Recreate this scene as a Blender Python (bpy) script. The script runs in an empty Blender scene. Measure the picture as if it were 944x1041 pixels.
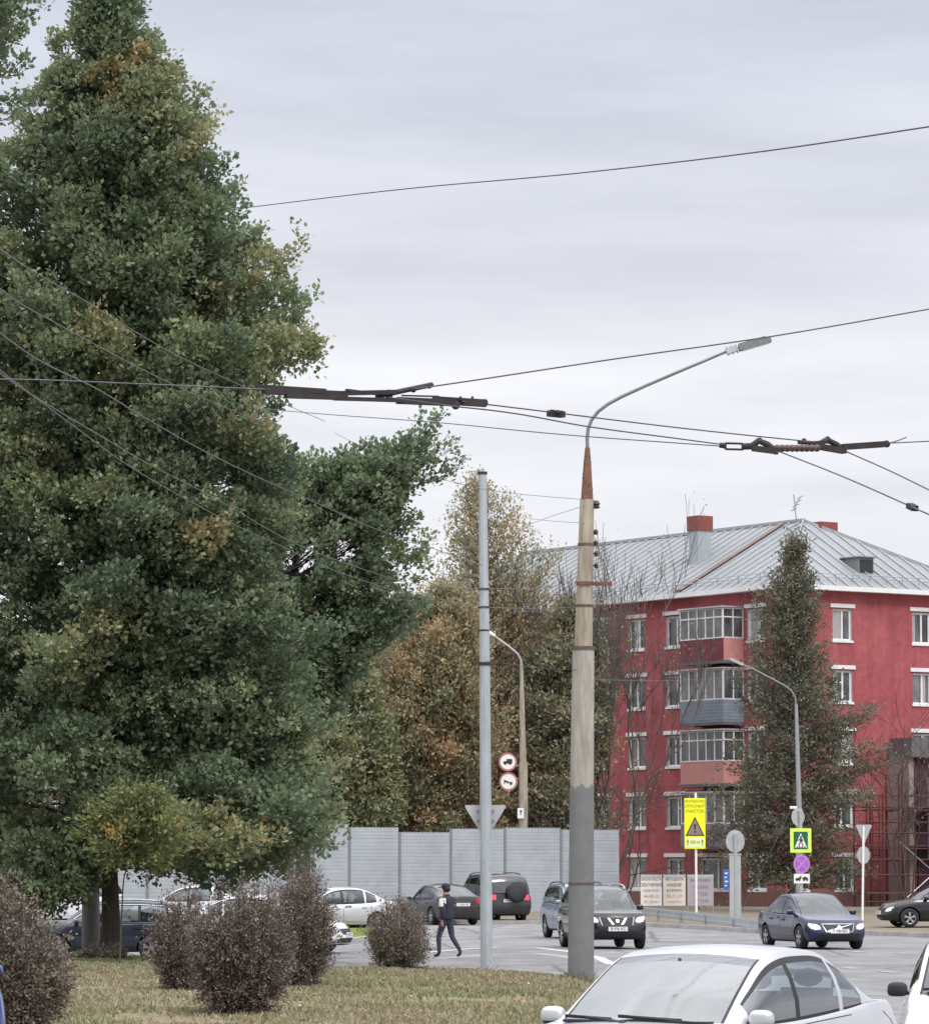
import bpy, bmesh, math, random
import numpy as np
from mathutils import Vector, Matrix, geometry
from mathutils.bvhtree import BVHTree

R = math.radians
rng = np.random.default_rng(7)
random.seed(7)
scene = bpy.context.scene
COL = scene.collection

# ------------------------------------------------------------------ camera, sky, sun, exposure
PW, PH, FPX, CAMH = 944.0, 1041.0, 4000.0, 2.07
HORIZON = 886.0
PITCH = math.atan((HORIZON - PH / 2) / FPX)
cam_data = bpy.data.cameras.new('camera')
cam = bpy.data.objects.new('camera', cam_data)
COL.objects.link(cam)
cam.location = (0, 0, CAMH)
cam.rotation_euler = (math.pi / 2 + PITCH, 0, 0)
cam_data.sensor_fit = 'HORIZONTAL'
cam_data.sensor_width = 36
cam_data.lens = 36 * FPX / PW
cam_data.clip_start = 0.5
cam_data.clip_end = 6000
scene.camera = cam

SUN_EL, SUN_AZ = R(48), R(150)          # azimuth clockwise from +Y: behind the camera, to its right
world = bpy.data.worlds.new('World')
scene.world = world
world.use_nodes = True
wn, wl = world.node_tree.nodes, world.node_tree.links
wn.clear()
w_out = wn.new('ShaderNodeOutputWorld')
w_bg = wn.new('ShaderNodeBackground')
w_bg.inputs['Strength'].default_value = 0.1
w_sky = wn.new('ShaderNodeTexSky')
w_sky.sky_type = 'NISHITA'
w_sky.sun_disc = False
w_sky.sun_elevation = SUN_EL
w_sky.sun_rotation = SUN_AZ
w_tc = wn.new('ShaderNodeTexCoord')
w_map = wn.new('ShaderNodeMapping')
w_map.inputs['Scale'].default_value = (3.6, 3.6, 24.0)
w_map.inputs['Rotation'].default_value = (0, R(4), 0)
w_map.inputs['Location'].default_value = (1.3, 0.2, 0.55)
w_noise = wn.new('ShaderNodeTexNoise')
w_noise.inputs['Scale'].default_value = 1.3
w_noise.inputs['Detail'].default_value = 6.0
w_noise.inputs['Roughness'].default_value = 0.56
w_sep = wn.new('ShaderNodeSeparateXYZ')
w_el = wn.new('ShaderNodeValToRGB')      # overcast cloud deck by elevation: white haze low, grey blue above, bright zenith
e = w_el.color_ramp.elements
e[0].position, e[0].color = 0.0, (0.80, 0.805, 0.83, 1)
e[1].position, e[1].color = 1.0, (1.0, 1.0, 1.0, 1)
for p, c in ((0.085, (0.81, 0.815, 0.845)), (0.125, (0.765, 0.77, 0.80)), (0.16, (0.675, 0.69, 0.735)), (0.215, (0.60, 0.625, 0.70)), (0.27, (0.57, 0.59, 0.68)), (0.5, (0.92, 0.93, 0.97))):
    n = e.new(p)
    n.color = (*c, 1)
w_cr = wn.new('ShaderNodeValToRGB')
w_cr.color_ramp.elements[0].position, w_cr.color_ramp.elements[0].color = 0.34, (0.875, 0.885, 0.90, 1)
w_cr.color_ramp.elements[1].position, w_cr.color_ramp.elements[1].color = 0.66, (1.12, 1.12, 1.11, 1)
w_mul = wn.new('ShaderNodeMix'); w_mul.data_type = 'RGBA'; w_mul.blend_type = 'MULTIPLY'
w_mul.inputs[0].default_value = 1.0
w_amp = wn.new('ShaderNodeMix'); w_amp.data_type = 'RGBA'; w_amp.blend_type = 'MULTIPLY'
w_amp.inputs[0].default_value = 1.0
w_amp.inputs[7].default_value = (11.7, 11.65, 11.85, 1)
w_zen = wn.new('ShaderNodeMapRange')      # the deck is about twice as bright overhead
w_zen.inputs[1].default_value, w_zen.inputs[2].default_value = 0.28, 0.8
w_zen.inputs[3].default_value, w_zen.inputs[4].default_value = 1.0, 2.5
w_zm = wn.new('ShaderNodeMix'); w_zm.data_type = 'RGBA'; w_zm.blend_type = 'MULTIPLY'
w_zm.inputs[0].default_value = 1.0
w_mix = wn.new('ShaderNodeMix'); w_mix.data_type = 'RGBA'
w_mix.inputs[0].default_value = 0.94
wl.new(w_tc.outputs['Generated'], w_map.inputs['Vector'])
wl.new(w_map.outputs['Vector'], w_noise.inputs['Vector'])
wl.new(w_tc.outputs['Generated'], w_sep.inputs[0])
wl.new(w_sep.outputs['Z'], w_el.inputs['Fac'])
wl.new(w_noise.outputs['Fac'], w_cr.inputs['Fac'])
wl.new(w_el.outputs['Color'], w_mul.inputs[6])
wl.new(w_cr.outputs['Color'], w_mul.inputs[7])
wl.new(w_mul.outputs[2], w_amp.inputs[6])
wl.new(w_sep.outputs['Z'], w_zen.inputs[0])
wl.new(w_amp.outputs[2], w_zm.inputs[6])
wl.new(w_zen.outputs[0], w_zm.inputs[7])
wl.new(w_sky.outputs['Color'], w_mix.inputs[6])
wl.new(w_zm.outputs[2], w_mix.inputs[7])
wl.new(w_mix.outputs[2], w_bg.inputs['Color'])
wl.new(w_bg.outputs[0], w_out.inputs['Surface'])

sun_data = bpy.data.lights.new('sun', 'SUN')
sun_data.energy = 1.5
sun_data.angle = R(18)
sun_data.color = (1.0, 0.95, 0.88)
sun = bpy.data.objects.new('sun', sun_data)
COL.objects.link(sun)
sun_dir = Vector((math.sin(SUN_AZ) * math.cos(SUN_EL), math.cos(SUN_AZ) * math.cos(SUN_EL), math.sin(SUN_EL)))
sun.rotation_euler = sun_dir.to_track_quat('Z', 'Y').to_euler()

vs = scene.view_settings
vs.view_transform = 'Standard'
vs.look = 'None'
vs.exposure = 0.0
vs.gamma = 1.0
vs.use_curve_mapping = False
scene.cycles.max_bounces = 6
scene.cycles.transparent_max_bounces = 12
scene.cycles.use_denoising = True


def P(px, py, Y):
    """photo pixel -> world point at distance Y"""
    cx, cy = (px - PW / 2) / FPX, -(py - PH / 2) / FPX
    dy = math.cos(PITCH) - cy * math.sin(PITCH)
    dz = math.sin(PITCH) + cy * math.cos(PITCH)
    t = Y / dy
    return np.array([cx * t, Y, CAMH + dz * t])


def ss(a, b, x):
    t = np.clip((x - a) / (b - a), 0, 1)
    return t * t * (3 - 2 * t)


def gz(x, y):
    """height of the road surface"""
    x, y = np.asarray(x, float), np.asarray(y, float)
    return (0.12 * ss(108, 150, y) + 0.22 * ss(150, 176, y)
            - 0.46 * (1 - ss(-9, -3.5, x)) * ss(90, 106, y) * (1 - ss(120, 140, y)))


def G(px, py, z=0.0):
    """photo pixel -> point on the plane at height z"""
    a = P(px, py, 1.0)
    k = (z - CAMH) / (a[2] - CAMH)
    return np.array([a[0] * k, k, z])


# ------------------------------------------------------------------ helpers
def link(o, parent=None):
    COL.objects.link(o)
    if parent is not None:
        o.parent = parent
    return o


def thing(name, label, cat, loc=(0, 0, 0), rotz=0.0, group=None):
    o = bpy.data.objects.new(name, None)
    link(o)
    o.location = tuple(float(q) for q in loc)
    o.rotation_euler = (0, 0, rotz)
    return tag(o, label, cat, group)


def tag(o, label, cat, group=None):
    o['label'] = label
    o['category'] = cat
    if group:
        o['group'] = group
    return o


def structure(o):
    o['kind'] = 'structure'
    return o


def raw_mesh(name, verts, faces, mats, parent=None, midx=None, smooth=None):
    me = bpy.data.meshes.new(name)
    me.from_pydata([tuple(v) for v in verts], [], [tuple(f) for f in faces])
    if not isinstance(mats, (list, tuple)):
        mats = [mats]
    for m in mats:
        me.materials.append(m)
    if midx is not None:
        me.polygons.foreach_set('material_index', np.asarray(midx, dtype=np.int32))
    if smooth is not None:
        me.polygons.foreach_set('use_smooth', np.ones(len(me.polygons), dtype=bool))
        if smooth < 180:
            me.set_sharp_from_angle(angle=R(smooth))
    me.update()
    return link(bpy.data.objects.new(name, me), parent)


def quads_mesh(name, V, Q, mats, parent=None, attr=None, smooth=False):
    """fast path: V (n,3) floats, Q (m,4) ints, attr: per-face float 'hue'"""
    me = bpy.data.meshes.new(name)
    V = np.ascontiguousarray(V, dtype=np.float32)
    Q = np.ascontiguousarray(Q, dtype=np.int32)
    me.vertices.add(len(V))
    me.vertices.foreach_set('co', V.ravel())
    me.loops.add(Q.size)
    me.loops.foreach_set('vertex_index', Q.ravel())
    me.polygons.add(len(Q))
    me.polygons.foreach_set('loop_start', np.arange(0, Q.size, Q.shape[1], dtype=np.int32))
    if smooth:
        me.polygons.foreach_set('use_smooth', np.ones(len(Q), dtype=bool))
    me.update(calc_edges=True)
    if attr is not None:
        a = me.attributes.new('hue', 'FLOAT', 'FACE')
        a.data.foreach_set('value', np.asarray(attr, dtype=np.float32))
    for m in (mats if isinstance(mats, (list, tuple)) else [mats]):
        me.materials.append(m)
    return link(bpy.data.objects.new(name, me), parent)


def frames(pts):
    pts = np.asarray(pts, float)
    t = np.gradient(pts, axis=0)
    t /= np.linalg.norm(t, axis=1)[:, None] + 1e-12
    ref = np.array([0, 0, 1.0]) if abs(t[0][2]) < 0.9 else np.array([1.0, 0, 0])
    n = np.cross(t[0], ref)
    n /= np.linalg.norm(n)
    N, B = [], []
    for k in t:
        n = n - k * np.dot(n, k)
        n /= np.linalg.norm(n) + 1e-12
        N.append(n)
        B.append(np.cross(k, n))
    return pts, np.array(N), np.array(B)


class MB:
    def __init__(self):
        self.v, self.f, self.m = [], [], []
        self.n = 0

    def add(self, verts, faces, mi=0):
        self.v.extend([tuple(map(float, p)) for p in verts])
        self.f.extend([tuple(int(i) + self.n for i in q) for q in faces])
        self.m.extend([mi] * len(faces))
        self.n += len(verts)
        return self

    def hexa(self, p, mi=0):
        return self.add(p, [(0, 3, 2, 1), (4, 5, 6, 7), (0, 1, 5, 4), (1, 2, 6, 5), (2, 3, 7, 6), (3, 0, 4, 7)], mi)

    def box(self, x0, x1, y0, y1, z0, z1, mi=0):
        return self.hexa([(x0, y0, z0), (x1, y0, z0), (x1, y1, z0), (x0, y1, z0),
                          (x0, y0, z1), (x1, y0, z1), (x1, y1, z1), (x0, y1, z1)], mi)

    def obox(self, o, a, b, c, mi=0):
        """box from origin corner o with edge vectors a, b, c"""
        o, a, b, c = (np.asarray(q, float) for q in (o, a, b, c))
        return self.hexa([o, o + a, o + a + b, o + b, o + c, o + a + c, o + a + b + c, o + b + c], mi)

    def bar(self, p, q, w, h, up=(0, 0, 1), mi=0):
        p, q, up = (np.asarray(k, float) for k in (p, q, up))
        d = q - p
        s = np.cross(d, up)
        if np.linalg.norm(s) < 1e-9:
            s = np.cross(d, (1.0, 0, 0))
        s /= np.linalg.norm(s)
        u = np.cross(s, d)
        u /= np.linalg.norm(u)
        return self.obox(p - s * w / 2 - u * h / 2, d, s * w, u * h, mi)

    def tube(self, pts, r, n=8, mi=0, caps=True):
        pts, N, B = frames(pts)
        r = np.broadcast_to(np.asarray(r, float), (len(pts),))
        a = np.linspace(0, 2 * np.pi, n, endpoint=False)
        V = (pts[:, None, :] + r[:, None, None] * (np.cos(a)[None, :, None] * N[:, None, :] + np.sin(a)[None, :, None] * B[:, None, :])).reshape(-1, 3)
        F = []
        for i in range(len(pts) - 1):
            for j in range(n):
                k = (j + 1) % n
                F.append((i * n + j, i * n + k, (i + 1) * n + k, (i + 1) * n + j))
        if caps:
            F.append(tuple(range(n - 1, -1, -1)))
            F.append(tuple((len(pts) - 1) * n + j for j in range(n)))
        return self.add(V, F, mi)

    def lathe(self, prof, n=16, c=(0, 0, 0), axis='z', mi=0, a0=0.0, squash=(1, 1), caps=True):
        V, F = [], []
        for r, z in prof:
            for j in range(n):
                a = a0 + 2 * math.pi * j / n
                u, w = r * math.cos(a) * squash[0], r * math.sin(a) * squash[1]
                p = {'z': (u, w, z), 'y': (u, z, w), 'x': (z, u, w)}[axis]
                V.append((p[0] + c[0], p[1] + c[1], p[2] + c[2]))
        for i in range(len(prof) - 1):
            for j in range(n):
                k = (j + 1) % n
                F.append((i * n + j, i * n + k, (i + 1) * n + k, (i + 1) * n + j))
        if caps:
            F.append(tuple(range(n - 1, -1, -1)))
            F.append(tuple((len(prof) - 1) * n + j for j in range(n)))
        return self.add(V, F, mi)

    def prism(self, poly, y0, y1, mi=0):
        """polygon in the xz plane, extruded along y"""
        n = len(poly)
        V = [(x, y0, z) for x, z in poly] + [(x, y1, z) for x, z in poly]
        F = [tuple(range(n)), tuple(range(2 * n - 1, n - 1, -1))]
        F += [(i, i + n, (i + 1) % n + n, (i + 1) % n) for i in range(n)]
        return self.add(V, F, mi)

    def sphere(self, c, r, n=12, mi=0):
        r = np.broadcast_to(np.asarray(r, float), (3,))
        V, F = [], []
        m = n // 2
        for i in range(m + 1):
            t = math.pi * i / m
            for j in range(n):
                a = 2 * math.pi * j / n
                V.append((c[0] + r[0] * math.sin(t) * math.cos(a), c[1] + r[1] * math.sin(t) * math.sin(a), c[2] + r[2] * math.cos(t)))
        for i in range(m):
            for j in range(n):
                k = (j + 1) % n
                F.append((i * n + j, (i + 1) * n + j, (i + 1) * n + k, i * n + k))
        return self.add(V, F, mi)

    def build(self, name, mats, parent=None, smooth=None):
        return raw_mesh(name, self.v, self.f, mats, parent, self.m, smooth)


def text_part(body, size, mat, parent, x, z, y=-0.02, name='lettering', align='CENTER', sx=1.0, spacing=1.0, rot=None):
    cu = bpy.data.curves.new('t', 'FONT')
    cu.body, cu.size, cu.align_x, cu.align_y = body, size, align, 'CENTER'
    cu.space_line = spacing
    cu.offset = 0.006 * size
    o = bpy.data.objects.new('t', cu)
    COL.objects.link(o)
    me = bpy.data.meshes.new_from_object(o.evaluated_get(bpy.context.evaluated_depsgraph_get()))
    bpy.data.objects.remove(o)
    n = len(me.vertices)
    co = np.empty(n * 3, dtype=np.float32)
    me.vertices.foreach_get('co', co)
    co = co.reshape(-1, 3)
    out = np.stack([co[:, 0] * sx + x, np.full(n, y), co[:, 1] + z], 1)
    if rot is not None:
        out = rot(out)
    me.vertices.foreach_set('co', out.astype(np.float32).ravel())
    me.update()
    me.materials.clear()
    me.materials.append(mat)
    me.name = name
    return link(bpy.data.objects.new(name, me), parent)


# ------------------------------------------------------------------ materials
def nodes_of(name):
    m = bpy.data.materials.new(name)
    m.use_nodes = True
    nt = m.node_tree
    return m, nt, nt.nodes['Principled BSDF']


def mat(name, col, rough=0.6, metal=0.0, spec=0.4, var=0.12, scale=4.0, bump=0.0, bscale=40.0, dirt=None, dscale=1.2, damt=0.4, coat=0.0, stretch=(1, 1, 1), rvar=0.0):
    """procedural: noise varies the base colour, an optional second noise lays on dirt, optional bump"""
    m, nt, b = nodes_of(name)
    N, L = nt.nodes, nt.links
    tc = N.new('ShaderNodeTexCoord')
    mp = N.new('ShaderNodeMapping')
    mp.inputs['Scale'].default_value = stretch
    L.new(tc.outputs['Object'], mp.inputs['Vector'])
    nz = N.new('ShaderNodeTexNoise')
    nz.inputs['Scale'].default_value = scale
    nz.inputs['Detail'].default_value = 6
    nz.inputs['Roughness'].default_value = 0.62
    L.new(mp.outputs[0], nz.inputs['Vector'])
    cr = N.new('ShaderNodeValToRGB')
    cr.color_ramp.elements[0].position = 0.3
    cr.color_ramp.elements[1].position = 0.7
    cr.color_ramp.elements[0].color = (*[max(0, c * (1 - var)) for c in col], 1)
    cr.color_ramp.elements[1].color = (*[min(1, c * (1 + var)) for c in col], 1)
    L.new(nz.outputs['Fac'], cr.inputs['Fac'])
    out = cr.outputs['Color']
    if dirt is not None:
        n2 = N.new('ShaderNodeTexNoise')
        n2.inputs['Scale'].default_value = dscale
        n2.inputs['Detail'].default_value = 8
        n2.inputs['Roughness'].default_value = 0.7
        L.new(mp.outputs[0], n2.inputs['Vector'])
        r2 = N.new('ShaderNodeValToRGB')
        r2.color_ramp.elements[0].position, r2.color_ramp.elements[1].position = 0.45, 0.72
        r2.color_ramp.elements[0].color = (0, 0, 0, 1)
        r2.color_ramp.elements[1].color = (damt, damt, damt, 1)
        L.new(n2.outputs['Fac'], r2.inputs['Fac'])
        mx = N.new('ShaderNodeMix')
        mx.data_type = 'RGBA'
        L.new(r2.outputs['Color'], mx.inputs[0])
        L.new(out, mx.inputs[6])
        mx.inputs[7].default_value = (*dirt, 1)
        out = mx.outputs[2]
    L.new(out, b.inputs['Base Color'])
    b.inputs['Roughness'].default_value = rough
    b.inputs['Metallic'].default_value = metal
    b.inputs['Specular IOR Level'].default_value = spec
    if coat:
        b.inputs['Coat Weight'].default_value = coat
        b.inputs['Coat Roughness'].default_value = 0.06
    if bump:
        n3 = N.new('ShaderNodeTexNoise')
        n3.inputs['Scale'].default_value = bscale
        n3.inputs['Detail'].default_value = 5
        L.new(mp.outputs[0], n3.inputs['Vector'])
        bp = N.new('ShaderNodeBump')
        bp.inputs['Strength'].default_value = bump
        bp.inputs['Distance'].default_value = 0.02
        L.new(n3.outputs['Fac'], bp.inputs['Height'])
        L.new(bp.outputs[0], b.inputs['Normal'])
    return m


def leaf_mat(name, stops, trans=0.25, rough=0.6):
    """colour from the per-leaf 'hue' attribute, partly translucent"""
    m, nt, b = nodes_of(name)
    N, L = nt.nodes, nt.links
    at = N.new('ShaderNodeAttribute')
    at.attribute_name = 'hue'
    cr = N.new('ShaderNodeValToRGB')
    el = cr.color_ramp.elements
    el[0].position, el[0].color = stops[0][0], (*stops[0][1], 1)
    el[1].position, el[1].color = stops[-1][0], (*stops[-1][1], 1)
    for p, c in stops[1:-1]:
        q = el.new(p)
        q.color = (*c, 1)
    L.new(at.outputs['Fac'], cr.inputs['Fac'])
    L.new(cr.outputs['Color'], b.inputs['Base Color'])
    b.inputs['Roughness'].default_value = rough
    b.inputs['Specular IOR Level'].default_value = 0.35
    tr = N.new('ShaderNodeBsdfTranslucent')
    L.new(cr.outputs['Color'], tr.inputs['Color'])
    mx = N.new('ShaderNodeMixShader')
    mx.inputs[0].default_value = trans
    L.new(b.outputs[0], mx.inputs[1])
    L.new(tr.outputs[0], mx.inputs[2])
    L.new(mx.outputs[0], N['Material Output'].inputs['Surface'])
    return m


def glass_mat(name, tint=(0.62, 0.70, 0.68), rough=0.02, ior=1.6, base=0.04):
    m, nt, b = nodes_of(name)
    N, L = nt.nodes, nt.links
    N.remove(b)
    t = N.new('ShaderNodeBsdfTransparent')
    t.inputs[0].default_value = (*tint, 1)
    g = N.new('ShaderNodeBsdfGlossy')
    g.inputs['Roughness'].default_value = rough
    g.inputs['Color'].default_value = (0.95, 0.98, 1.0, 1)
    fr = N.new('ShaderNodeFresnel')
    fr.inputs['IOR'].default_value = ior
    mr = N.new('ShaderNodeMapRange')
    mr.inputs[3].default_value = base
    L.new(fr.outputs[0], mr.inputs[0])
    mx = N.new('ShaderNodeMixShader')
    L.new(mr.outputs[0], mx.inputs[0])
    L.new(t.outputs[0], mx.inputs[1])
    L.new(g.outputs[0], mx.inputs[2])
    L.new(mx.outputs[0], N['Material Output'].inputs['Surface'])
    return m


def lamp_mat(name, col, strength):
    m, nt, b = nodes_of(name)
    b.inputs['Base Color'].default_value = (*col, 1)
    b.inputs['Emission Color'].default_value = (*col, 1)
    b.inputs['Emission Strength'].default_value = strength
    b.inputs['Roughness'].default_value = 0.15
    return m


M = {}
M['concrete'] = mat('pole concrete', (0.38, 0.335, 0.26), 0.88, var=0.22, scale=4.0, bump=0.4, bscale=60, dirt=(0.15, 0.115, 0.085), dscale=2.2, damt=0.75, stretch=(2.5, 2.5, 0.35))
M['band'] = mat('corroded band', (0.11, 0.075, 0.062), 0.8, var=0.3, scale=8)
M['concrete_grey'] = mat('weathered pole concrete', (0.37, 0.345, 0.30), 0.88, var=0.2, scale=4.0, bump=0.4, bscale=60, dirt=(0.17, 0.145, 0.12), dscale=2.2, damt=0.7, stretch=(2.5, 2.5, 0.35))
M['dark_concrete'] = mat('darker pole concrete', (0.12, 0.115, 0.11), 0.88, var=0.25, scale=4.0, bump=0.4, dirt=(0.05, 0.045, 0.04), dscale=2.2, damt=0.7, stretch=(2.5, 2.5, 0.35))  # darker concrete tone with random darker vertical streaks
M['grey_paint'] = mat('grey painted concrete', (0.165, 0.17, 0.17), 0.75, var=0.1, scale=4, bump=0.2, dirt=(0.10, 0.09, 0.08), damt=0.3)
M['rust'] = mat('rusty steel', (0.20, 0.095, 0.06), 0.8, metal=0.2, var=0.35, scale=8, dirt=(0.10, 0.09, 0.09), dscale=5, damt=0.6)
M['galv'] = mat('galvanised steel', (0.42, 0.46, 0.48), 0.5, metal=0.45, var=0.12, scale=6, dirt=(0.30, 0.31, 0.31), dscale=2.5, damt=0.6, stretch=(2, 2, 0.4))
M['steel'] = mat('dull grey steel', (0.33, 0.34, 0.36), 0.5, metal=0.5, var=0.1)
M['lamp_grey'] = mat('aged lamp steel', (0.20, 0.205, 0.215), 0.55, metal=0.3, var=0.15)
M['wire'] = mat('weathered wire', (0.085, 0.085, 0.09), 0.6, metal=0.3, var=0.2)
M['wire_light'] = mat('bare aluminium wire', (0.13, 0.135, 0.14), 0.6, metal=0.4, var=0.2)
M['black'] = mat('black plastic', (0.018, 0.018, 0.02), 0.55, var=0.2)
M['rubber'] = mat('tyre rubber', (0.022, 0.022, 0.023), 0.85, var=0.25, dirt=(0.10, 0.09, 0.08), damt=0.4, dscale=6)
M['dark_fit'] = mat('dark tarred fitting', (0.032, 0.026, 0.026), 0.75, var=0.3, scale=9)
M['porcelain'] = mat('glazed insulator', (0.08, 0.045, 0.035), 0.3, var=0.2)
M['white'] = mat('white painted trim', (0.74, 0.73, 0.73), 0.6, var=0.06, dirt=(0.45, 0.43, 0.42), damt=0.4, dscale=2)
M['sign_back'] = mat('bare sign back', (0.46, 0.47, 0.48), 0.5, metal=0.35, var=0.08, dirt=(0.32, 0.31, 0.30), damt=0.5)
M['sign_white'] = mat('white sign sheet', (0.80, 0.79, 0.78), 0.45, var=0.04)
M['sign_red'] = mat('faded red sign sheet', (0.42, 0.17, 0.15), 0.45, var=0.06)
M['sign_blue'] = mat('blue sign sheet', (0.05, 0.14, 0.45), 0.45, var=0.06)
M['sign_purple'] = mat('faded blue sign sheet', (0.30, 0.14, 0.55), 0.45, var=0.08)
M['sign_pink'] = mat('faded red sign band', (0.58, 0.20, 0.50), 0.45, var=0.08)
M['sign_yellow'] = mat('fluorescent yellow sheet', (0.86, 0.88, 0.02), 0.5, var=0.03)
M['sign_lime'] = mat('fluorescent lime sheet', (0.66, 0.86, 0.12), 0.5, var=0.03)
M['sign_lime_pale'] = mat('pale lime sheet', (0.75, 0.84, 0.42), 0.5, var=0.03)
M['sign_green'] = mat('dark green sign sheet', (0.015, 0.12, 0.07), 0.45, var=0.05)
M['ink'] = mat('black sign ink', (0.035, 0.033, 0.033), 0.6, var=0.1)
M['ink_red'] = mat('faded red sign ink', (0.42, 0.21, 0.17), 0.6, var=0.1)
M['ink_violet'] = mat('violet banner ink', (0.25, 0.12, 0.28), 0.6, var=0.1)
M['ink_dull'] = mat('dull olive ink', (0.22, 0.24, 0.02), 0.6, var=0.1)
M['bark'] = mat('grey brown bark', (0.075, 0.062, 0.052), 0.9, var=0.35, scale=6, bump=0.8, bscale=14, stretch=(3, 3, 0.5))
M['twig'] = mat('thin brown twigs', (0.085, 0.062, 0.055), 0.9, var=0.3, scale=3)
M['twig_grey'] = mat('bare grey twigs', (0.11, 0.095, 0.085), 0.9, var=0.3, scale=3)
M['plate'] = mat('number plate', (0.72, 0.73, 0.74), 0.4, var=0.03)
M['chrome'] = mat('chrome trim', (0.50, 0.51, 0.53), 0.22, metal=1.0, var=0.03)
M['alloy'] = mat('alloy wheel metal', (0.55, 0.56, 0.58), 0.3, metal=0.8, var=0.05)
M['interior'] = mat('dark cabin trim', (0.05, 0.05, 0.052), 0.8, var=0.2)
M['seat'] = mat('grey seat cloth', (0.12, 0.12, 0.125), 0.9, var=0.2, scale=20)
M['glass'] = glass_mat('car glass', (0.62, 0.68, 0.67))
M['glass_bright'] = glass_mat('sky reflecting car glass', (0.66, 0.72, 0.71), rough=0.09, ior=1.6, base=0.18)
M['shade_band'] = glass_mat('shade band glass', (0.10, 0.12, 0.13), base=0.12)
M['glass_dark'] = glass_mat('tinted car glass', (0.16, 0.18, 0.19))
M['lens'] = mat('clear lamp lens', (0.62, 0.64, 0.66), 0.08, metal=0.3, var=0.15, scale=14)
M['lamp_on'] = lamp_mat('lit headlamp', (1.0, 0.90, 0.84), 1.3)
M['tail'] = mat('red lamp lens', (0.30, 0.012, 0.018), 0.12, var=0.15, scale=10, coat=0.6)
M['tail_on'] = lamp_mat('lit brake lamp', (0.75, 0.05, 0.09), 0.9)


def paint(name, col, metal=0.35, rough=0.32):
    return mat('car paint ' + name, col, rough, metal=metal, var=0.04, scale=2.0, dirt=tuple(0.5 * c + 0.08 for c in col), dscale=1.6, damt=0.25, coat=0.8)

# ------------------------------------------------------------------ ground
def asphalt():
    m, nt, b = nodes_of('worn asphalt')
    N, L = nt.nodes, nt.links
    tc = N.new('ShaderNodeTexCoord')
    def noise(scale, det, st=(1, 1, 1), ro=0.6):
        mp = N.new('ShaderNodeMapping'); mp.inputs['Scale'].default_value = st
        nz = N.new('ShaderNodeTexNoise'); nz.inputs['Scale'].default_value = scale
        nz.inputs['Detail'].default_value = det; nz.inputs['Roughness'].default_value = ro
        L.new(tc.outputs['Object'], mp.inputs[0]); L.new(mp.outputs[0], nz.inputs['Vector'])
        return nz
    big, fine, patch = noise(0.16, 6, (1, 0.35, 1)), noise(30, 4), noise(0.7, 8, (1, 0.5, 1), 0.7)
    cr = N.new('ShaderNodeValToRGB')
    cr.color_ramp.elements[0].position, cr.color_ramp.elements[0].color = 0.3, (0.155, 0.155, 0.160, 1)
    cr.color_ramp.elements[1].position, cr.color_ramp.elements[1].color = 0.7, (0.215, 0.213, 0.215, 1)
    L.new(big.outputs['Fac'], cr.inputs[0])
    r2 = N.new('ShaderNodeValToRGB')
    r2.color_ramp.elements[0].position, r2.color_ramp.elements[0].color = 0.36, (0.70, 0.70, 0.705, 1)
    r2.color_ramp.elements[1].position, r2.color_ramp.elements[1].color = 0.62, (1.12, 1.12, 1.11, 1)
    L.new(patch.outputs['Fac'], r2.inputs[0])
    r3 = N.new('ShaderNodeValToRGB')
    r3.color_ramp.elements[0].position, r3.color_ramp.elements[0].color = 0.3, (0.82, 0.82, 0.82, 1)
    r3.color_ramp.elements[1].position, r3.color_ramp.elements[1].color = 0.7, (1.15, 1.15, 1.15, 1)
    L.new(fine.outputs['Fac'], r3.inputs[0])
    prev = cr.outputs[0]
    for r in (r2, r3):
        mx = N.new('ShaderNodeMix'); mx.data_type = 'RGBA'; mx.blend_type = 'MULTIPLY'; mx.inputs[0].default_value = 1
        L.new(prev, mx.inputs[6]); L.new(r.outputs[0], mx.inputs[7]); prev = mx.outputs[2]
    vo = N.new('ShaderNodeTexVoronoi'); vo.feature = 'DISTANCE_TO_EDGE'; vo.inputs['Scale'].default_value = 0.22
    wn_ = noise(0.9, 4)
    ad = N.new('ShaderNodeMix'); ad.data_type = 'VECTOR'; ad.inputs[0].default_value = 0.25
    L.new(tc.outputs['Object'], ad.inputs[4]); L.new(wn_.outputs['Color'], ad.inputs[5])
    sc = N.new('ShaderNodeVectorMath'); sc.operation = 'MULTIPLY'; sc.inputs[1].default_value = (1, .55, 1)
    L.new(ad.outputs[1], sc.inputs[0]); L.new(sc.outputs[0], vo.inputs['Vector'])
    rc = N.new('ShaderNodeValToRGB')
    rc.color_ramp.elements[0].position, rc.color_ramp.elements[0].color = 0.004, (0.5, 0.5, 0.5, 1)
    rc.color_ramp.elements[1].position, rc.color_ramp.elements[1].color = 0.014, (1, 1, 1, 1)
    L.new(vo.outputs['Distance'], rc.inputs[0])
    mx = N.new('ShaderNodeMix'); mx.data_type = 'RGBA'; mx.blend_type = 'MULTIPLY'; mx.inputs[0].default_value = 1
    L.new(prev, mx.inputs[6]); L.new(rc.outputs[0], mx.inputs[7]); prev = mx.outputs[2]
    L.new(prev, b.inputs['Base Color'])
    b.inputs['Roughness'].default_value = 0.8
    bp = N.new('ShaderNodeBump'); bp.inputs['Strength'].default_value = 0.3; bp.inputs['Distance'].default_value = 0.01
    L.new(fine.outputs['Fac'], bp.inputs['Height']); L.new(bp.outputs[0], b.inputs['Normal'])
    return m


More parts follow.
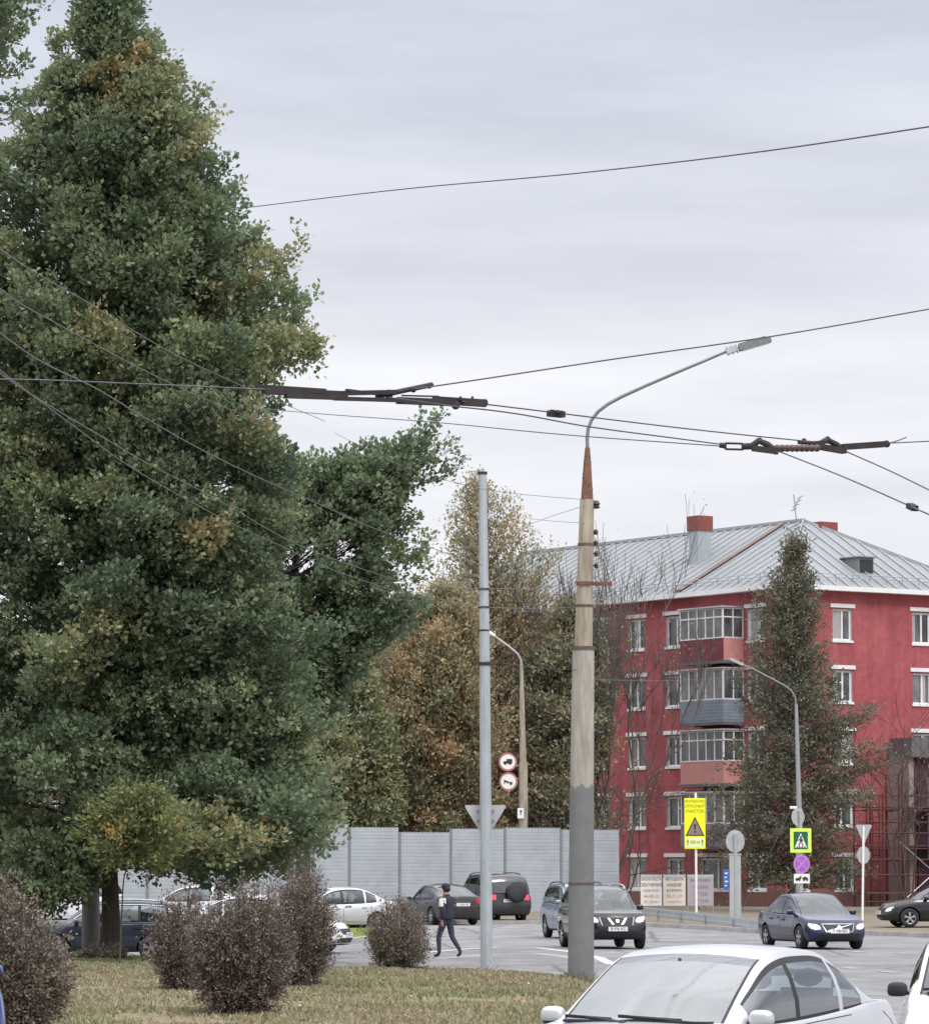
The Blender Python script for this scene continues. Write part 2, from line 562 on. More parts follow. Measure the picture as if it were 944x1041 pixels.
def soil(name, c0, c1, c2):
    m, nt, b = nodes_of(name)
    N, L = nt.nodes, nt.links
    tc = N.new('ShaderNodeTexCoord')
    def noise(scale, det, ro=0.65):
        nz = N.new('ShaderNodeTexNoise'); nz.inputs['Scale'].default_value = scale
        nz.inputs['Detail'].default_value = det; nz.inputs['Roughness'].default_value = ro
        L.new(tc.outputs['Object'], nz.inputs['Vector'])
        return nz
    a, f = noise(0.45, 7), noise(9, 6)
    cr = N.new('ShaderNodeValToRGB')
    cr.color_ramp.elements[0].position, cr.color_ramp.elements[0].color = 0.34, (*c0, 1)
    cr.color_ramp.elements[1].position, cr.color_ramp.elements[1].color = 0.66, (*c2, 1)
    q = cr.color_ramp.elements.new(0.5); q.color = (*c1, 1)
    L.new(a.outputs['Fac'], cr.inputs[0])
    r3 = N.new('ShaderNodeValToRGB')
    r3.color_ramp.elements[0].position, r3.color_ramp.elements[0].color = 0.3, (0.65, 0.65, 0.65, 1)
    r3.color_ramp.elements[1].position, r3.color_ramp.elements[1].color = 0.7, (1.3, 1.3, 1.3, 1)
    L.new(f.outputs['Fac'], r3.inputs[0])
    mx = N.new('ShaderNodeMix'); mx.data_type = 'RGBA'; mx.blend_type = 'MULTIPLY'; mx.inputs[0].default_value = 1
    L.new(cr.outputs[0], mx.inputs[6]); L.new(r3.outputs[0], mx.inputs[7])
    L.new(mx.outputs[2], b.inputs['Base Color'])
    b.inputs['Roughness'].default_value = 0.95
    b.inputs['Specular IOR Level'].default_value = 0.1
    bp = N.new('ShaderNodeBump'); bp.inputs['Strength'].default_value = 0.8; bp.inputs['Distance'].default_value = 0.05
    L.new(f.outputs['Fac'], bp.inputs['Height']); L.new(bp.outputs[0], b.inputs['Normal'])
    return m


M['asphalt'] = asphalt()
M['lawn'] = soil('dry lawn soil', (0.20, 0.155, 0.11), (0.21, 0.185, 0.115), (0.165, 0.165, 0.09))
M['verge'] = soil('dusty verge', (0.16, 0.135, 0.105), (0.20, 0.17, 0.135), (0.15, 0.145, 0.095))
M['island'] = soil('green island', (0.10, 0.14, 0.03), (0.14, 0.18, 0.04), (0.17, 0.17, 0.06))
M['marking'] = mat('worn road paint', (0.52, 0.51, 0.49), 0.7, var=0.12, scale=8, dirt=(0.22, 0.22, 0.22), dscale=2.5, damt=0.9)
M['marking_old'] = mat('faded road paint', (0.30, 0.297, 0.29), 0.75, var=0.15, scale=8, dirt=(0.2, 0.2, 0.2), dscale=2.0, damt=0.9)
M['kerb'] = mat('kerb stone', (0.38, 0.37, 0.35), 0.85, var=0.15, scale=3, bump=0.3, dirt=(0.18, 0.17, 0.15), damt=0.6)


def ground_grid(name, xs, ys, zf, m):
    X, Y = np.meshgrid(xs, ys)
    Z = zf(X, Y)
    V = np.stack([X, Y, Z], -1).reshape(-1, 3)
    nx, ny = len(xs), len(ys)
    i = np.arange((ny - 1) * (nx - 1))
    r, c = i // (nx - 1), i % (nx - 1)
    a = r * nx + c
    return quads_mesh(name, V, np.stack([a, a + 1, a + 1 + nx, a + nx], 1), m, smooth=True)


xs = np.concatenate([[-3000, -1200, -500, -200, -100], np.arange(-60, 60.1, 1.0), [100, 200, 500, 1200, 3000]])
ys = np.concatenate([[-600, -200, -60, -20], np.arange(0, 262, 1.0), [300, 400, 700, 1500, 3500]])
structure(ground_grid('road', xs, ys, gz, M['asphalt']))


def inside(poly, pts):
    poly, pts = np.asarray(poly, float), np.asarray(pts, float)
    x, y = pts[:, 0], pts[:, 1]
    res = np.zeros(len(pts), bool)
    j = len(poly) - 1
    for i in range(len(poly)):
        xi, yi, xj, yj = *poly[i], *poly[j]
        c = ((yi > y) != (yj > y)) & (x < (xj - xi) * (y - yi) / (yj - yi + 1e-12) + xi)
        res ^= c
        j = i
    return res


def edge_dist(poly, pts):
    poly, pts = np.asarray(poly, float), np.asarray(pts, float)
    d = np.full(len(pts), 1e9)
    for i in range(len(poly)):
        a, b = poly[i], poly[(i + 1) % len(poly)]
        ab = b - a
        t = np.clip(((pts - a) @ ab) / (ab @ ab + 1e-12), 0, 1)
        d = np.minimum(d, np.linalg.norm(pts - (a + t[:, None] * ab), axis=1))
    return d


def densify(poly, step):
    out = []
    for i in range(len(poly)):
        a, b = np.array(poly[i], float), np.array(poly[(i + 1) % len(poly)], float)
        n = max(1, int(np.linalg.norm(b - a) / step))
        out += [a + (b - a) * k / n for k in range(n)]
    return np.array(out)


def sheet(name, poly, step, zf, m, parent=None):
    poly = densify(poly, step)
    lo, hi = poly.min(0), poly.max(0)
    gx, gy = np.meshgrid(np.arange(lo[0], hi[0], step), np.arange(lo[1], hi[1], step))
    pts = np.stack([gx.ravel(), gy.ravel()], 1) + rng.uniform(-.2, .2, (gx.size, 2)) * step
    k = inside(poly, pts)
    pts = pts[k]
    pts = pts[edge_dist(poly, pts) > step * 0.4]
    allp = [Vector(p) for p in np.vstack([poly, pts])]
    ed = [(i, (i + 1) % len(poly)) for i in range(len(poly))]
    v, _, f, *_ = geometry.delaunay_2d_cdt(allp, ed, [], 1, 1e-5)
    va = np.array([tuple(q) for q in v])
    z = zf(va, edge_dist(poly, va))
    return raw_mesh(name, np.column_stack([va, z]), f, m, parent, smooth=180)


# the lawn island in front, with its oak, bushes and poles
lawn_px = [(-330, 968), (60, 967), (150, 972), (230, 977), (330, 984.5), (430, 986), (500, 986.5), (556, 989), (596, 993.5), (613, 999), (600, 1012), (583, 1030), (560, 1062), (500, 1088), (300, 1096), (-100, 1096), (-420, 1090)]
LAWN = np.array([G(x, y, 0.12)[:2] for x, y in lawn_px])


def lawn_z(xy, d):
    w = 0.03 * np.sin(xy[:, 0] * 1.3 + 1) * np.cos(xy[:, 1] * 0.7) + 0.02 * np.sin(xy[:, 0] * 3.1 + xy[:, 1] * 2.3)
    base = np.minimum(gz(xy[:, 0], xy[:, 1]), 0)
    edge = ss(0.0, 0.8, d)
    return (0.12 + w) * edge + (1 - edge) * (base - 0.03)


structure(sheet('lawn_ground', LAWN, 0.5, lawn_z, M['lawn']))


def ground_at(x, y):
    """height under a point, lawn included"""
    p = np.array([[x, y]])
    if inside(LAWN, p)[0]:
        return float(lawn_z(p, edge_dist(densify(LAWN, 0.5), p))[0])
    return float(gz(x, y))


# far verge with its kerb, in front of the building and the fence
kerb_px = [(-500, 938.5), (200, 938.5), (420, 939.5), (560, 940), (640, 941.5), (703, 944.5), (771, 949), (874, 950.5), (944, 953.5), (1200, 962)]
kline = []
for x, y in kerb_px:
    z = 0.0
    for _ in range(8):
        g = G(x, y, z)
        z = float(gz(g[0], g[1]))
    kline.append(g[:2])
kline = np.array(kline)
VERGE = np.vstack([kline, [[60, 130], [60, 260], [-60, 260], [-60, kline[0][1]]]])
structure(sheet('verge_ground', VERGE, 2.0, lambda xy, d: gz(xy[:, 0], xy[:, 1]) + 0.125 + 0.02 * np.sin(xy[:, 0] * 2) * np.sin(xy[:, 1] * 1.7), M['verge']))
kd = []
for i in range(len(kline) - 1):
    n = max(1, int(np.linalg.norm(kline[i + 1] - kline[i])))
    for k in range(n):
        kd.append(kline[i] + (kline[i + 1] - kline[i]) * k / n)
kd = np.array(kd + [kline[-1]])
mb = MB()
for a, b in zip(kd[:-1], kd[1:]):
    za, zb = float(gz(*a)), float(gz(*b))
    mb.bar((a[0], a[1] - 0.02, za + 0.07), (b[0], b[1] - 0.02, zb + 0.07), 0.16, 0.15)
structure(mb.build('verge_kerb', M['kerb']))

# small green island with a kerb, seen between the bushes
ISL = np.array([G(x, y, 0)[:2] for x, y in [(296, 962), (352, 960), (392, 955), (384, 947), (330, 945), (280, 950)]])
structure(sheet('island_ground', ISL, 0.5, lambda xy, d: gz(xy[:, 0], xy[:, 1]) + 0.13, M['island']))
mb = MB()
di = densify(ISL, 0.8)
for i in range(len(di)):
    a, b = di[i], di[(i + 1) % len(di)]
    mb.bar((*a, float(gz(*a)) + 0.07), (*b, float(gz(*b)) + 0.07), 0.15, 0.15)
structure(mb.build('island_kerb', M['kerb']))


# painted markings: strips laid 4 mm above the road
def strip_px(pts, w, mb, z=0.004):
    g = []
    for p in pts:
        zz = 0.0
        for _ in range(6):
            q = G(p[0], p[1], zz)
            zz = float(gz(q[0], q[1]))
        g.append(q[:2])
    g = np.array(g)
    g = np.vstack([[a + (b - a) * k / 6 for k in range(6)] for a, b in zip(g[:-1], g[1:])] + [g[-1:]])
    t = np.gradient(g, axis=0)
    nrm = np.stack([-t[:, 1], t[:, 0]], 1)
    nrm /= np.linalg.norm(nrm, axis=1)[:, None]
    A, B = g + nrm * w / 2, g - nrm * w / 2
    V = [(p[0], p[1], float(gz(*p)) + z) for p in np.vstack([A, B])]
    n = len(g)
    mb.add(V, [(i + n, i + n + 1, i + 1, i) for i in range(n - 1)])


mb = MB()
strip_px([(430, 969), (470, 965.5), (505, 963.5), (545, 964), (580, 968), (608, 974), (622, 981)], 0.28, mb, 0.008)
strip_px([(520, 988.6), (560, 989.6), (600, 990.2)], 0.22, mb)
structure(mb.build('road_markings', M['marking']))
mb = MB()
strip_px([(440, 975), (500, 970.5), (545, 969.8), (575, 972.5), (600, 977)], 0.5, mb, 0.004)
for q in [((866, 967.5), (876, 968.5)), ((911, 969.5), (924, 970.3)), ((858, 984), (872, 985.5)), ((896, 988), (912, 989.5)), ((660, 957), (690, 957.5))]:
    strip_px(q, 0.28, mb, 0.008)
structure(mb.build('faded_markings', M['marking_old']))

# ------------------------------------------------------------------ grass
n = 330000
lo, hi = LAWN.min(0), LAWN.max(0)
lo[1], hi[1] = max(lo[1], 47.0), min(hi[1], 92)
pts = rng.uniform(lo, hi, (n, 2))
vis = np.abs(pts[:, 0]) < pts[:, 1] * 0.13
pts = pts[vis]
pts = pts[inside(LAWN, pts)]
dens = 0.5 + 0.35 * np.sin(pts[:, 0] * 2.3 + 1.5 * np.sin(pts[:, 1] * .8)) * np.sin(pts[:, 1] * 1.1 + pts[:, 0]) + 0.5 * np.sin(pts[:, 0] * 0.9 + 2 * np.sin(pts[:, 1] * 0.35)) * np.sin(pts[:, 1] * 0.6 + 1.3 * np.sin(pts[:, 0] * 0.5))
pts = pts[rng.random(len(pts)) < np.clip(1.5 * dens - 0.12, 0.05, 0.95)]
dd = edge_dist(densify(LAWN, 0.5), pts)
gzv = lawn_z(pts, dd)
n = len(pts)
for px_, py_ in ((590.5, 995.5), (494.3, 986.3), (92.5, 971), (404, 987), (243, 1032), (184, 1009), (302, 1004)):
    g_ = G(px_, py_, .12)[:2]
    k_ = 420
    extra_ = g_ + rng.normal(0, .26, (k_, 2))
    extra_ = extra_[inside(LAWN, extra_)]
    pts = np.vstack([pts, extra_])
dd = edge_dist(densify(LAWN, 0.5), pts)
gzv = lawn_z(pts, dd)
n = len(pts)
near_ = np.zeros(n)
for px_, py_ in ((590.5, 995.5), (494.3, 986.3), (92.5, 971)):
    near_ = np.maximum(near_, np.exp(-(np.linalg.norm(pts - G(px_, py_, .12)[:2], axis=1) / .3) ** 2))
h = rng.uniform(0.03, 0.085, n) * (1 + 1.6 * near_) * np.where(dd < 0.5, 1.5, 1.0)
a = rng.uniform(0, 2 * np.pi, n)
w = rng.uniform(0.012, 0.03, n)
dx, dy = np.cos(a) * w, np.sin(a) * w
lean = rng.normal(0, 0.55, (n, 2)) * h[:, None]
b0 = np.column_stack([pts[:, 0] - dx, pts[:, 1] - dy, gzv - 0.01])
b1 = np.column_stack([pts[:, 0] + dx, pts[:, 1] + dy, gzv - 0.01])
t1 = np.column_stack([pts + lean + np.column_stack([dx, dy]) * 0.3, gzv + h])
t0 = np.column_stack([pts + lean - np.column_stack([dx, dy]) * 0.3, gzv + h])
V = np.stack([b0, b1, t1, t0], 1).reshape(-1, 3)
hue = np.clip(0.42 + 0.2 * np.sin(pts[:, 0] * 0.7 + pts[:, 1] * 0.23) + 0.15 * np.sin(pts[:, 0] * 2.1 - pts[:, 1] * .6) + rng.normal(0, 0.2, n), 0, 1)
M['grass'] = leaf_mat('dry grass', [(0, (0.29, 0.245, 0.165)), (0.4, (0.28, 0.25, 0.155)), (0.65, (0.225, 0.228, 0.125)), (1, (0.165, 0.19, 0.09))], 0.2, 0.7)
g = quads_mesh('grass', V, np.arange(4 * n).reshape(-1, 4), M['grass'], attr=hue)
g['kind'] = 'stuff'
# fallen leaves on the lawn
n = 3600
pts = rng.uniform(lo, hi, (n, 2))
pts = pts[(np.abs(pts[:, 0]) < pts[:, 1] * 0.13) & inside(LAWN, pts)]
z = lawn_z(pts, edge_dist(densify(LAWN, 0.5), pts)) + 0.05
n = len(pts)
a = rng.uniform(0, 6.28, n)
s = rng.uniform(0.02, 0.05, n)
u = np.column_stack([np.cos(a) * s, np.sin(a) * s, rng.normal(0, .3, n) * s])
v = np.column_stack([-np.sin(a) * s, np.cos(a) * s, rng.normal(0, .3, n) * s]) * 0.6
c = np.column_stack([pts, z])
V = np.stack([c - u, c - v, c + u, c + v], 1).reshape(-1, 3)
M['litter'] = leaf_mat('fallen leaves', [(0, (0.20, 0.10, 0.04)), (0.5, (0.30, 0.20, 0.08)), (0.85, (0.33, 0.25, 0.12)), (1, (0.55, 0.5, 0.4))], 0.1)
g = quads_mesh('fallen_leaves', V, np.arange(4 * n).reshape(-1, 4), M['litter'], attr=rng.random(n) ** 1.5)
g['kind'] = 'stuff'

# ------------------------------------------------------------------ red apartment building
def wall_mat():
    m, nt, b = nodes_of('red painted render')
    N, L = nt.nodes, nt.links
    tc = N.new('ShaderNodeTexCoord')
    prev = None
    for scale, st, lo, hi, p0, p1_ in ((0.5, (1, 1, 1), (0.325, 0.080, 0.088), (0.385, 0.108, 0.116), .35, .65), (1.6, (1.6, 1.6, .12), (.86, .86, .87), (1.06, 1.07, 1.07), .35, .62), (3.5, (1, 1, 1), (.88, .86, .86), (1.08, 1.1, 1.1), .35, .65)):
        mp = N.new('ShaderNodeMapping'); mp.inputs['Scale'].default_value = st
        nz = N.new('ShaderNodeTexNoise'); nz.inputs['Scale'].default_value = scale; nz.inputs['Detail'].default_value = 8; nz.inputs['Roughness'].default_value = .65
        cr = N.new('ShaderNodeValToRGB')
        cr.color_ramp.elements[0].position, cr.color_ramp.elements[0].color = p0, (*lo, 1)
        cr.color_ramp.elements[1].position, cr.color_ramp.elements[1].color = p1_, (*hi, 1)
        L.new(tc.outputs['Object'], mp.inputs[0]); L.new(mp.outputs[0], nz.inputs['Vector']); L.new(nz.outputs['Fac'], cr.inputs[0])
        if prev is None:
            prev = cr.outputs[0]
        else:
            mx = N.new('ShaderNodeMix'); mx.data_type = 'RGBA'; mx.blend_type = 'MULTIPLY'; mx.inputs[0].default_value = 1
            L.new(prev, mx.inputs[6]); L.new(cr.outputs[0], mx.inputs[7]); prev = mx.outputs[2]
    L.new(prev, b.inputs['Base Color'])
    b.inputs['Roughness'].default_value = .9
    b.inputs['Specular IOR Level'].default_value = .2
    return m


M['red_wall'] = wall_mat()
M['pink_panel'] = mat('pink painted panel', (0.52, 0.24, 0.22), 0.75, var=0.08, scale=2)
M['maroon_panel'] = mat('maroon painted panel', (0.17, 0.03, 0.045), 0.75, var=0.1, scale=2)
M['blue_panel'] = mat('grey blue sheet panel', (0.21, 0.25, 0.30), 0.6, var=0.1, scale=3, dirt=(0.12, 0.14, 0.16), damt=0.5)
M['lilac_panel'] = mat('grey lilac siding', (0.26, 0.21, 0.245), 0.65, var=0.07, scale=3)
M['plinth'] = mat('muted plinth render', (0.19, 0.10, 0.08), 0.9, var=0.12, scale=1.5)
M['metal_roof'] = mat('standing seam roof sheet', (0.235, 0.25, 0.262), 0.55, metal=0.15, var=0.14, scale=0.8, dirt=(0.17, 0.185, 0.19), dscale=0.4, damt=0.8, stretch=(1, 1, 1))
M['roof_rib'] = mat('roof seam edge', (0.32, 0.338, 0.35), 0.55, metal=0.1, var=0.1)
M['rust_sheet'] = mat('rusted roof sheet', (0.16, 0.115, 0.10), 0.7, var=0.25, scale=1.5)
M['chimney_brick'] = mat('chimney brick', (0.22, 0.07, 0.055), 0.9, var=0.2, scale=5)
M['pane'] = mat('window pane', (0.035, 0.04, 0.046), 0.05, spec=0.7, var=0.7, scale=0.9, dirt=(0.36, 0.34, 0.33), dscale=0.55, damt=0.75, stretch=(1, 1, .5))
M['curtain'] = mat('pale curtain behind glass', (0.34, 0.33, 0.32), 0.12, spec=.6, var=.2, scale=6, stretch=(3, 3, .3))
M['curtain_dim'] = mat('brown curtain behind glass', (0.15, 0.12, 0.10), 0.12, spec=.6, var=.25, scale=6, stretch=(3, 3, .3))
M['reveal'] = mat('window reveal', (0.55, 0.53, 0.53), 0.7, var=0.08)
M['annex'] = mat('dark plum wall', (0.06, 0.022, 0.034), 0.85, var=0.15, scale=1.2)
M['lead'] = mat('grey canopy sheet', (0.12, 0.11, 0.12), 0.6, var=0.15)
M['cream'] = mat('pale column render', (0.26, 0.215, 0.20), 0.8, var=0.12)
M['dark_hole'] = mat('dark louvres', (0.03, 0.03, 0.032), 0.6, var=0.2)

CX, CY = (797 - PW / 2) / FPX * 179, 179.0
E1 = np.array([-0.552, 0.834, 0.0])     # along the left facade, away from the corner
E2 = np.array([0.834, 0.552, 0.0])      # along the right facade, away from the corner
N1, N2 = -E2, -E1                       # outward normals
GB = float(gz(CX, CY)) + 0.13
C0 = np.array([CX, CY, 0.0])
ZE = CAMH + (HORIZON - 599) * 179 / FPX  # eaves
LEN1, LEN2 = 36.0, 12.0

bld = thing('apartment_building', 'red five storey apartment building with white window frames and a pale metal hip roof', 'building', (CX, CY, GB))


def to_local(p):
    return np.asarray(p, float) - np.array([CX, CY, GB])


def frame(side):
    return (E1, N1) if side == 1 else (E2, N2)


def fp(side, u, z, d=0.0):
    """local building point: u along the facade, z world height, d outward"""
    e, nn = frame(side)
    return to_local(C0 + e * u + nn * d + np.array([0, 0, z]))


class FMB(MB):
    def __init__(self, side):
        super().__init__()
        self.side = side

    def fbox(self, u0, u1, d0, d1, z0, z1, mi=0):
        s = self.side
        p = [fp(s, u0, z0, d0), fp(s, u1, z0, d0), fp(s, u1, z0, d1), fp(s, u0, z0, d1),
             fp(s, u0, z1, d0), fp(s, u1, z1, d0), fp(s, u1, z1, d1), fp(s, u0, z1, d1)]
        return self.hexa(p, mi)

    def fquad(self, pts, mi=0):
        return self.add([fp(self.side, *q) for q in pts], [(0, 1, 2, 3)], mi)


def u_of(side, px, d=0.0):
    """facade coordinate seen at photo column px"""
    e, nn = frame(side)
    k = (px - PW / 2) / FPX * (math.cos(PITCH))
    o = C0 + nn * d
    return float((o[0] - k * o[1]) / (k * e[1] - e[0]))


ZC = [1.95, 4.85, 7.72, 10.55, 13.38]   # window centres, five storeys
WH = 1.45
wins = []                               # side, u0, u1, z0, z1
def add_win(side, pxc, floors, wd=1.3, dz=0.0):
    u = u_of(side, pxc)
    for k in floors:
        wins.append((side, u - wd / 2, u + wd / 2, ZC[k] - WH / 2 + dz, ZC[k] + WH / 2 + dz))


add_win(1, 648, range(5), 1.35)
add_win(1, 686.5, range(5), 1.35)
add_win(1, 770, range(5), 1.3)
add_win(1, 726, [0], 2.2)
add_win(1, 612, range(5), 1.3)
add_win(1, 580, range(5), 1.3)
add_win(1, 552, range(4), 1.3)
add_win(2, 858, range(5), 1.12)
add_win(2, 939, range(2, 5), 1.12)
add_win(2, 812, range(5), 1.12)


def facade(side, length):
    us = {0.0, length}
    zs = {GB - 0.6, ZE + 0.25}
    for s, u0, u1, z0, z1 in wins:
        if s == side:
            us |= {round(u0, 4), round(u1, 4)}
            zs |= {round(z0, 4), round(z1, 4)}
    us, zs = sorted(us), sorted(zs)
    V, F = [], []
    for i in range(len(us) - 1):
        for j in range(len(zs) - 1):
            uc, zc = (us[i] + us[i + 1]) / 2, (zs[j] + zs[j + 1]) / 2
            if any(s == side and u0 < uc < u1 and z0 < zc < z1 for s, u0, u1, z0, z1 in wins):
                continue
            k = len(V)
            V += [fp(side, us[i], zs[j]), fp(side, us[i + 1], zs[j]), fp(side, us[i + 1], zs[j + 1]), fp(side, us[i], zs[j + 1])]
            F.append((k, k + 1, k + 2, k + 3))
    return V, F


mbw = MB()
for s, ln in ((1, LEN1), (2, LEN2)):
    mbw.add(*facade(s, ln))
# back walls
a, b, c = C0 + E1 * LEN1, C0 + E1 * LEN1 + E2 * LEN2, C0 + E2 * LEN2
for p, q in ((a, b), (b, c)):
    mbw.add([to_local(p + [0, 0, GB - .6]), to_local(q + [0, 0, GB - .6]), to_local(q + [0, 0, ZE + .25]), to_local(p + [0, 0, ZE + .25])], [(0, 1, 2, 3)])
mbw.build('wall', M['red_wall'], bld)
for s, ln in ((1, LEN1), (2, LEN2)):
    f = FMB(s)
    f.fbox(-0.04, ln, 0.0, 0.05, GB - 0.4, GB + 0.75)
    f.build('plinth', M['plinth'], bld)

rw = random.Random(3)
for s, u0, u1, z0, z1 in wins:
    f = FMB(s)
    w = u1 - u0
    d = -0.16
    # reveals
    f.fquad([(u0, z0, 0), (u0, z0, d), (u0, z1, d), (u0, z1, 0)], 1)
    f.fquad([(u1, z0, 0), (u1, z0, d), (u1, z1, d), (u1, z1, 0)], 1)
    f.fquad([(u0, z0, 0), (u1, z0, 0), (u1, z0, d), (u0, z0, d)], 1)
    f.fquad([(u0, z1, 0), (u1, z1, 0), (u1, z1, d), (u0, z1, d)], 1)
    t = 0.085
    f.fbox(u0, u1, d, d + 0.06, z0, z0 + t)
    f.fbox(u0, u1, d, d + 0.06, z1 - t, z1)
    f.fbox(u0, u0 + t, d, d + 0.06, z0 + t, z1 - t)
    f.fbox(u1 - t, u1, d, d + 0.06, z0 + t, z1 - t)
    um = u0 + w * (0.55 if rw.random() < 0.6 else 0.42)
    f.fbox(um - 0.045, um + 0.045, d, d + 0.065, z0 + t, z1 - t)
    if rw.random() < 0.5:
        zm = z0 + WH * 0.62
        f.fbox(u0 + t, um - 0.045, d, d + 0.06, zm - 0.03, zm + 0.03)
    wo = f.build('window', [M['white'], M['reveal']], bld)
    f = FMB(s)
    f.fquad([(u0, z0, d + 0.01), (u1, z0, d + 0.01), (u1, z1, d + 0.01), (u0, z1, d + 0.01)])
    f.build('pane', M['pane'], wo)
    if rw.random() < .75:
        f = FMB(s)
        ca, cb = (u0 + t, um - .045) if rw.random() < .5 else (um + .045, u1 - t)
        if rw.random() < .5:
            cb = ca + (cb - ca) * rw.uniform(.35, .7)
        zc_ = z0 + t + (0 if rw.random() < .7 else WH * rw.uniform(.3, .55))
        f.fquad([(ca, zc_, d + .018), (cb, zc_, d + .018), (cb, z1 - t, d + .018), (ca, z1 - t, d + .018)])
        f.build('curtain', M[rw.choice(['curtain', 'curtain', 'curtain_dim'])], wo)
    f = FMB(s)
    f.fbox(u0 - 0.16, u1 + 0.16, -0.01, 0.07, z1 + 0.06, z1 + 0.24)
    f.build('lintel', M['white'], wo)
    f = FMB(s)
    f.fbox(u0 - 0.06, u1 + 0.06, -0.14, 0.06, z0 - 0.10, z0 + 0.01)
    f.build('sill', M['white'], wo)

# glazed balconies on the left facade
bu0, bu1 = u_of(1, 757), u_of(1, 757) + 3.3
BD = 1.2
spec_b = [(1, 'lilac_panel', None), (2, 'pink_panel', None), (3, 'blue_panel', None), (4, 'pink_panel', 'maroon_panel')]
for k, pan, front in spec_b:
    z0 = ZC[k] - 1.62
    f = FMB(1)
    f.fbox(bu0, bu1, 0.0, BD, z0 - 0.14, z0)
    bal = f.build('balcony', M['lead'], bld)
    f = FMB(1)
    zp = z0 + 1.02
    f.fbox(bu0, bu1, BD - 0.05, BD, z0, zp, 1 if front else 0)
    f.fbox(bu0, bu0 + 0.05, 0.0, BD - 0.05, z0, zp)
    f.fbox(bu1 - 0.05, bu1, 0.0, BD - 0.05, z0, zp)
    if pan in ('lilac_panel', 'blue_panel'):
        for q in range(6):
            zz = z0 + 0.1 + q * 0.155
            f.fbox(bu0, bu1, BD, BD + 0.012, zz, zz + 0.13)
            f.fbox(bu0 - 0.012, bu0, 0.0, BD, zz, zz + 0.13)
    f.build('parapet', [M[pan], M[front or pan]], bal)
    zt = zp + 1.42
    f = FMB(1)
    f.fbox(bu0 + .02, bu1 - .02, BD - 0.035, BD - 0.02, zp, zt)
    f.fbox(bu0 + 0.02, bu0 + 0.035, 0.0, BD - 0.035, zp, zt)
    f.fbox(bu1 - 0.035, bu1 - 0.02, 0.0, BD - 0.035, zp, zt)
    f.build('pane', M['pane'], bal)
    f = FMB(1)
    nb = 5
    for q in range(nb + 1):
        u = bu0 + (bu1 - bu0 - 0.07) * q / nb
        f.fbox(u, u + 0.07, BD - 0.055, BD + 0.005, zp, zt)
    for q in range(3):
        dd_ = (BD - 0.06) * q / 2
        f.fbox(bu0 - 0.005, bu0 + 0.05, dd_, dd_ + 0.06, zp, zt)
    for zz in (zp, zt - 0.07) + ((zp + 0.95,) if k in (4, 2) else ()):
        f.fbox(bu0 - 0.01, bu1 + 0.01, BD - 0.06, BD + 0.012, zz, zz + 0.06)
        f.fbox(bu0 - 0.012, bu0 + 0.05, 0, BD - 0.06, zz, zz + 0.06)
    f.build('glazing_frame', M['white'], bal)
    f = FMB(1)
    f.fbox(bu0 - 0.08, bu1 + 0.08, 0.0, BD + 0.1, zt + 0.002, zt + 0.07)
    f.build('awning', M['sign_back'], bal)

# stepped entrance annex on the right facade
au0 = u_of(2, 904)
f = FMB(2)
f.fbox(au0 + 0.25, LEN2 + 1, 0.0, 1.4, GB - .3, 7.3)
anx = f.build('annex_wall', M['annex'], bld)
f = FMB(2)
f.fbox(au0 - 0.1, LEN2 + 1.2, 0.0, 1.75, 7.3, 7.75)
f.fbox(au0 + 0.1, LEN2 + 1.2, 0.0, 1.55, 7.752, 8.2)
f.build('canopy', M['lead'], anx)
f = FMB(2)
f.fbox(au0 - 0.05, au0 + 0.24, 0.0, 1.5, GB - .3, 7.298)
f.build('corner_column', M['cream'], anx)
f = FMB(2)
f.fbox(au0 + 1.1, au0 + 1.85, 1.39, 1.43, 2.6, 6.4)
f.build('stair_window', M['pane'], anx)

# roof
OV = 0.55
def rp(u, v, z):
    return to_local(C0 + E1 * u + E2 * v + np.array([0, 0, z]))


u0, u1, v0, v1 = -OV, LEN1 + OV, -OV, LEN2 + OV
vm = (v0 + v1) / 2
ins = 6.6
ZR = CAMH + (HORIZON - 530) * 187.5 / FPX
zr0 = ZE + 0.18
rf = MB()
A_, B_, C_, D_ = rp(u0, v0, zr0), rp(u1, v0, zr0), rp(u1, v1, zr0), rp(u0, v1, zr0)
E_, F_ = rp(u0 + ins, vm, ZR), rp(u1 - ins, vm, ZR)
rf.add([A_, B_, C_, D_, E_, F_], [(0, 4, 5, 1), (3, 4, 0), (2, 5, 4, 3), (1, 5, 2), (0, 1, 2, 3)])
roof = None
def slope_z_left(v):
    return zr0 + (ZR - zr0) * (v - v0) / (vm - v0)
def slope_z_end(u):
    return zr0 + (ZR - zr0) * (u - u0) / ins
k = 0.35
while u0 + k < u1:                       # seams on the long slope
    u = u0 + k
    t = min(1.0, k / ins, (u1 - u) / ins)
    if t > 0.03:
        rf.bar(rp(u, v0, zr0 + 0.02), rp(u, v0 + (vm - v0) * t, zr0 + (ZR - zr0) * t + 0.02), 0.07, 0.09, mi=1)
    k += 0.72
k = 0.35
while v0 + k < v1:                       # seams on the hip end
    v = v0 + k
    t = min(k / (vm - v0), (v1 - v) / (v1 - vm), 1.0)
    if t > 0.03:
        rf.bar(rp(u0, v, zr0 + 0.02), rp(u0 + ins * t, v, zr0 + (ZR - zr0) * t + 0.02), 0.07, 0.09, mi=1)
    k += 0.72
rf.bar(A_ + [0, 0, .04], E_ + [0, 0, .04], 0.10, 0.10, mi=0)
rf.bar(D_ + [0, 0, .04], E_ + [0, 0, .04], 0.16, 0.12, mi=1)
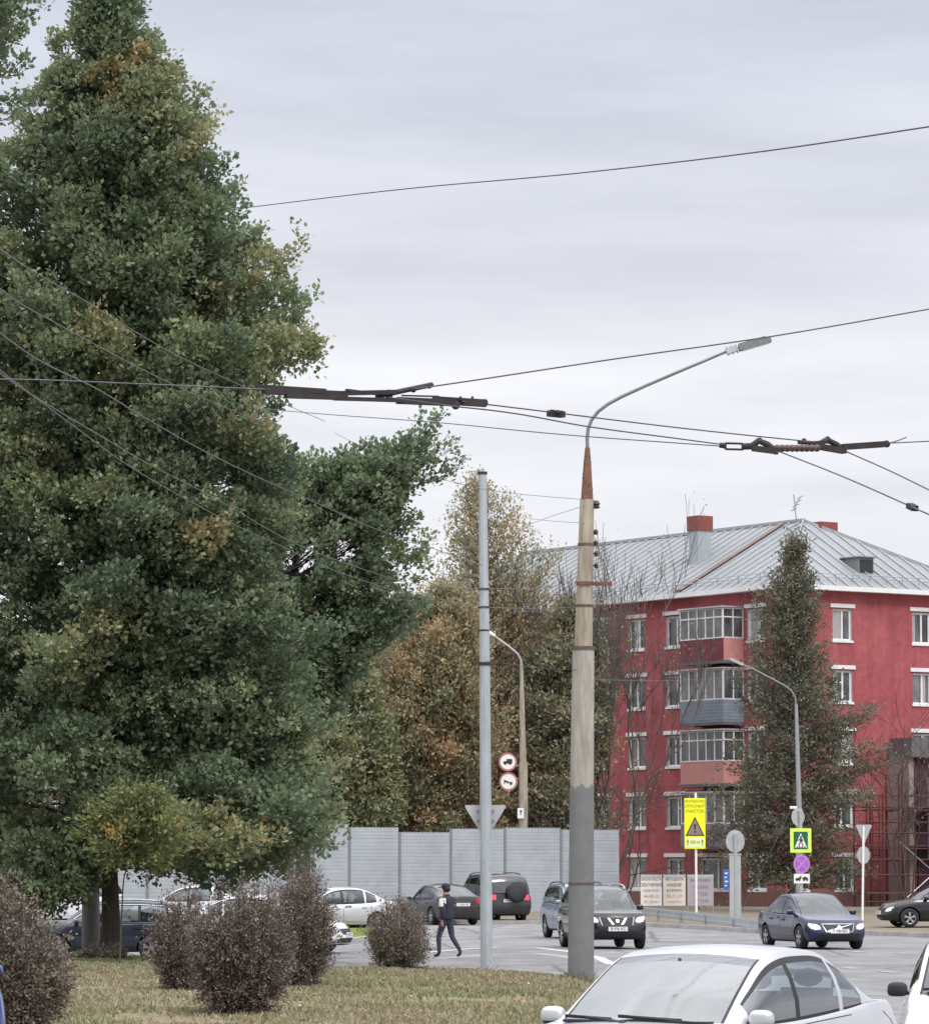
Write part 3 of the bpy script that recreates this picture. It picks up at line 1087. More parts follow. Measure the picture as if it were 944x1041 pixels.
rf.bar(E_ + [0, 0, .05], F_ + [0, 0, .05], 0.2, 0.14, mi=1)
roof = rf.build('roof', [M['metal_roof'], M['roof_rib']], bld)
f = MB()
for p, q in ((A_, B_), (A_, D_)):
    f.bar(p + [0, 0, -0.08], q + [0, 0, -0.08], 0.06, 0.22)
f.obox(rp(u0 + .03, v0 + .03, ZE + 0.0), rp(u1 - .03, v0 + .03, 0) - rp(u0 + .03, v0 + .03, 0), rp(u0, v0 + .6, 0) - rp(u0, v0, 0), (0, 0, 0.03))
f.obox(rp(u0 + .03, v0 + .65, ZE + 0.0), rp(u0 + .6, v0, 0) - rp(u0, v0, 0), rp(u0, v1 - .05, 0) - rp(u0, v0 + .65, 0), (0, 0, 0.03))
f.build('eaves_board', M['white'], roof)
# rusted valley strip on the long slope
us_ = u_of(1, 690, 0.5)
pr, qr = rp(us_, v0 + 0.1, slope_z_left(v0 + .1) + 0.11), rp(us_, vm - 0.2, slope_z_left(vm - .2) + 0.11)
f = MB()
f.bar(pr, qr, 0.42, 0.04)
f.build('rusted_strip', M['rust_sheet'], roof)


def chimney(px, v, pytop, w, capz, clad, e=0.0):
    base = None
    u = None
    for uu in np.arange(u0, u1, 0.02):   # find the point of the roof seen under px
        p = C0 + E1 * uu + E2 * v
        if abs(PW / 2 + FPX * p[0] / p[1] / math.cos(PITCH) - px) < 1.2:
            u = uu
            break
    if u is None:
        return
    p = C0 + E1 * u + E2 * v
    zt = CAMH + (HORIZON - pytop) * p[1] / FPX
    zb = min(slope_z_left(v), 2 * ZR - slope_z_left(v)) - 0.8
    zc = zt - capz
    f = MB()
    def bx(hw, za, zb_, mi):
        o = rp(u - hw, v - hw, za)
        f.obox(o, rp(u + hw, v - hw, za) - o, rp(u - hw, v + hw, za) - o, (0, 0, zb_ - za), mi)
    bx(w / 2, zb, zc, 0)
    bx(w / 2 + 0.06, zc + 0.002, zt, 1)
    f.build('chimney', [M[clad], M['chimney_brick']], roof)


chimney(712, 2.9, 525, 0.78, 0.72, 'galv')
chimney(837, vm + 1.0, 531.5, 0.95, 0.6, 'chimney_brick')

# dormer on the hip end
vd = None
for vv in np.arange(v0, v1, 0.02):
    p = C0 + E1 * (u0 + 1.6) + E2 * vv
    if abs(PW / 2 + FPX * p[0] / p[1] / math.cos(PITCH) - 883) < 1.5:
        vd = vv
        break
zd = slope_z_end(u0 + 1.5)
f = MB()
hw = 0.45
ztop = zd + 0.72
ub = u0 + 1.5
uk = u0 + ins * (ztop - zr0) / (ZR - zr0)
f.add([rp(ub, vd - hw, zd - .1), rp(ub, vd + hw, zd - .1), rp(ub, vd + hw, ztop), rp(ub, vd - hw, ztop), rp(uk, vd - hw, ztop), rp(uk, vd + hw, ztop)],
      [(0, 1, 2, 3), (0, 3, 4), (1, 5, 2), (3, 2, 5, 4)])
o = rp(ub - 0.15, vd - hw - 0.1, ztop)
f.obox(o, rp(uk, vd - hw - .1, ztop) - o, rp(ub - .15, vd + hw + .1, ztop) - o, (0, 0, 0.05))
dm = f.build('dormer', M['metal_roof'], roof)
f = MB()
o = rp(ub - 0.02, vd - hw + .06, zd)
f.obox(o, rp(ub - 0.01, vd - hw + .06, zd) - o, rp(ub - 0.02, vd + hw - .06, zd) - o, (0, 0, 0.6))
f.build('louvre', M['dark_hole'], dm)

# snow guard rail along both eaves
f = MB()
def rail(p, q, m_):
    for h_ in (0.18, 0.34):
        f.tube([p + [0, 0, h_], q + [0, 0, h_]], 0.018, 4)
    for i in range(m_ + 1):
        b = p + (q - p) * i / m_
        f.tube([b + [0, 0, -0.05], b + [0, 0, 0.36]], 0.018, 4)


rail(rp(u0 + .6, v0 + .5, slope_z_left(v0 + .5)), rp(u1 - .6, v0 + .5, slope_z_left(v0 + .5)), 22)
rail(rp(u0 + .5, v0 + .6, slope_z_end(u0 + .5)), rp(u0 + .5, v1 - .6, slope_z_end(u0 + .5)), 12)
f.build('roof_rail', M['steel'], roof)

# television aerial by the apex
ap = C0 + E1 * (u0 + ins + 0.3) + E2 * vm
ao = thing('television_aerial', 'thin tilted television aerial standing on the roof ridge', 'aerial', (ap[0], ap[1], ZR))
f = MB()
f.tube([(-0.15, 0, -0.1), (-0.28, 0, 1.3)], 0.03, 6)
f.build('mast', M['steel'], ao)
f = MB()
for i in range(4):
    z = 0.55 + i * 0.2
    x = -0.28 + 0.10 * i
    f.tube([(x - 0.16, 0, z - 0.05), (x + 0.16, 0, z + 0.1)], 0.022, 4)
f.tube([(-0.34, 0, 0.5), (0.04, 0, 1.2)], 0.022, 4)
f.build('antenna_element', M['steel'], ao)

# scaffold against the right facade
M['scaffold'] = mat('dark red scaffold tube', (0.085, 0.026, 0.028), 0.6, metal=0.2, var=0.3)
M['plank'] = mat('scaffold deck', (0.09, 0.035, 0.035), 0.8, var=0.2)
p = C0 + E2 * u_of(2, 881, 2.4) + N2 * 2.4
sg = float(gz(p[0], p[1])) + 0.12
sc_ = thing('scaffold', 'dark red tube scaffold with plank decks against the entrance end of the red building', 'scaffold', (p[0], p[1], sg))
def sp(u, d, z):
    q = E2 * u + N2 * d
    return np.array([q[0], q[1], z - sg])


f = MB()
for i in range(7):
    for d in (0.0, -0.9):
        f.tube([sp(i * .95, d, sg), sp(i * .95, d, 6.5 if i > 1 else 5.6)], 0.045, 6)
for z in (.7, 1.1, 1.9, 2.6, 3.1, 3.8, 4.3, 4.85, 5.5):
    f.tube([sp(-0.2, 0, z), sp(5.8, 0, z)], 0.036, 5)
for i in range(4):
    for z in (2.55, 4.8):
        f.tube([sp(i * 1.9, 0, z), sp(i * 1.9, -0.9, z)], 0.022, 5)
for a_, b_ in (((1.9, 0.6), (5.7, 3.2)), ((5.7, 0.8), (1.9, 3.4))):
    f.tube([sp(a_[0], 0.03, a_[1]), sp(b_[0], 0.03, b_[1])], 0.03, 5, mi=1)
f.build('tube_frame', [M['scaffold'], M['steel']], sc_)
for z in (1.05, 3.2, 4.95):
    f = MB()
    f.obox(sp(-0.1, 0.05, z), sp(5.9, 0, 0) - sp(0, 0, 0), sp(0, -1.0, 0) - sp(0, 0, 0), (0, 0, 0.06))
    f.build('deck', M['plank'], sc_)
f = MB()
for s_ in (0, 0.4):
    f.tube([sp(0.75 + s_, -0.5, sg), sp(0.75 + s_, -0.5, 5.6)], 0.022, 5)
for i in range(18):
    f.tube([sp(0.75, -0.5, sg + 0.3 + i * 0.29), sp(1.15, -0.5, sg + 0.3 + i * 0.29)], 0.015, 4)
f.build('ladder', M['scaffold'], sc_)

# ------------------------------------------------------------------ noise barrier fence
M['barrier'] = mat('pale lilac barrier panel', (0.36, 0.392, 0.43), 0.6, var=0.08, scale=1.2, dirt=(0.26, 0.275, 0.285), dscale=0.5, damt=0.7)
M['barrier_post'] = mat('barrier post steel', (0.22, 0.225, 0.24), 0.5, metal=0.3, var=0.1)
edges = [-60, -10, 42, 96, 150, 206, 262, 318, 355, 406, 458, 513, 570, 630]
tops = [840, 839, 838, 840, 839, 838, 838, 838, 841.5, 846.5, 843, 842, 844]
FY = lambda px: 158 + 9 * (px / 630.0)
fb = P(300, 930, FY(300))
fz = float(gz(fb[0], fb[1])) + 0.1
fence = thing('noise_barrier', 'tall pale lilac noise barrier of ribbed panels with a stepped top, running behind the cars', 'fence', (fb[0], fb[1], fz))
for i, t in enumerate(tops):
    a, b = P(edges[i], t, FY(edges[i])), P(edges[i + 1], t, FY(edges[i + 1]))
    b[2] = a[2]
    a0, b0 = np.array([a[0], a[1], 0]) - [fb[0], fb[1], 0], np.array([b[0], b[1], 0]) - [fb[0], fb[1], 0]
    d = b0 - a0
    L_ = np.linalg.norm(d)
    d = d / L_
    nn = np.array([d[1], -d[0], 0])
    H = a[2] - fz
    f = MB()
    rows = 8
    for r in range(rows):
        z0, z1 = H * r / rows - (0.15 if r == 0 else 0), H * (r + 1) / rows
        g_ = 0.010
        f.obox(a0 + d * 0.06 - nn * 0.03 + [0, 0, z0], d * (L_ - 0.12), nn * 0.06, (0, 0, z1 - z0 - g_))
        for q in range(1, 3):
            zz = z0 + (z1 - z0) * q / 3
            f.obox(a0 + d * 0.06 + nn * 0.03 + [0, 0, zz - 0.012], d * (L_ - 0.12), nn * 0.006, (0, 0, 0.02))
    f.obox(a0 + d * 0.062 - nn * 0.022 + [0, 0, -0.15], d * (L_ - 0.124), nn * 0.03, (0, 0, H))
    nt_ = int(L_ / 0.13)
    for q in range(nt_):
        f.obox(a0 + d * (0.08 + q * 0.13) - nn * 0.03 + [0, 0, H - 0.018], d * 0.07, nn * 0.06, (0, 0, 0.04))
    f.build('panel', M['barrier'], fence)
    f = MB()
    f.obox(a0 - d * 0.055 - nn * 0.06 + [0, 0, -0.2], d * 0.11, nn * 0.11, (0, 0, H + 0.22))
    f.build('post', M['barrier_post'], fence)

# ------------------------------------------------------------------ poles and street lamps
def base_px(px, py, z):
    return G(px, py, z)


def px_ring(mb, base, Y, rows, n=14, mi=0, a0=0.0):
    """vertical column through rows of (px, py, width_px); local to base"""
    pts, r = [], []
    for px, py, w in rows:
        p = P(px, py, Y)
        pts.append(p - base)
        r.append(w / 2 * p[1] / FPX)
    V, F = [], []
    for p, q in zip(pts, r):
        for j in range(n):
            a = a0 + 2 * math.pi * j / n
            V.append((p[0] + q * math.cos(a), p[1] + q * math.sin(a), p[2]))
    for i in range(len(pts) - 1):
        for j in range(n):
            k = (j + 1) % n
            F.append((i * n + j, (i + 1) * n + j, (i + 1) * n + k, i * n + k))
    F.append(tuple(range(n)))
    F.append(tuple((len(pts) - 1) * n + j for j in range(n - 1, -1, -1)))
    mb.add(V, F, mi)


# main trolley pole with the lamp
b = base_px(590.5, 995.5, 0.12)
YM = b[1]
tp = thing('street_lamp', 'thick concrete pole with grey painted foot, rusty cone and long curved lamp arm', 'street lamp', b)
q = lambda x, y: P(x, y, YM) - b
f = MB()
px_ring(f, b, YM, [(590.2, 1003, 26.7), (591.25, 804, 24.6), (591.3, 800, 24.55)], 40)
for i in range(40):
    v_ = f.v[80 + i]
    f.v[80 + i] = (v_[0], v_[1], v_[2] + .035 * math.sin(i * .9) + .025 * math.sin(i * 2.3 + 1))
f.build('painted_foot', M['grey_paint'], tp, 40)
f = MB()
px_ring(f, b, YM, [(591.2, 812, 24.2), (592.8, 660, 22.2)])
f.build('shaft', M['concrete_grey'], tp, 40)
f = MB()
px_ring(f, b, YM, [(592.8, 660, 18.5), (596.5, 508, 14.5)])
f.build('shaft', M['concrete'], tp, 40)
for px_, y_, w_, h_ in ((590.7, 898.5, 26.9, 1.2), (592.8, 659, 24.2, 1.6), (595.4, 553.5, 17.2, 1.2), (594.4, 593, 18.3, 1.4), (594.0, 616, 18.5, 1.2)):
    f = MB()
    px_ring(f, b, YM, [(px_, y_ + h_, w_), (px_, y_ - h_, w_)])
    f.build('band', M['band'], tp, 40)
f = MB()
px_ring(f, b, YM, [(596.5, 509, 12.8), (596.8, 470, 7.8), (597, 455, 5.0)])
for i in range(16):
    a = i * 2.4
    y = 470 + 34 * ((i * 0.37) % 1)
    w_ = (3.9 + (y - 470) * 2.5 / 38) * YM / FPX
    c = q(596.7, y)
    f.sphere((c[0] + w_ * math.cos(a), c[1] + w_ * math.sin(a), c[2]), 0.012, 6)
f.build('cone', M['rust'], tp, 40)
f = MB()
arm_px = [(597, 457), (596.6, 446), (597.6, 436), (601, 427), (608, 418), (618, 410.5), (632, 403), (655, 392.5), (690, 377.5), (720, 365), (741, 356)]
f.tube([q(*p) for p in arm_px], [0.034] * 7 + [0.032, 0.03, 0.028, 0.026], 10)
arm = f.build('arm', M['lamp_grey'], tp, 40)
f = MB()
p0, p1 = q(738, 357.5), q(783, 344.5)
d = (p1 - p0)
up = np.array([-d[2], 0, d[0]]) / np.linalg.norm(d)
f.obox(p0 + d * 0.28 - up * 0.055 + [0, -0.12, 0], d * 0.72, [0, 0.24, 0], up * 0.10)
f.obox(p0 + d * 0.30 + up * 0.046 + [0, -0.08, 0], d * 0.6, [0, 0.16, 0], up * 0.03)
lh = f.build('lamp_head', M['lamp_grey'], tp)
f = MB()
f.obox(p0 - up * 0.05 + [0, -0.07, 0], d * 0.24, [0, 0.14, 0], up * 0.11)
for t in (0.02, 0.12, 0.22):
    f.obox(p0 + d * t - up * 0.075 + [0, -0.05, 0], d * 0.03, [0, 0.1, 0], up * 0.16)
f.build('clamp', M['sign_back'], lh)
f = MB()
f.obox(p0 + d * 0.34 - up * 0.068 + [0, -0.10, 0], d * 0.60, [0, 0.2, 0], up * 0.012)
f.build('diffuser', M['plate'], lh)
for y, r_, dx in ((513, 0.075, 10.5), (541, 0.05, 10), (552, 0.05, 10), (563, 0.05, 10.5), (575, 0.05, 10.5)):
    f = MB()
    c = q(595.5 + dx, y)
    f.lathe([(r_ * .5, -r_), (r_, -r_ * .6), (r_ * .6, -r_ * .2), (r_, r_ * .2), (r_ * .5, r_)], 10, c)
    f.tube([q(597, y), c], 0.015, 5)
    f.build('insulator', M['porcelain'], tp, 40)
f = MB()
f.bar(q(596, 593.5), q(622, 593.5), 0.06, 0.07)
f.bar(q(588, 593.5), q(600, 593.5), 0.36, 0.05)
f.build('bracket', M['rust'], tp)

# grey steel pole with the back of a give way sign
b = base_px(494.3, 986.3, 0.10)
YG = b[1]
gp = thing('trolley_pole', 'slim blue grey steel pole carrying the back of a triangular sign', 'pole', b)
q = lambda x, y: P(x, y, YG) - b
f = MB()
px_ring(f, b, YG, [(494.5, 992, 13.2), (492.6, 678, 11.2), (490.4, 480.5, 8.6)], n=10, a0=0.3)
f.build('shaft', M['galv'], gp, 25)
for px_, y_, w_, h_ in ((490.4, 481, 9.6, 1.5), (492.5, 675, 12.8, 1.7), (491.6, 599, 11.4, 1), (491.8, 617.5, 11.6, 1), (491.9, 641, 11.6, .8)):
    f = MB()
    px_ring(f, b, YG, [(px_, y_ + h_, w_), (px_, y_ - h_, w_)], n=10)
    f.build('band', M['dark_fit'], gp, 40)
c = q(493.3, 831)
f = MB()
s = YG / FPX
tri = [(-21 * s, 11 * s), (-19.5 * s, 12.5 * s), (19.5 * s, 12.5 * s), (21 * s, 11 * s), (1.6 * s, -21 * s), (-1.6 * s, -21 * s)]
f.prism([(x + c[0], z + c[2]) for x, z in tri], c[1] + 0.16, c[1] + 0.185)
sg_ = f.build('sign_board', M['sign_back'], gp)
f = MB()
for z in (7, -3):
    f.box(c[0] - 9 * s, c[0] + 9 * s, c[1] + 0.125, c[1] + 0.158, c[2] + z * s - 0.02, c[2] + z * s + 0.02)
f.build('clamp', M['steel'], sg_)

# concrete pole beside the oak trunk
b = base_px(92.5, 971, 0.13)
Y = b[1]
lp = thing('trolley_pole', 'dark concrete pole standing right beside the oak trunk', 'pole', b)
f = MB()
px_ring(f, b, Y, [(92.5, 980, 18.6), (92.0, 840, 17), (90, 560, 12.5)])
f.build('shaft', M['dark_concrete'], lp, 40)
f = MB()
px_ring(f, b, Y, [(92.2, 903, 19.5), (92.2, 900, 19.5)])
f.build('band', M['rust'], lp, 40)


def sign_disc(mb, c, r, y, mi=0, n=24, th=0.02, sq=1.0):
    mb.lathe([(r, 0), (r, th)], n, (c[0], y, c[1]), 'y', mi, squash=(sq, 1.0))


# lamp post behind the barrier with two prohibition signs
b = P(532, 930, 170)
b[2] = float(gz(b[0], b[1])) + 0.12
Y = 170
l2 = thing('street_lamp', 'pale lamp post rising behind the noise barrier with two round white prohibition signs', 'street lamp', b)
q = lambda x, y: P(x, y, Y) - b
f = MB()
px_ring(f, b, Y, [(532, 940, 9.5), (531.6, 775, 9)], 12)
px_ring(f, b, Y, [(531.4, 775, 7.0), (529.8, 676, 3.6)], 12)
f.build('shaft', M['concrete'], l2, 40)
f = MB()
f.tube([q(529.8, 678), q(529.2, 671), q(526, 665), q(518, 658), q(508, 651), q(500, 645)], [.06, .055, .05, .045, .045, .04], 8)
f.build('arm', M['steel'], l2, 40)
f = MB()
p0, p1 = q(503, 646.5), q(490, 638)
d = p1 - p0
up = np.array([d[2], 0, -d[0]]) / np.linalg.norm(d)
f.obox(p0 - up * 0.05 + [0, -0.12, 0], d, [0, 0.24, 0], up * 0.12)
f.build('lamp_head', M['sign_white'], l2)
f = MB()
for y in (779, 792):
    f.tube([q(531.5, y), q(515, y - 1)], 0.02, 6)
f.tube([q(515.5, 766) , q(515.8, 806)], 0.02, 6)
f.build('bracket', M['steel'], l2)
s = Y / FPX
for k, (x, y) in enumerate(((516, 774.8), (516.6, 794.8))):
    c = q(x, y)
    f = MB()
    r = 9.4 * s
    sign_disc(f, (c[0], c[2]), r, c[1] - 0.09, 0)
    sb = f.build('sign_board', [M['sign_red']], l2)
    f = MB()
    sign_disc(f, (c[0], c[2]), r * 0.80, c[1] - 0.094, 0, th=0.003)
    f.build('sign_face', M['sign_white'], sb)
    f = MB()
    u = r * 0.8
    yy0, yy1 = c[1] - 0.102, c[1] - 0.097
    if k == 0:                                       # lorry
        sh = [(-.62, -.22), (-.62, .0), (-.36, .12), (-.16, .12), (-.16, .40), (.60, .40), (.60, -.22)]
        f.prism([(c[0] + x_ * u, c[2] + z_ * u) for x_, z_ in sh], yy0, yy1)
        for wx in (-.36, .30):
            sign_disc(f, (c[0] + wx * u, c[2] - .26 * u), .14 * u, yy0, th=0.005, n=12)
    else:                                            # horse and cart
        sh = [(-.64, -.30), (-.56, .06), (-.66, .22), (-.52, .30), (-.42, .16), (-.08, .10), (-.02, -.02), (.56, -.10), (.60, -.22), (-.04, -.16), (-.08, -.34), (-.16, -.34), (-.16, -.10), (-.44, -.10), (-.52, -.30)]
        f.prism([(c[0] + x_ * u, c[2] + z_ * u) for x_, z_ in sh], yy0, yy1)
        sign_disc(f, (c[0] + .34 * u, c[2] - .30 * u), .17 * u, yy0, th=0.005, n=12)
    f.build('pictogram', M['ink'], sb)
f = MB()
c = q(529, 827)
f.box(c[0] - 3.2 * s, c[0] + 3.2 * s, c[1] - 0.26, c[1] - 0.24, c[2] - 5.2 * s, c[2] + 5.2 * s)
pb = f.build('number_plaque', M['sign_white'], l2)
f = MB()
f.box(c[0] - .8 * s, c[0] + 1.2 * s, c[1] - 0.266, c[1] - 0.262, c[2] + 1 * s, c[2] + 3 * s)
f.box(c[0] - .4 * s, c[0] + .4 * s, c[1] - 0.266, c[1] - 0.262, c[2] - 2 * s, c[2] + 1.1 * s)
f.build('pictogram', M['ink'], pb)

# lamp post in front of the pyramidal tree
Y = 154
b = P(812, 920, Y)
b[2] = float(gz(b[0], b[1])) + 0.12
l3 = thing('street_lamp', 'grey lamp post with a drooping curved arm in front of the pyramidal tree', 'street lamp', b)
q = lambda x, y: P(x, y, Y) - b
f = MB()
px_ring(f, b, Y, [(812.5, 936, 8), (812, 822, 6.6)], 10)
px_ring(f, b, Y, [(812, 822, 5.4), (809, 716, 3.2)], 10)
f.build('shaft', M['steel'], l3, 40)
f = MB()
f.tube([q(809, 718), q(807.8, 709), q(804, 702), q(797, 697), q(785, 690.5), q(765, 680), q(752, 674.5)], [.045, .04, .035, .033, .032, .03, .03], 8)
f.build('arm', M['lamp_grey'], l3, 40)
f = MB()
p0, p1 = q(755, 676), q(742, 670)
d = p1 - p0
up = np.array([d[2], 0, -d[0]]) / np.linalg.norm(d)
f.obox(p0 - up * 0.05 + [0, -0.12, 0], d, [0, 0.24, 0], up * 0.11)
f.build('lamp_head', M['sign_back'], l3)
f = MB()
f.tube([q(804.5, 822), q(754, 926)], 0.018, 6)
f.tube([q(812, 822), q(803, 823)], 0.02, 6)
f.build('stay_cable', M['wire'], l3)
f = MB()
f.box(*(lambda c: (c[0] - .14, c[0] + .14, c[1] - .16, c[1] - .10, c[2] - .05, c[2] + .05))(q(806, 821)))
f.build('lamp_bracket', M['sign_white'], l3)


# ------------------------------------------------------------------ signs
def post_base(px, Y):
    p = P(px, 900, Y)
    z = float(gz(p[0], p[1])) + 0.12
    return np.array([p[0], Y, z])


# pedestrian crossing post
Y = 147.5
b = post_base(814, Y)
sgn = thing('sign_post', 'sign post with the green pedestrian crossing sign above a purple round sign', 'road sign', b)
s = Y / FPX
q = lambda x, y: P(x, y, Y) - b
f = MB()
f.tube([(0, 0, -0.1), q(813.3, 824)], 0.045, 8)
f.build('post', M['sign_back'], sgn, 40)
c = q(811, 830.6)
f = MB()
sign_disc(f, (c[0], c[2]), 9 * s, c[1] + 0.05, 0, sq=0.74)
f.box(c[0] - .4 * s, c[0] + .4 * s, c[1] + .02, c[1] + .048, c[2] - 6 * s, c[2] + 6 * s, 1)
f.build('sign_board', [M['sign_back'], M['steel']], sgn)
c = q(813.5, 854.6)
f = MB()
f.box(c[0] - 10.7 * s, c[0] + 10.7 * s, c[1] - .08, c[1] - .05, c[2] - 12.3 * s, c[2] + 12.3 * s)
sb = f.build('sign_board', M['sign_lime'], sgn)
f = MB()
f.box(c[0] - 7.2 * s, c[0] + 7.2 * s, c[1] - .086, c[1] - .0805, c[2] - 8.8 * s, c[2] + 8.8 * s)
f.build('sign_face', M['sign_green'], sb)
f = MB()
tri = [(-6.2, -7.2), (6.2, -7.2), (0, 7.4)]
f.prism([(c[0] + x * s, c[2] + z * s) for x, z in tri], c[1] - .092, c[1] - .087)
f.build('sign_triangle', M['sign_white'], sb)
f = MB()
y0, y1 = c[1] - .099, c[1] - .0925
pts = lambda a: [(c[0] + x * s, c[2] + z * s) for x, z in a]
sign_disc(f, (c[0] + .2 * s, c[2] + 3.6 * s), 1.05 * s, y0, th=.006, n=10)
f.prism(pts([(-.9, 2.3), (1.0, 2.3), (1.4, -1.2), (-1.0, -1.2)]), y0, y1)
f.prism(pts([(-1.0, -1.3), (.2, -1.3), (-1.8, -5.4), (-2.9, -5.4)]), y0, y1)
f.prism(pts([(.3, -1.3), (1.4, -1.3), (2.9, -5.4), (1.8, -5.4)]), y0, y1)
f.prism(pts([(-1.0, 2.1), (-1.0, 1.1), (-2.6, -.8), (-3.2, -.2)]), y0, y1)
f.prism(pts([(1.1, 2.1), (2.6, -.2), (2.1, -.8), (1.1, .9)]), y0, y1)
for i in range(4):
    x = -4.6 + i * 2.6
    f.prism(pts([(x, -7.1), (x + 1.4, -7.1), (x + 1.2, -5.8), (x + .3, -5.8)]), y0, y1)
f.build('pictogram', M['ink'], sb)
c = q(814.4, 878.6)
f = MB()
sign_disc(f, (c[0], c[2]), 9.3 * s, c[1] - .075, 0, sq=0.9)
sb = f.build('sign_board', M['sign_pink'], sgn)
f = MB()
sign_disc(f, (c[0], c[2]), 7.5 * s, c[1] - .080, 0, sq=0.9, th=.004)
f.build('sign_face', M['sign_purple'], sb)
f = MB()
for a in (45, -45):
    dx, dz = math.cos(R(a)) * 6.6 * s, math.sin(R(a)) * 7.4 * s
    f.bar((c[0] - dx, c[1] - .0835, c[2] - dz), (c[0] + dx, c[1] - .0835, c[2] + dz), 1.5 * s, .004 if a > 0 else .0062, up=(0, 1, 0))
f.build('pictogram', M['sign_pink'], sb)
c = q(814.6, 893.4)
f = MB()
f.box(c[0] - 8 * s, c[0] + 8 * s, c[1] - .075, c[1] - .055, c[2] - 4.8 * s, c[2] + 4.8 * s)
sb = f.build('sign_board', M['sign_white'], sgn)
f = MB()
y0, y1 = c[1] - .084, c[1] - .077
f.prism(pts([(-6.4, -1.5), (-6.4, .3), (-3.4, .7), (-1.2, 2.6), (.2, 1.7), (-.8, .8), (-1.5, -1.5)]), y0, y1)
f.prism(pts([(.9, -.9), (.4, .4), (2.3, 1.8), (4.2, 1.7), (6.4, .2), (6.4, -1.2)]), y0, y1)
for wx in (-5, -2.4, 2.2, 5.2):
    sign_disc(f, (c[0] + wx * s, c[2] - 1.7 * s), .9 * s, y0, th=.006, n=10)
f.build('pictogram', M['ink'], sb)

# post with backs of a give way sign and a round sign
Y = 148
b = post_base(876, Y)
sgn = thing('sign_post', 'thin pale post with the backs of a give way triangle and a disc', 'road sign', b)
s = Y / FPX
q = lambda x, y: P(x, y, Y) - b
f = MB()
f.tube([(0, 0, -0.1), q(877.5, 840)], 0.042, 8)
f.build('post', M['sign_white'], sgn, 40)
c = q(878, 848)
f = MB()
f.prism([(c[0] + x * s, c[2] + z * s) for x, z in [(-8, 8.2), (-7, 9.4), (7, 9.4), (8, 8.2), (.8, -9), (-.8, -9)]], c[1] + .05, c[1] + .07)
f.build('sign_board', M['sign_back'], sgn)
c = q(877.6, 869.5)
f = MB()
sign_disc(f, (c[0], c[2]), 9 * s, c[1] + .05, 0, sq=.72)
f.build('sign_board', M['sign_back'], sgn)

# round sign back in front of the utility pillar
Y = 141
b = post_base(747.5, Y)
sgn = thing('sign_post', 'grey post holding the back of one large round sign before the utility pillar', 'road sign', b)
s = Y / FPX
q = lambda x, y: P(x, y, Y) - b
f = MB()
f.tube([(0, 0, -0.1), q(747.2, 848)], 0.06, 8)
f.build('post', M['galv'], sgn, 40)
c = q(747.2, 855.5)
f = MB()
sign_disc(f, (c[0], c[2]), 11.6 * s, c[1] + .062, 0, sq=.82)
f.box(c[0] - .9 * s, c[0] + .9 * s, c[1] + .03, c[1] + .058, c[2] - 7 * s, c[2] + 7 * s, 1)
f.build('sign_board', [M['sign_back'], M['steel']], sgn)

# grey utility pillar with a blue panel
Y = 150
b = post_base(746.5, Y)
sgn = thing('utility_pillar', 'grey white utility pillar with a narrow blue panel on its side', 'pillar', b)
s = Y / FPX
q = lambda x, y: P(x, y, Y) - b
c0, c1 = q(741.5, 926), q(752.5, 869.5)
f = MB()
f.box(c0[0], c1[0], -.12, .12, -.15, c1[2])
f.box(c0[0] - .02, c1[0] + .02, -.14, .14, c1[2] + .002, c1[2] + .06)
f.build('column', M['sign_back'], sgn)
c0, c1 = q(735, 905), q(740.5, 884)
f = MB()
f.box(c0[0], c1[0], -.10, -.06, c0[2], c1[2])
f.box(c0[0], q(741.6, 884)[0], -.058, -.04, c0[2] + .1, c0[2] + .16)
sb = f.build('sign_panel', M['sign_blue'], sgn)
f = MB()
for k in range(4):
    z = c0[2] + (c1[2] - c0[2]) * (.18 + .2 * k)
    f.box(c0[0] + .05, c1[0] - (.04 if k % 2 else .09), -.106, -.102, z, z + .05)
f.build('pictogram', M['sign_white'], sb)

# yellow warning board
Y = 156
b = post_base(707.5, Y)
sgn = thing('warning_board', 'tall fluorescent yellow board with a warning triangle on a thin white post', 'road sign', b)
s = Y / FPX
q = lambda x, y: P(x, y, Y) - b
f = MB()
f.tube([(0, 0, -.1), q(706.8, 806)], .045, 8)
f.build('post', M['sign_white'], sgn, 40)
c = q(706, 837.3)
f = MB()
f.box(c[0] - 10.6 * s, c[0] + 10.6 * s, c[1] - .09, c[1] - .055, c[2] - 25.6 * s, c[2] + 25.6 * s)
sb = f.build('sign_board', M['sign_yellow'], sgn)
y = c[1] - .096
for t, sz, dz, sx in (('ВНИМАНИЕ!', 3.6, 22.2, .92), ('ОПАСНЫЙ', 4.0, 17.4, .95), ('УЧАСТОК', 4.6, 12.2, .88)):
    text_part(t, sz * s, M['ink_dull'], sb, c[0], c[2] + dz * s, y, sx=sx)
f = MB()
pts = lambda a: [(c[0] + x * s, c[2] + z * s) for x, z in a]
f.prism(pts([(-9.6, -12.6), (9.6, -12.6), (0, 7)]), c[1] - .097, c[1] - .092)
wt = f.build('sign_triangle', M['ink'], sb)
f = MB()
f.prism(pts([(-7.7, -11.5), (7.7, -11.5), (0, 4.4)]), c[1] - .102, c[1] - .0975)
f.build('sign_face', M['cream'], wt)
f = MB()
f.prism(pts([(-1.1, -.4), (1.1, -.4), (.7, -6.6), (-.7, -6.6)]), c[1] - .108, c[1] - .103)
sign_disc(f, (c[0], c[2] - 8.6 * s), 1.1 * s, c[1] - .108, th=.005, n=12)
f.build('pictogram', M['ink'], wt)
f = MB()
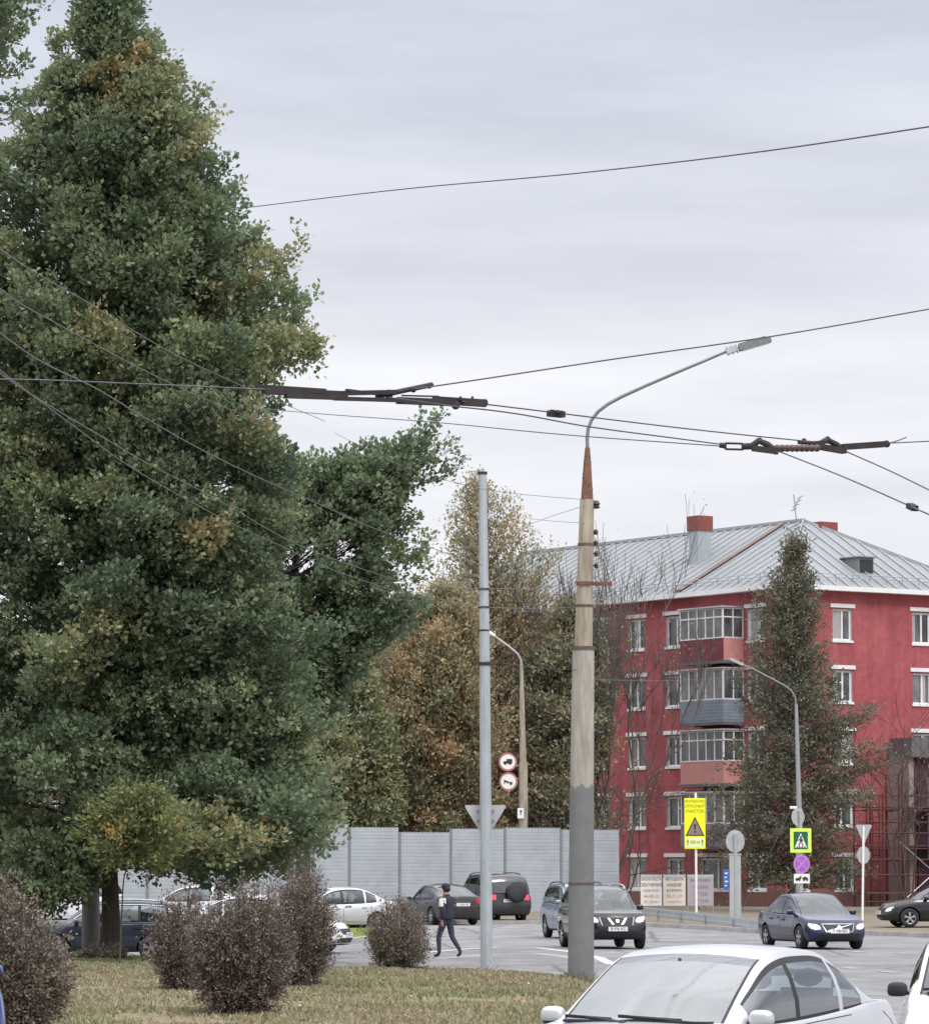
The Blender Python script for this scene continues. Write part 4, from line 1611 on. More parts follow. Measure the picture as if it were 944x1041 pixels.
f.box(c[0] - 9.6 * s, c[0] + 9.6 * s, c[1] - .096, c[1] - .092, c[2] - 24.2 * s, c[2] - 14 * s)
f.build('distance_plate', M['sign_lime_pale'], sb)
text_part('500 м', 4.6 * s, M['ink_dull'], sb, c[0], c[2] - 19 * s, c[1] - .101, sx=.85)
f = MB()
for x in (-7.4, 7.4):
    f.prism(pts([(x - .45, -22), (x + .45, -22), (x + .45, -18.4), (x + 1.3, -18.4), (x, -15.8), (x - 1.3, -18.4), (x - .45, -18.4)]), c[1] - .105, c[1] - .100)
f.build('arrow', M['ink_dull'], sb)

# three banners behind the guard rail
Y = 158
s = Y / FPX
M['banner_a'] = mat('white banner cloth', (0.68, 0.65, 0.62), .8, var=.08, scale=1.5)
M['banner_b'] = mat('cream banner cloth', (0.64, 0.59, 0.53), .8, var=.08, scale=1.5)
M['banner_c'] = mat('grey banner cloth', (0.36, 0.34, 0.36), .8, var=.08, scale=1.5)
for x0, x1, m_, lab, rows in (
        (651, 672.5, 'banner_a', 'white banner with black lines over red figures, beside the corner of the barrier', [('ШКОЛА РОСТА', 3.6, 'ink'), ('ОБУЧЕНИЕ', 4.6, 'ink'), ('ЗАПИСЬ ПО ТЕЛ.', 2.5, 'ink'), ('44-08-12', 4.6, 'ink_red'), ('92-33-41', 4.4, 'ink_red')]),
        (674, 696.5, 'banner_b', 'cream banner with large red figures between the white and the grey banner', [('АВТО ШКОЛА', 3.6, 'ink'), ('НАБОР', 4.6, 'ink'), ('В ГРУППУ', 3.4, 'ink'), ('92-11-37', 5.0, 'ink_red'), ('КАЖДЫЙ ДЕНЬ', 2.5, 'ink_red')]),
        (698.5, 725, 'banner_c', 'grey banner with violet lettering under the yellow warning board', [('ВЫПОЛНЯЕМ', 3.4, 'ink_violet'), ('ОТДЕЛКУ', 3.6, 'ink_violet'), ('1 ЭТАЖ', 4.4, 'ink_violet'), ('2 ЭТАЖ', 4.4, 'ink_violet')])):
    b = post_base((x0 + x1) / 2, Y)
    bn = thing('advertising_banner', lab, 'banner', b)
    c0, c1 = P(x0, 921, Y) - b, P(x1, 890, Y) - b
    f = MB()
    for x in (c0[0] + .02, c1[0] - .02):
        f.tube([(x, .03, -.1), (x, .03, c1[2] + .05)], .025, 6)
    f.tube([(c0[0], .03, c1[2]), (c1[0], .03, c1[2])], .02, 6)
    f.build('frame', M['steel'], bn)
    f = MB()
    f.box(c0[0], c1[0], -.01, .004, c0[2], c1[2])
    sh = f.build('cloth', M[m_], bn)
    H = c1[2] - c0[2]
    for k, (t, sz, ink) in enumerate(rows):
        text_part(t, sz * s * .98, M[ink], sh, (c0[0] + c1[0]) / 2, c1[2] - H * (k + .75) / (len(rows) + .4), -.016, sx=.78 if len(t) > 9 else .95)
    f = MB()
    f.box(c0[0], c1[0], -.014, -.0105, c1[2] - H * .09, c1[2])
    f.build('header_strip', M['sign_back'], sh)

# guard rail, sloping down towards its end
gp0, gp1, gp2 = P(640, 920.6, 150), P(735, 931.0, 134), P(792, 939, 126)
path = []
for k in range(13):
    path.append(gp0 + (gp1 - gp0) * k / 12)
for k in range(1, 6):
    path.append(gp1 + (gp2 - gp1) * k / 5)
path = np.array(path)
b = np.array([gp1[0], gp1[1], float(gz(gp1[0], gp1[1])) + .1])
gr = thing('guard_rail', 'grey steel guard rail sloping down along the verge behind the two oncoming cars', 'guard rail', b)
prof = [(0, 0), (.05, -.03), (.05, -.09), (0, -.13), (0, -.18), (.05, -.22), (.05, -.28), (0, -.31)]
V, F = [], []
for p in path:
    for o_, z in prof:
        V.append(p - b + np.array([0, -o_, z]))
m_ = len(prof)
for i in range(len(path) - 1):
    for j in range(m_ - 1):
        F.append((i * m_ + j, i * m_ + j + 1, (i + 1) * m_ + j + 1, (i + 1) * m_ + j))
o = raw_mesh('rail_beam', V, F, M['galv'], gr)
mod = o.modifiers.new('solid', 'SOLIDIFY')
mod.thickness = 0.012
for i in range(1, len(path) - 1, 3):
    p = path[i] - b
    f = MB()
    f.box(p[0] - .06, p[0] + .06, p[1] + .03, p[1] + .13, -.5, p[2] - .03)
    f.build('post', M['steel'], gr)

# ------------------------------------------------------------------ trees
def proj(p):
    """world points -> photo pixels"""
    p = np.asarray(p, float)
    x, y, z = p[:, 0], p[:, 1], p[:, 2] - CAMH
    d = y * math.cos(PITCH) + z * math.sin(PITCH)
    v = -y * math.sin(PITCH) + z * math.cos(PITCH)
    return np.stack([PW / 2 + FPX * x / d, PH / 2 - FPX * v / d], 1)


def unit(a):
    return a / (np.linalg.norm(a, axis=-1, keepdims=True) + 1e-12)


def leaves(tips, outs, m, size, spread, hue0, hvar, rg, aspect=0.5, droop=0.0, upb=0.5):
    n = len(tips)
    T = np.repeat(tips, m, 0)
    O = np.repeat(outs, m, 0)
    k = n * m
    a = unit(O * 0.75 + rg.normal(0, 0.6, (k, 3)) + [0, 0, -droop])
    c = T + rg.normal(0, spread, (k, 3)) + a * size * 0.3
    L_ = size * rg.uniform(0.5, 1.4, (k, 1))
    nrm = rg.normal(0, 0.6, (k, 3)) + [0, 0, upb]
    b = unit(np.cross(a, nrm))
    nn = np.cross(b, a)
    wv = b * L_ * aspect
    V = np.stack([c, c + a * L_ * .5 + wv * .5 + nn * L_ * .08, c + a * L_, c + a * L_ * .55 - wv * .5 + nn * L_ * .08], 1).reshape(-1, 3)
    h = np.repeat(hue0, m) + rg.normal(0, hvar, k)
    return V, np.clip(h, 0, 1)


def fast_tubes(P0, rad, sides=3):
    """P0 (n,k,3) polylines, rad (n,k)"""
    n, k, _ = P0.shape
    t = unit(np.gradient(P0, axis=1))
    ref = np.where(np.abs(t[..., 2:3]) < 0.9, np.array([0, 0, 1.0]), np.array([1.0, 0, 0]))
    u = unit(np.cross(t, ref))
    w = np.cross(t, u)
    an = np.linspace(0, 2 * np.pi, sides, endpoint=False)
    V = P0[:, :, None, :] + rad[:, :, None, None] * (np.cos(an)[None, None, :, None] * u[:, :, None, :] + np.sin(an)[None, None, :, None] * w[:, :, None, :])
    idx = np.arange(n * k * sides).reshape(n, k, sides)
    a, b_ = idx[:, :-1, :], idx[:, 1:, :]
    Q = np.stack([a, np.roll(a, -1, 2), np.roll(b_, -1, 2), b_], -1).reshape(-1, 4)
    return V.reshape(-1, 3), Q


def crown_tree(name, label, trunk_px, Y, poly, leaf, mats, rmax=1.25, tmax=4.5, k_tips=24, m_leaf=15, r_trunk=0.22, holes=(), seed=1,
               hue_spread=0.18, hue_mean=0.4, sprig=1.0, thin=0.0, group=None, upb=0.5, spacing=0.95, cat='tree', carve=0.2, cscale=1.0,
               edge_px=9, twigs=4, leaf_spread=0.09, parts=('crown', 'trunk'), hue_fn=None, squash=0.58, limb_low=0.8, limb_every=1):
    rg = np.random.default_rng(seed)
    poly = np.array(poly, float)
    s = FPX / Y
    lo, hi = poly.min(0), poly.max(0)
    lo = np.maximum(lo, [-140, -140])
    tb = P(trunk_px[0][0], 900, Y)
    zb = ground_at(tb[0], tb[1])
    base = np.array([tb[0], Y, zb])
    # bough centres, thrown inside the outline with a lens of depth; noise notches the rim
    cand = rg.uniform(lo, hi, (9000, 2))
    cand = cand[inside(poly, cand)]
    d = edge_dist(poly, cand)
    ph = rg.uniform(0, 6.28, 4)
    u_, v_ = cand[:, 0] / s / cscale, cand[:, 1] / s / cscale
    nz = np.sin(u_ * 3.1 + ph[0] + 1.3 * np.sin(v_ * 1.7 + ph[1])) * np.sin(v_ * 3.4 + ph[2] + 1.1 * np.sin(u_ * 1.9 + ph[3]))
    k = (d > edge_px * 0.6) & ((d > 1.1 * s * cscale) | (nz < carve))
    cand, d = cand[k], d[k]
    for hx, hy, hr in holes:
        k = np.hypot(cand[:, 0] - hx, cand[:, 1] - hy) > hr
        cand, d = cand[k], d[k]
    acc, accr, accd = np.zeros((0, 3)), np.zeros(0), np.zeros(0)
    for (x, y), q_ in zip(cand, d):
        r = min(rmax, max(0.30, q_ / s * 0.9)) * rg.uniform(0.7, 1.12)
        T = min(tmax, 0.95 * q_ / s + 0.15)
        dep = (rg.random() ** 0.7) * rg.choice([-1, 1], p=[0.66, 0.34]) * T
        p = P(x, y, Y + dep)
        if len(acc):
            df = (acc - p) / [1, 1, 0.72]
            if (np.linalg.norm(df, axis=1) < spacing * 0.5 * (accr + r)).any():
                continue
        acc = np.vstack([acc, p])
        accr = np.append(accr, r)
        accd = np.append(accd, q_ / s)
    tpx = np.array(trunk_px, float)
    ax = np.array([P(x, y, Y) for x, y in tpx])
    ax[0, 2] = zb - 0.3
    axz = ax[:, 2]
    def axis_at(z):
        return np.array([np.interp(z, axz, ax[:, 0]), np.interp(z, axz, ax[:, 1]), z])
    tips, outs, hues, tw = [], [], [], []
    for c, r, de in zip(acc, accr, accd):
        kk = max(4, int(k_tips * (r / rmax) ** 1.8))
        radial = c - axis_at(min(c[2], axz[-1]))
        radial[2] = 0
        radial = radial / (np.linalg.norm(radial) + 0.5)
        u = unit(rg.normal(0, 1, (kk, 3)) + 0.45 * radial + [0, 0, 0.35])
        rad = r * rg.uniform(0.15, 1.0, (kk, 1)) ** 0.55
        tilt = rg.normal(0, .25, 3)
        t = c + u * rad * [1, 1, squash] + (u * rad) @ radial[:, None] * np.array([[0, 0, 0.30]]) + np.array([0, 0, 1.0]) * ((u * rad) @ tilt)[:, None] * .5
        o = unit(0.7 * u + 0.6 * radial + [0, 0, 0.5])
        hb = hue_mean + rg.normal(0, hue_spread)
        if hue_fn is not None:
            hb += hue_fn(c)
        tips.append(t); outs.append(o); hues.append(np.full(kk, hb) + rg.normal(0, 0.06, kk))
        j = rg.permutation(kk)[:twigs]
        tw.append(np.stack([np.repeat(c[None], len(j), 0), (c + t[j]) / 2 + rg.normal(0, .05, (len(j), 3)) + [0, 0, .04], t[j]], 1))
        if sprig > 0 and (de < 1.3 or rg.random() < .5):
            for _ in range(int(1 + 2.2 * sprig * rg.random())):
                dr = unit(radial * 1.1 + rg.normal(0, 0.42, 3) + [0, 0, 0.55])
                ln = rg.uniform(0.55, 1.15) * sprig * (0.45 + r)
                n_ = int(4 + 5 * ln)
                tt = np.linspace(0.3, 1, n_)[:, None]
                q_ = c + dr * ln * tt + rg.normal(0, 0.06, (n_, 3)) * (1.5 - tt)
                tips.append(q_); outs.append(np.repeat(dr[None], n_, 0)); hues.append(np.full(n_, hb + .06))
                tw.append(np.stack([c, c + dr * ln * .5, c + dr * ln], 0)[None])
    tips, outs, hues = np.vstack(tips), np.vstack(outs), np.concatenate(hues)
    pp = proj(tips)
    ok = inside(poly, pp) | (edge_dist(poly, pp) < edge_px)
    for hx, hy, hr in holes:
        ok &= np.hypot(pp[:, 0] - hx, pp[:, 1] - hy) > hr * rg.uniform(.5, 1.0, len(pp))
    if thin:
        ok &= rg.random(len(ok)) > thin
    tips, outs, hues = tips[ok], outs[ok], hues[ok]
    V, H = leaves(tips, outs, m_leaf, leaf, leaf_spread, hues, 0.08, rg, upb=upb)
    root = thing(name, label, cat, base, 0, group)
    quads_mesh(parts[0], V - base, np.arange(len(V)).reshape(-1, 4), mats[0], root, H)
    mb = MB()
    ts = np.linspace(0, 1, len(ax) * 5)
    fi = ts * (len(ax) - 1)
    axp = np.stack([np.interp(fi, np.arange(len(ax)), ax[:, i]) for i in range(3)], 1)
    axp[1:, :2] += rg.normal(0, r_trunk * .12, (len(axp) - 1, 2))
    rr = r_trunk * (1 - 0.9 * ts) * (1 + 0.35 * np.exp(-ts * len(ts) / 2.0))
    mb.tube(axp - base, rr, 12)
    lims = []
    zlow = acc[:, 2].min()
    for i, (c, r) in enumerate(zip(acc, accr)):
        if i % limb_every:
            continue
        h0 = np.linalg.norm(c[:2] - axis_at(c[2])[:2])
        zmin = min(zlow + limb_low + rg.uniform(0, 2.2) * min(1, (axz[-1] - zlow) / 8), axz[-1] - .2)
        z0 = np.clip(c[2] - rg.uniform(0.25, 0.5) * h0, zmin, axz[-1] - .1)
        a = axis_at(z0)
        ln = np.linalg.norm(c - a)
        k = np.linspace(0, 1, 7)[:, None]
        pth = a + (c - a) * k + np.sin(k * np.pi) * np.array([0, 0, 0.10 * ln]) + rg.normal(0, 0.03 * ln, (7, 3)) * np.sin(k * np.pi)
        lims.append((pth - base, np.minimum(0.012 + 0.007 * ln, r_trunk * .5) * (1 - 0.8 * k[:, 0])))
    LV, LQ = fast_tubes(np.array([l[0] for l in lims]), np.array([l[1] for l in lims]), 6)
    tw = np.concatenate(tw, 0)
    TV, TQ = fast_tubes(tw - base, np.tile(np.array([[0.014, 0.009, 0.004]]), (len(tw), 1)), 3)
    tv = np.array(mb.v)
    q4 = np.array([f_ for f_ in mb.f if len(f_) == 4])
    quads_mesh(parts[1], np.vstack([tv, LV, TV]), np.vstack([q4, LQ + len(tv), TQ + len(tv) + len(LV)]), mats[1], root, smooth=True)
    return root


def layered_tree(name, label, axis_px, Y, right, leaf, mats, left=None, n_br=150, el=(-0.05, 0.9), side=0.85, seed=1, m_leaf=9, r_trunk=.2, hue_mean=.4, hue_spread=.12, tuft=.10,
                 sec_step=.34, sec_len=.42, tuft_step=.26, bare=.28, pad=.14, cat='tree', parts=('crown', 'trunk'), hue_fn=None, zpow=1.0, upb=.7, group=None, jitter=(.72, 1.06), aspect=.5, gap=None, droop=0.0, spire=True, extra=0, taper=.75, shoots=(), lobes=.20, clump=0, clump_r=(.45, .85), inner=0):
    """tree grown branch by branch: tiers of limbs leave the trunk, flat sprays of twigs fan out from them and carry leaf tufts.
    right / left: (py, px) reach of the crown to either side"""
    rg = np.random.default_rng(seed)
    s = FPX / Y
    tb = P(axis_px[0][0], 900, Y)
    zb = ground_at(tb[0], tb[1])
    base = np.array([tb[0], Y, zb])
    ax = np.array([P(x, y, Y) for x, y in axis_px]); ax[0, 2] = zb - .3
    axz = ax[:, 2]
    axis_at = lambda z: np.array([np.interp(z, axz, ax[:, 0]), np.interp(z, axz, ax[:, 1]), z])
    def reach(tab):
        t = sorted((P(x, y, Y)[2], P(x, y, Y)[0]) for y, x in tab)
        return np.array([q[0] for q in t]), np.array([q[1] for q in t])
    rz, rx = reach(right)
    lz, lx = reach(left) if left else (None, None)
    z0, z1 = rz[0], min(rz[-1], axz[-1])
    branches, secs, tips, outs, hues = [], [], [], [], []
    lp = rg.uniform(0, 6.28, 3)
    for i in range(n_br + extra + len(shoots)):
        zt = z0 + (z1 - z0) * ((i + rg.random()) / n_br) ** zpow
        az = i * 2.39996 + rg.normal(0, .35)
        jl, jh = jitter
        if n_br + extra > i >= n_br:
            zt = z0 + (z1 - z0) * (i - n_br + rg.random()) / extra
            az = rg.uniform(-.95, .7)
            jl, jh = .82, 1.07
        f = (zt - z0) / max(z1 - z0, .1)
        c, sn = math.cos(az), math.sin(az)
        Rr = max(.35, np.interp(zt, rz, rx) - axis_at(zt)[0])
        Rl = max(.35, axis_at(zt)[0] - np.interp(zt, lz, lx)) if left else Rr
        Rx = Rr if c > 0 else Rl
        Rm = .5 * (Rr + Rl) * side
        L0_ = 1.0 / math.sqrt((c / Rx) ** 2 + (sn / Rm) ** 2)
        L_ = L0_ * rg.uniform(jl, jh)
        L_ *= 1 - lobes * .5 + lobes * math.sin(az * 3 + zt * 1.1 + lp[0]) * math.sin(zt * 1.9 + lp[1] + math.sin(az * 2 + lp[2]))
        L_ = min(L_, L0_ * rg.uniform(.95, max(1.02, jh - .04)))
        ea = el[0] + (el[1] - el[0]) * f + rg.normal(0, .08)
        start_z = max(zt - L_ * math.tan(ea), axz[0] + .6 * (z0 - axz[0]) if z0 - axz[0] > 2 else axz[0] + .3)
        start_z = min(start_z, axz[-1] - .05)
        a = axis_at(start_z)
        tip = axis_at(zt) + [c * L_, sn * L_, 0]
        tip[2] = zt
        if i >= n_br + extra:
            sh_ = shoots[i - n_br - extra]
            tip = P(sh_[0], sh_[1], Y + sh_[2])
            rise = sh_[3] if len(sh_) > 3 else 0.0
            a = axis_at(np.clip(tip[2] - rise, axz[0] + 2.6, axz[-1]))
            L_ = np.linalg.norm(tip - a)
        k = np.linspace(0, 1, 9)[:, None]
        bow = np.sin(k * np.pi) * np.array([0, 0, (.06 - droop) * L_])
        pth = a + (tip - a) * k + bow + rg.normal(0, .022 * L_, (9, 3)) * np.sin(k * np.pi) * [1, 1, .6]
        branches.append((pth, (.012 + .0075 * L_) * (1 - .82 * k[:, 0])))
        hb = hue_mean + rg.normal(0, hue_spread) + (hue_fn(tip) if hue_fn else 0)
        d0 = unit(tip - a)
        sidev = unit(np.cross(d0, [0, 0, 1.0]))
        ln = np.linalg.norm(tip - a)
        t = bare * ln if ln > 1.2 else .1
        sgn = 1
        while t < ln:
            q = t / ln
            o = np.array([np.interp(q, k[:, 0], pth[:, j]) for j in range(3)])
            ang = rg.uniform(.55, 1.15) * (1 - .45 * q)
            sl = (sec_len * ln * (1 - taper * q) * rg.uniform(.55, 1.1) + .32) * min(1, .45 + ln * .35)
            sl = min(sl, 1.9)
            d = unit(d0 * math.cos(ang) + sidev * sgn * math.sin(ang) + [0, 0, rg.normal(.16, .16)])
            e = o + d * sl
            m_ = o + d * sl * .5 + rg.normal(0, .05 * sl, 3)
            secs.append(np.stack([o, m_, e]))
            nt = max(2, int(sl / tuft_step))
            u = np.linspace(.22, 1, nt)[:, None]
            P_ = o + (e - o) * u + rg.normal(0, pad, (nt, 3)) * [1, 1, .75] + [0, 0, .05]
            tips.append(P_)
            outs.append(np.repeat(unit(d + [0, 0, .55])[None], nt, 0))
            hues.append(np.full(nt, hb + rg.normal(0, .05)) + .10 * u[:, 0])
            sgn = -sgn if rg.random() < .85 else sgn
            t += sec_step * rg.uniform(.7, 1.3)
        for _ in range(clump):                      # rounded leaf masses along the outer limb
            q = rg.uniform(.45, .98)
            o = np.array([np.interp(q, k[:, 0], pth[:, j]) for j in range(3)]) + rg.normal(0, .22, 3)
            r_ = rg.uniform(*clump_r) * min(1, .4 + L_ * .25)
            nt = int(34 * (r_ / .65) ** 2)
            u = unit(rg.normal(0, 1, (nt, 3)) + [0, 0, .45] + .35 * d0)
            P_ = o + u * r_ * rg.uniform(.55, 1.0, (nt, 1)) * [1, 1, .68]
            tips.append(P_)
            outs.append(unit(u * .8 + .5 * d0 + [0, 0, .4]))
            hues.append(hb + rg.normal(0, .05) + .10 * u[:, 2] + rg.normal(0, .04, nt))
            jj = rg.permutation(nt)[:4]
            secs.extend(np.stack([o, (o + P_[x_]) / 2, P_[x_]]) for x_ in jj)
        # leading shoot
        nt = 5
        u = np.linspace(0, 1, nt)[:, None]
        d = unit(d0 + [0, 0, .35] + rg.normal(0, .15, 3))
        sh = rg.uniform(.35, .8) * min(1.0, .4 + L_ * .25)
        tips.append(tip + d * sh * u + rg.normal(0, .05, (nt, 3)))
        outs.append(np.repeat(d[None], nt, 0)); hues.append(np.full(nt, hb + .1))
        secs.append(np.stack([tip, tip + d * sh * .5, tip + d * sh]))
    if spire:
        top = ax[-1]
        for _ in range(10):
            d = unit(rg.normal(0, .35, 3) + [0, 0, 1])
            q = top - [0, 0, rg.uniform(0, 1.5)]
            u = np.linspace(0, 1, 5)[:, None]
            tips.append(q + d * .8 * u + rg.normal(0, .06, (5, 3))); outs.append(np.repeat(d[None], 5, 0)); hues.append(np.full(5, hue_mean + .15))
            secs.append(np.stack([q, q + d * .4, q + d * .8]))
    tips, outs, hues = np.vstack(tips), np.vstack(outs), np.concatenate(hues)
    if gap:
        pp = proj(tips)
        ok = np.ones(len(tips), bool)
        for hx, hy, hr in gap:
            ok &= np.hypot(pp[:, 0] - hx, pp[:, 1] - hy) > hr * rg.uniform(.5, 1.0, len(pp))
        tips, outs, hues = tips[ok], outs[ok], hues[ok]
    V, H = leaves(tips, outs, m_leaf, leaf, tuft, hues, .07, rg, upb=upb, aspect=aspect)
    root = thing(name, label, cat, base, 0, group)
    quads_mesh(parts[0], V - base, np.arange(len(V)).reshape(-1, 4), mats[0], root, H)
    mb = MB()
    ts = np.linspace(0, 1, len(ax) * 5)
    fi = ts * (len(ax) - 1)
    axp = np.stack([np.interp(fi, np.arange(len(ax)), ax[:, i]) for i in range(3)], 1)
    axp[1:, :2] += rg.normal(0, r_trunk * .12, (len(axp) - 1, 2))
    mb.tube(axp - base, r_trunk * (1 - .93 * ts) * (1 + .35 * np.exp(-ts * len(ts) / 2.0)), 12)
    tv, q4 = np.array(mb.v), np.array([f_ for f_ in mb.f if len(f_) == 4])
    BV, BQ = fast_tubes(np.array([b[0] for b in branches]) - base, np.array([b[1] for b in branches]), 6)
    sc = np.array(secs) - base
    SV, SQ = fast_tubes(sc, np.tile(np.array([[.013, .009, .004]]), (len(sc), 1)), 3)
    quads_mesh(parts[1], np.vstack([tv, BV, SV]), np.vstack([q4, BQ + len(tv), SQ + len(tv) + len(BV)]), mats[1], root, smooth=True)
    print(label[:40], 'leaves', len(V) // 4)
    return root


M['oak_leaf'] = leaf_mat('oak leaves', [(0, (0.097, 0.136, 0.084)), (0.35, (0.159, 0.209, 0.123)), (0.6, (0.215, 0.262, 0.146)), (0.85, (0.288, 0.307, 0.160)), (1, (0.384, 0.301, 0.154))], 0.32, 0.75)
M['lime_leaf'] = leaf_mat('yellow green leaves', [(0, (0.125, 0.155, 0.07)), (0.6, (0.205, 0.23, 0.09)), (0.9, (0.31, 0.28, 0.10)), (1, (0.46, 0.25, 0.08))], 0.3, 0.7)
M['rusty_leaf'] = leaf_mat('autumn leaves', [(0, (0.215, 0.229, 0.143)), (0.35, (0.322, 0.294, 0.179)), (0.6, (0.407, 0.322, 0.194)), (1, (0.558, 0.358, 0.186))], 0.3, 0.8)
M['olive_leaf'] = leaf_mat('olive leaves', [(0, (0.174, 0.202, 0.123)), (0.5, (0.263, 0.280, 0.157)), (1, (0.347, 0.325, 0.168))], 0.3, 0.8)
M['deep_leaf'] = leaf_mat('dark green leaves', [(0, (0.152, 0.167, 0.123)), (0.5, (0.248, 0.248, 0.165)), (1, (0.343, 0.289, 0.179))], 0.25, 0.8)
M['pyramid_leaf'] = leaf_mat('brownish green leaves', [(0, (0.102, 0.110, 0.084)), (0.5, (0.168, 0.170, 0.120)), (1, (0.252, 0.204, 0.144))], 0.25, 0.8)

OAK_R = [(-150, 108), (-60, 116), (-10, 122), (25, 128), (50, 150), (75, 182), (92, 204), (105, 215), (128, 246), (150, 246), (180, 250), (210, 262), (240, 274), (270, 296), (300, 326), (320, 332), (345, 318), (380, 326), (410, 336), (450, 338),
         (500, 326), (550, 316), (600, 326), (650, 344), (690, 340), (730, 322), (790, 318), (840, 312), (862, 290), (876, 250)]
OAK_L = [(-150, 80), (-40, 84), (40, 70), (110, 20), (160, -30), (250, -90), (400, -140), (600, -170), (876, -160)]
layered_tree('oak_tree', 'tall broad green oak filling the whole left side, trunk beside a concrete pole', [(113, 975), (112, 860), (110, 600), (108, 250), (104, 0), (104, -130)], 88.2, OAK_R, 0.12,
             (M['oak_leaf'], M['bark']), left=OAK_L, n_br=300, extra=110, lobes=.28, taper=.6, clump=3, el=(.06, 0.95), side=.62, seed=3, m_leaf=12, r_trunk=.205, hue_mean=.40, hue_spread=.15, tuft=.075, aspect=.72, zpow=.92,
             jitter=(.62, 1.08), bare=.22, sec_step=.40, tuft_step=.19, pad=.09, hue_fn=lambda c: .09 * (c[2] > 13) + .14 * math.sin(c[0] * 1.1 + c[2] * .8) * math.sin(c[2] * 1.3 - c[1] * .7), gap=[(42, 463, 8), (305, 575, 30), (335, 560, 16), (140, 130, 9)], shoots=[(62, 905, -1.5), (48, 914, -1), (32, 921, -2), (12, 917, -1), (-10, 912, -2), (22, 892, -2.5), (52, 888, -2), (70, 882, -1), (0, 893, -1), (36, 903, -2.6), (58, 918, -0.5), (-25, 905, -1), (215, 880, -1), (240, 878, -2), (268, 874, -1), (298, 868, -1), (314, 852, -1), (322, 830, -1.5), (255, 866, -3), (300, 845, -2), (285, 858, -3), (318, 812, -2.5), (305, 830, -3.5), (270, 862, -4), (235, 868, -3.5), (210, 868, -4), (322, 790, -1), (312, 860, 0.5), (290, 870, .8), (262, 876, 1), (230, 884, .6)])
OAK2_R = [(468, 360), (480, 395), (490, 425), (502, 440), (520, 440), (545, 432), (575, 420), (610, 424), (640, 400), (670, 372), (700, 350), (730, 330)]
OAK2_L = [(468, 250), (700, 200), (730, 200)]
layered_tree('oak_tree', 'green oak behind the tall one, reaching right towards the slim grey pole', [(312, 960), (306, 840), (296, 640), (302, 530), (320, 472)], 101, OAK2_R, 0.125,
             (M['oak_leaf'], M['bark']), left=OAK2_L, n_br=110, extra=40, clump=2, taper=.6, el=(.1, .7), side=.5, seed=5, m_leaf=12, r_trunk=.22, hue_mean=.36, hue_spread=.12, tuft=.08, aspect=.72, jitter=(.68, 1.06), bare=.26, sec_step=.34, tuft_step=.19, pad=.09, gap=[(305, 572, 30), (350, 562, 22), (400, 578, 9), (372, 505, 9), (410, 525, 8), (345, 525, 9), (395, 545, 7)], spire=False, shoots=[(431, 446, -.3, 3.0), (425, 462, .4, 2.4), (438, 470, 0, 2.0), (449, 488, .5, 1.6), (396, 484, -.5, 1.8)])
OAK3_R = [(-150, 30), (-60, 40), (-15, 50), (6, 58), (14, 44), (48, 32), (90, 24), (110, 8), (160, 2)]
layered_tree('oak_tree', 'oak whose leafy top alone enters at the upper left corner', [(-60, 975), (-58, 600), (-50, 200), (-40, -60), (-38, -160)], 82, OAK3_R, 0.12,
             (M['oak_leaf'], M['bark']), n_br=110, el=(.2, .9), seed=8, m_leaf=12, r_trunk=.3, hue_mean=.38, hue_spread=.1, tuft=.075, aspect=.72, pad=.09, sec_step=.25, tuft_step=.18)
SAP_R = [(806, 148), (814, 172), (826, 190), (842, 200), (858, 196), (872, 184), (884, 164)]
SAP_L = [(806, 122), (818, 104), (832, 90), (848, 84), (862, 98), (884, 122)]
layered_tree('maple_sapling', 'small yellow green sapling spreading low in front of the oak trunk', [(121, 976), (125, 900), (134, 850), (142, 806)], 82.6, SAP_R, 0.115,
             (M['lime_leaf'], M['bark']), left=SAP_L, n_br=66, lobes=.35, el=(-.35, .25), side=.7, seed=15, m_leaf=10, tuft_step=.15, sec_step=.22, r_trunk=.022, hue_mean=.30, hue_spread=.2, tuft=.07, jitter=(.6, 1.2), bare=.3, droop=-.02, pad=.09, spire=False,
             hue_fn=lambda c: .46 if c[0] < P(94, 850, 86)[0] and c[2] < P(98, 842, 86)[2] else 0.0)

TA = [(352, 846), (350, 800), (362, 740), (372, 690), (392, 655), (420, 628), (448, 604), (470, 606), (486, 640), (498, 700), (508, 770), (508, 846)]
TB = [(452, 700), (446, 650), (452, 590), (447, 545), (462, 520), (470, 498), (486, 492), (500, 500), (514, 530), (536, 545), (560, 566), (576, 600), (586, 650), (590, 760), (590, 850), (480, 850)]
TC = [(286, 850), (290, 760), (306, 700), (336, 676), (372, 690), (394, 750), (400, 850)]
TD = [(500, 855), (506, 740), (520, 690), (556, 640), (592, 640), (606, 690), (618, 770), (624, 850)]
TF = [(-60, 870), (-60, 700), (60, 640), (200, 660), (300, 690), (330, 760), (330, 870)]
TA_R = [(600, 464), (610, 486), (640, 502), (700, 512), (770, 520), (850, 522)]
TA_L = [(600, 438), (622, 400), (650, 366), (690, 345), (740, 335), (800, 330), (850, 330)]
layered_tree('autumn_tree', 'rusty brown autumn tree behind the barrier, between the oak and the slim grey pole', [(438, 950), (436, 840), (440, 700), (454, 598)], 174, TA_R, 0.19,
             (M['rusty_leaf'], M['bark']), left=TA_L, n_br=230, clump=1, clump_r=(.4, .8), el=(.25, 1.0), side=.7, seed=21, m_leaf=9, r_trunk=.2, hue_mean=.34, hue_spread=.2, tuft=.17, jitter=(.5, 1.1), bare=.2, sec_step=.34, tuft_step=.26, pad=.2, spire=False)
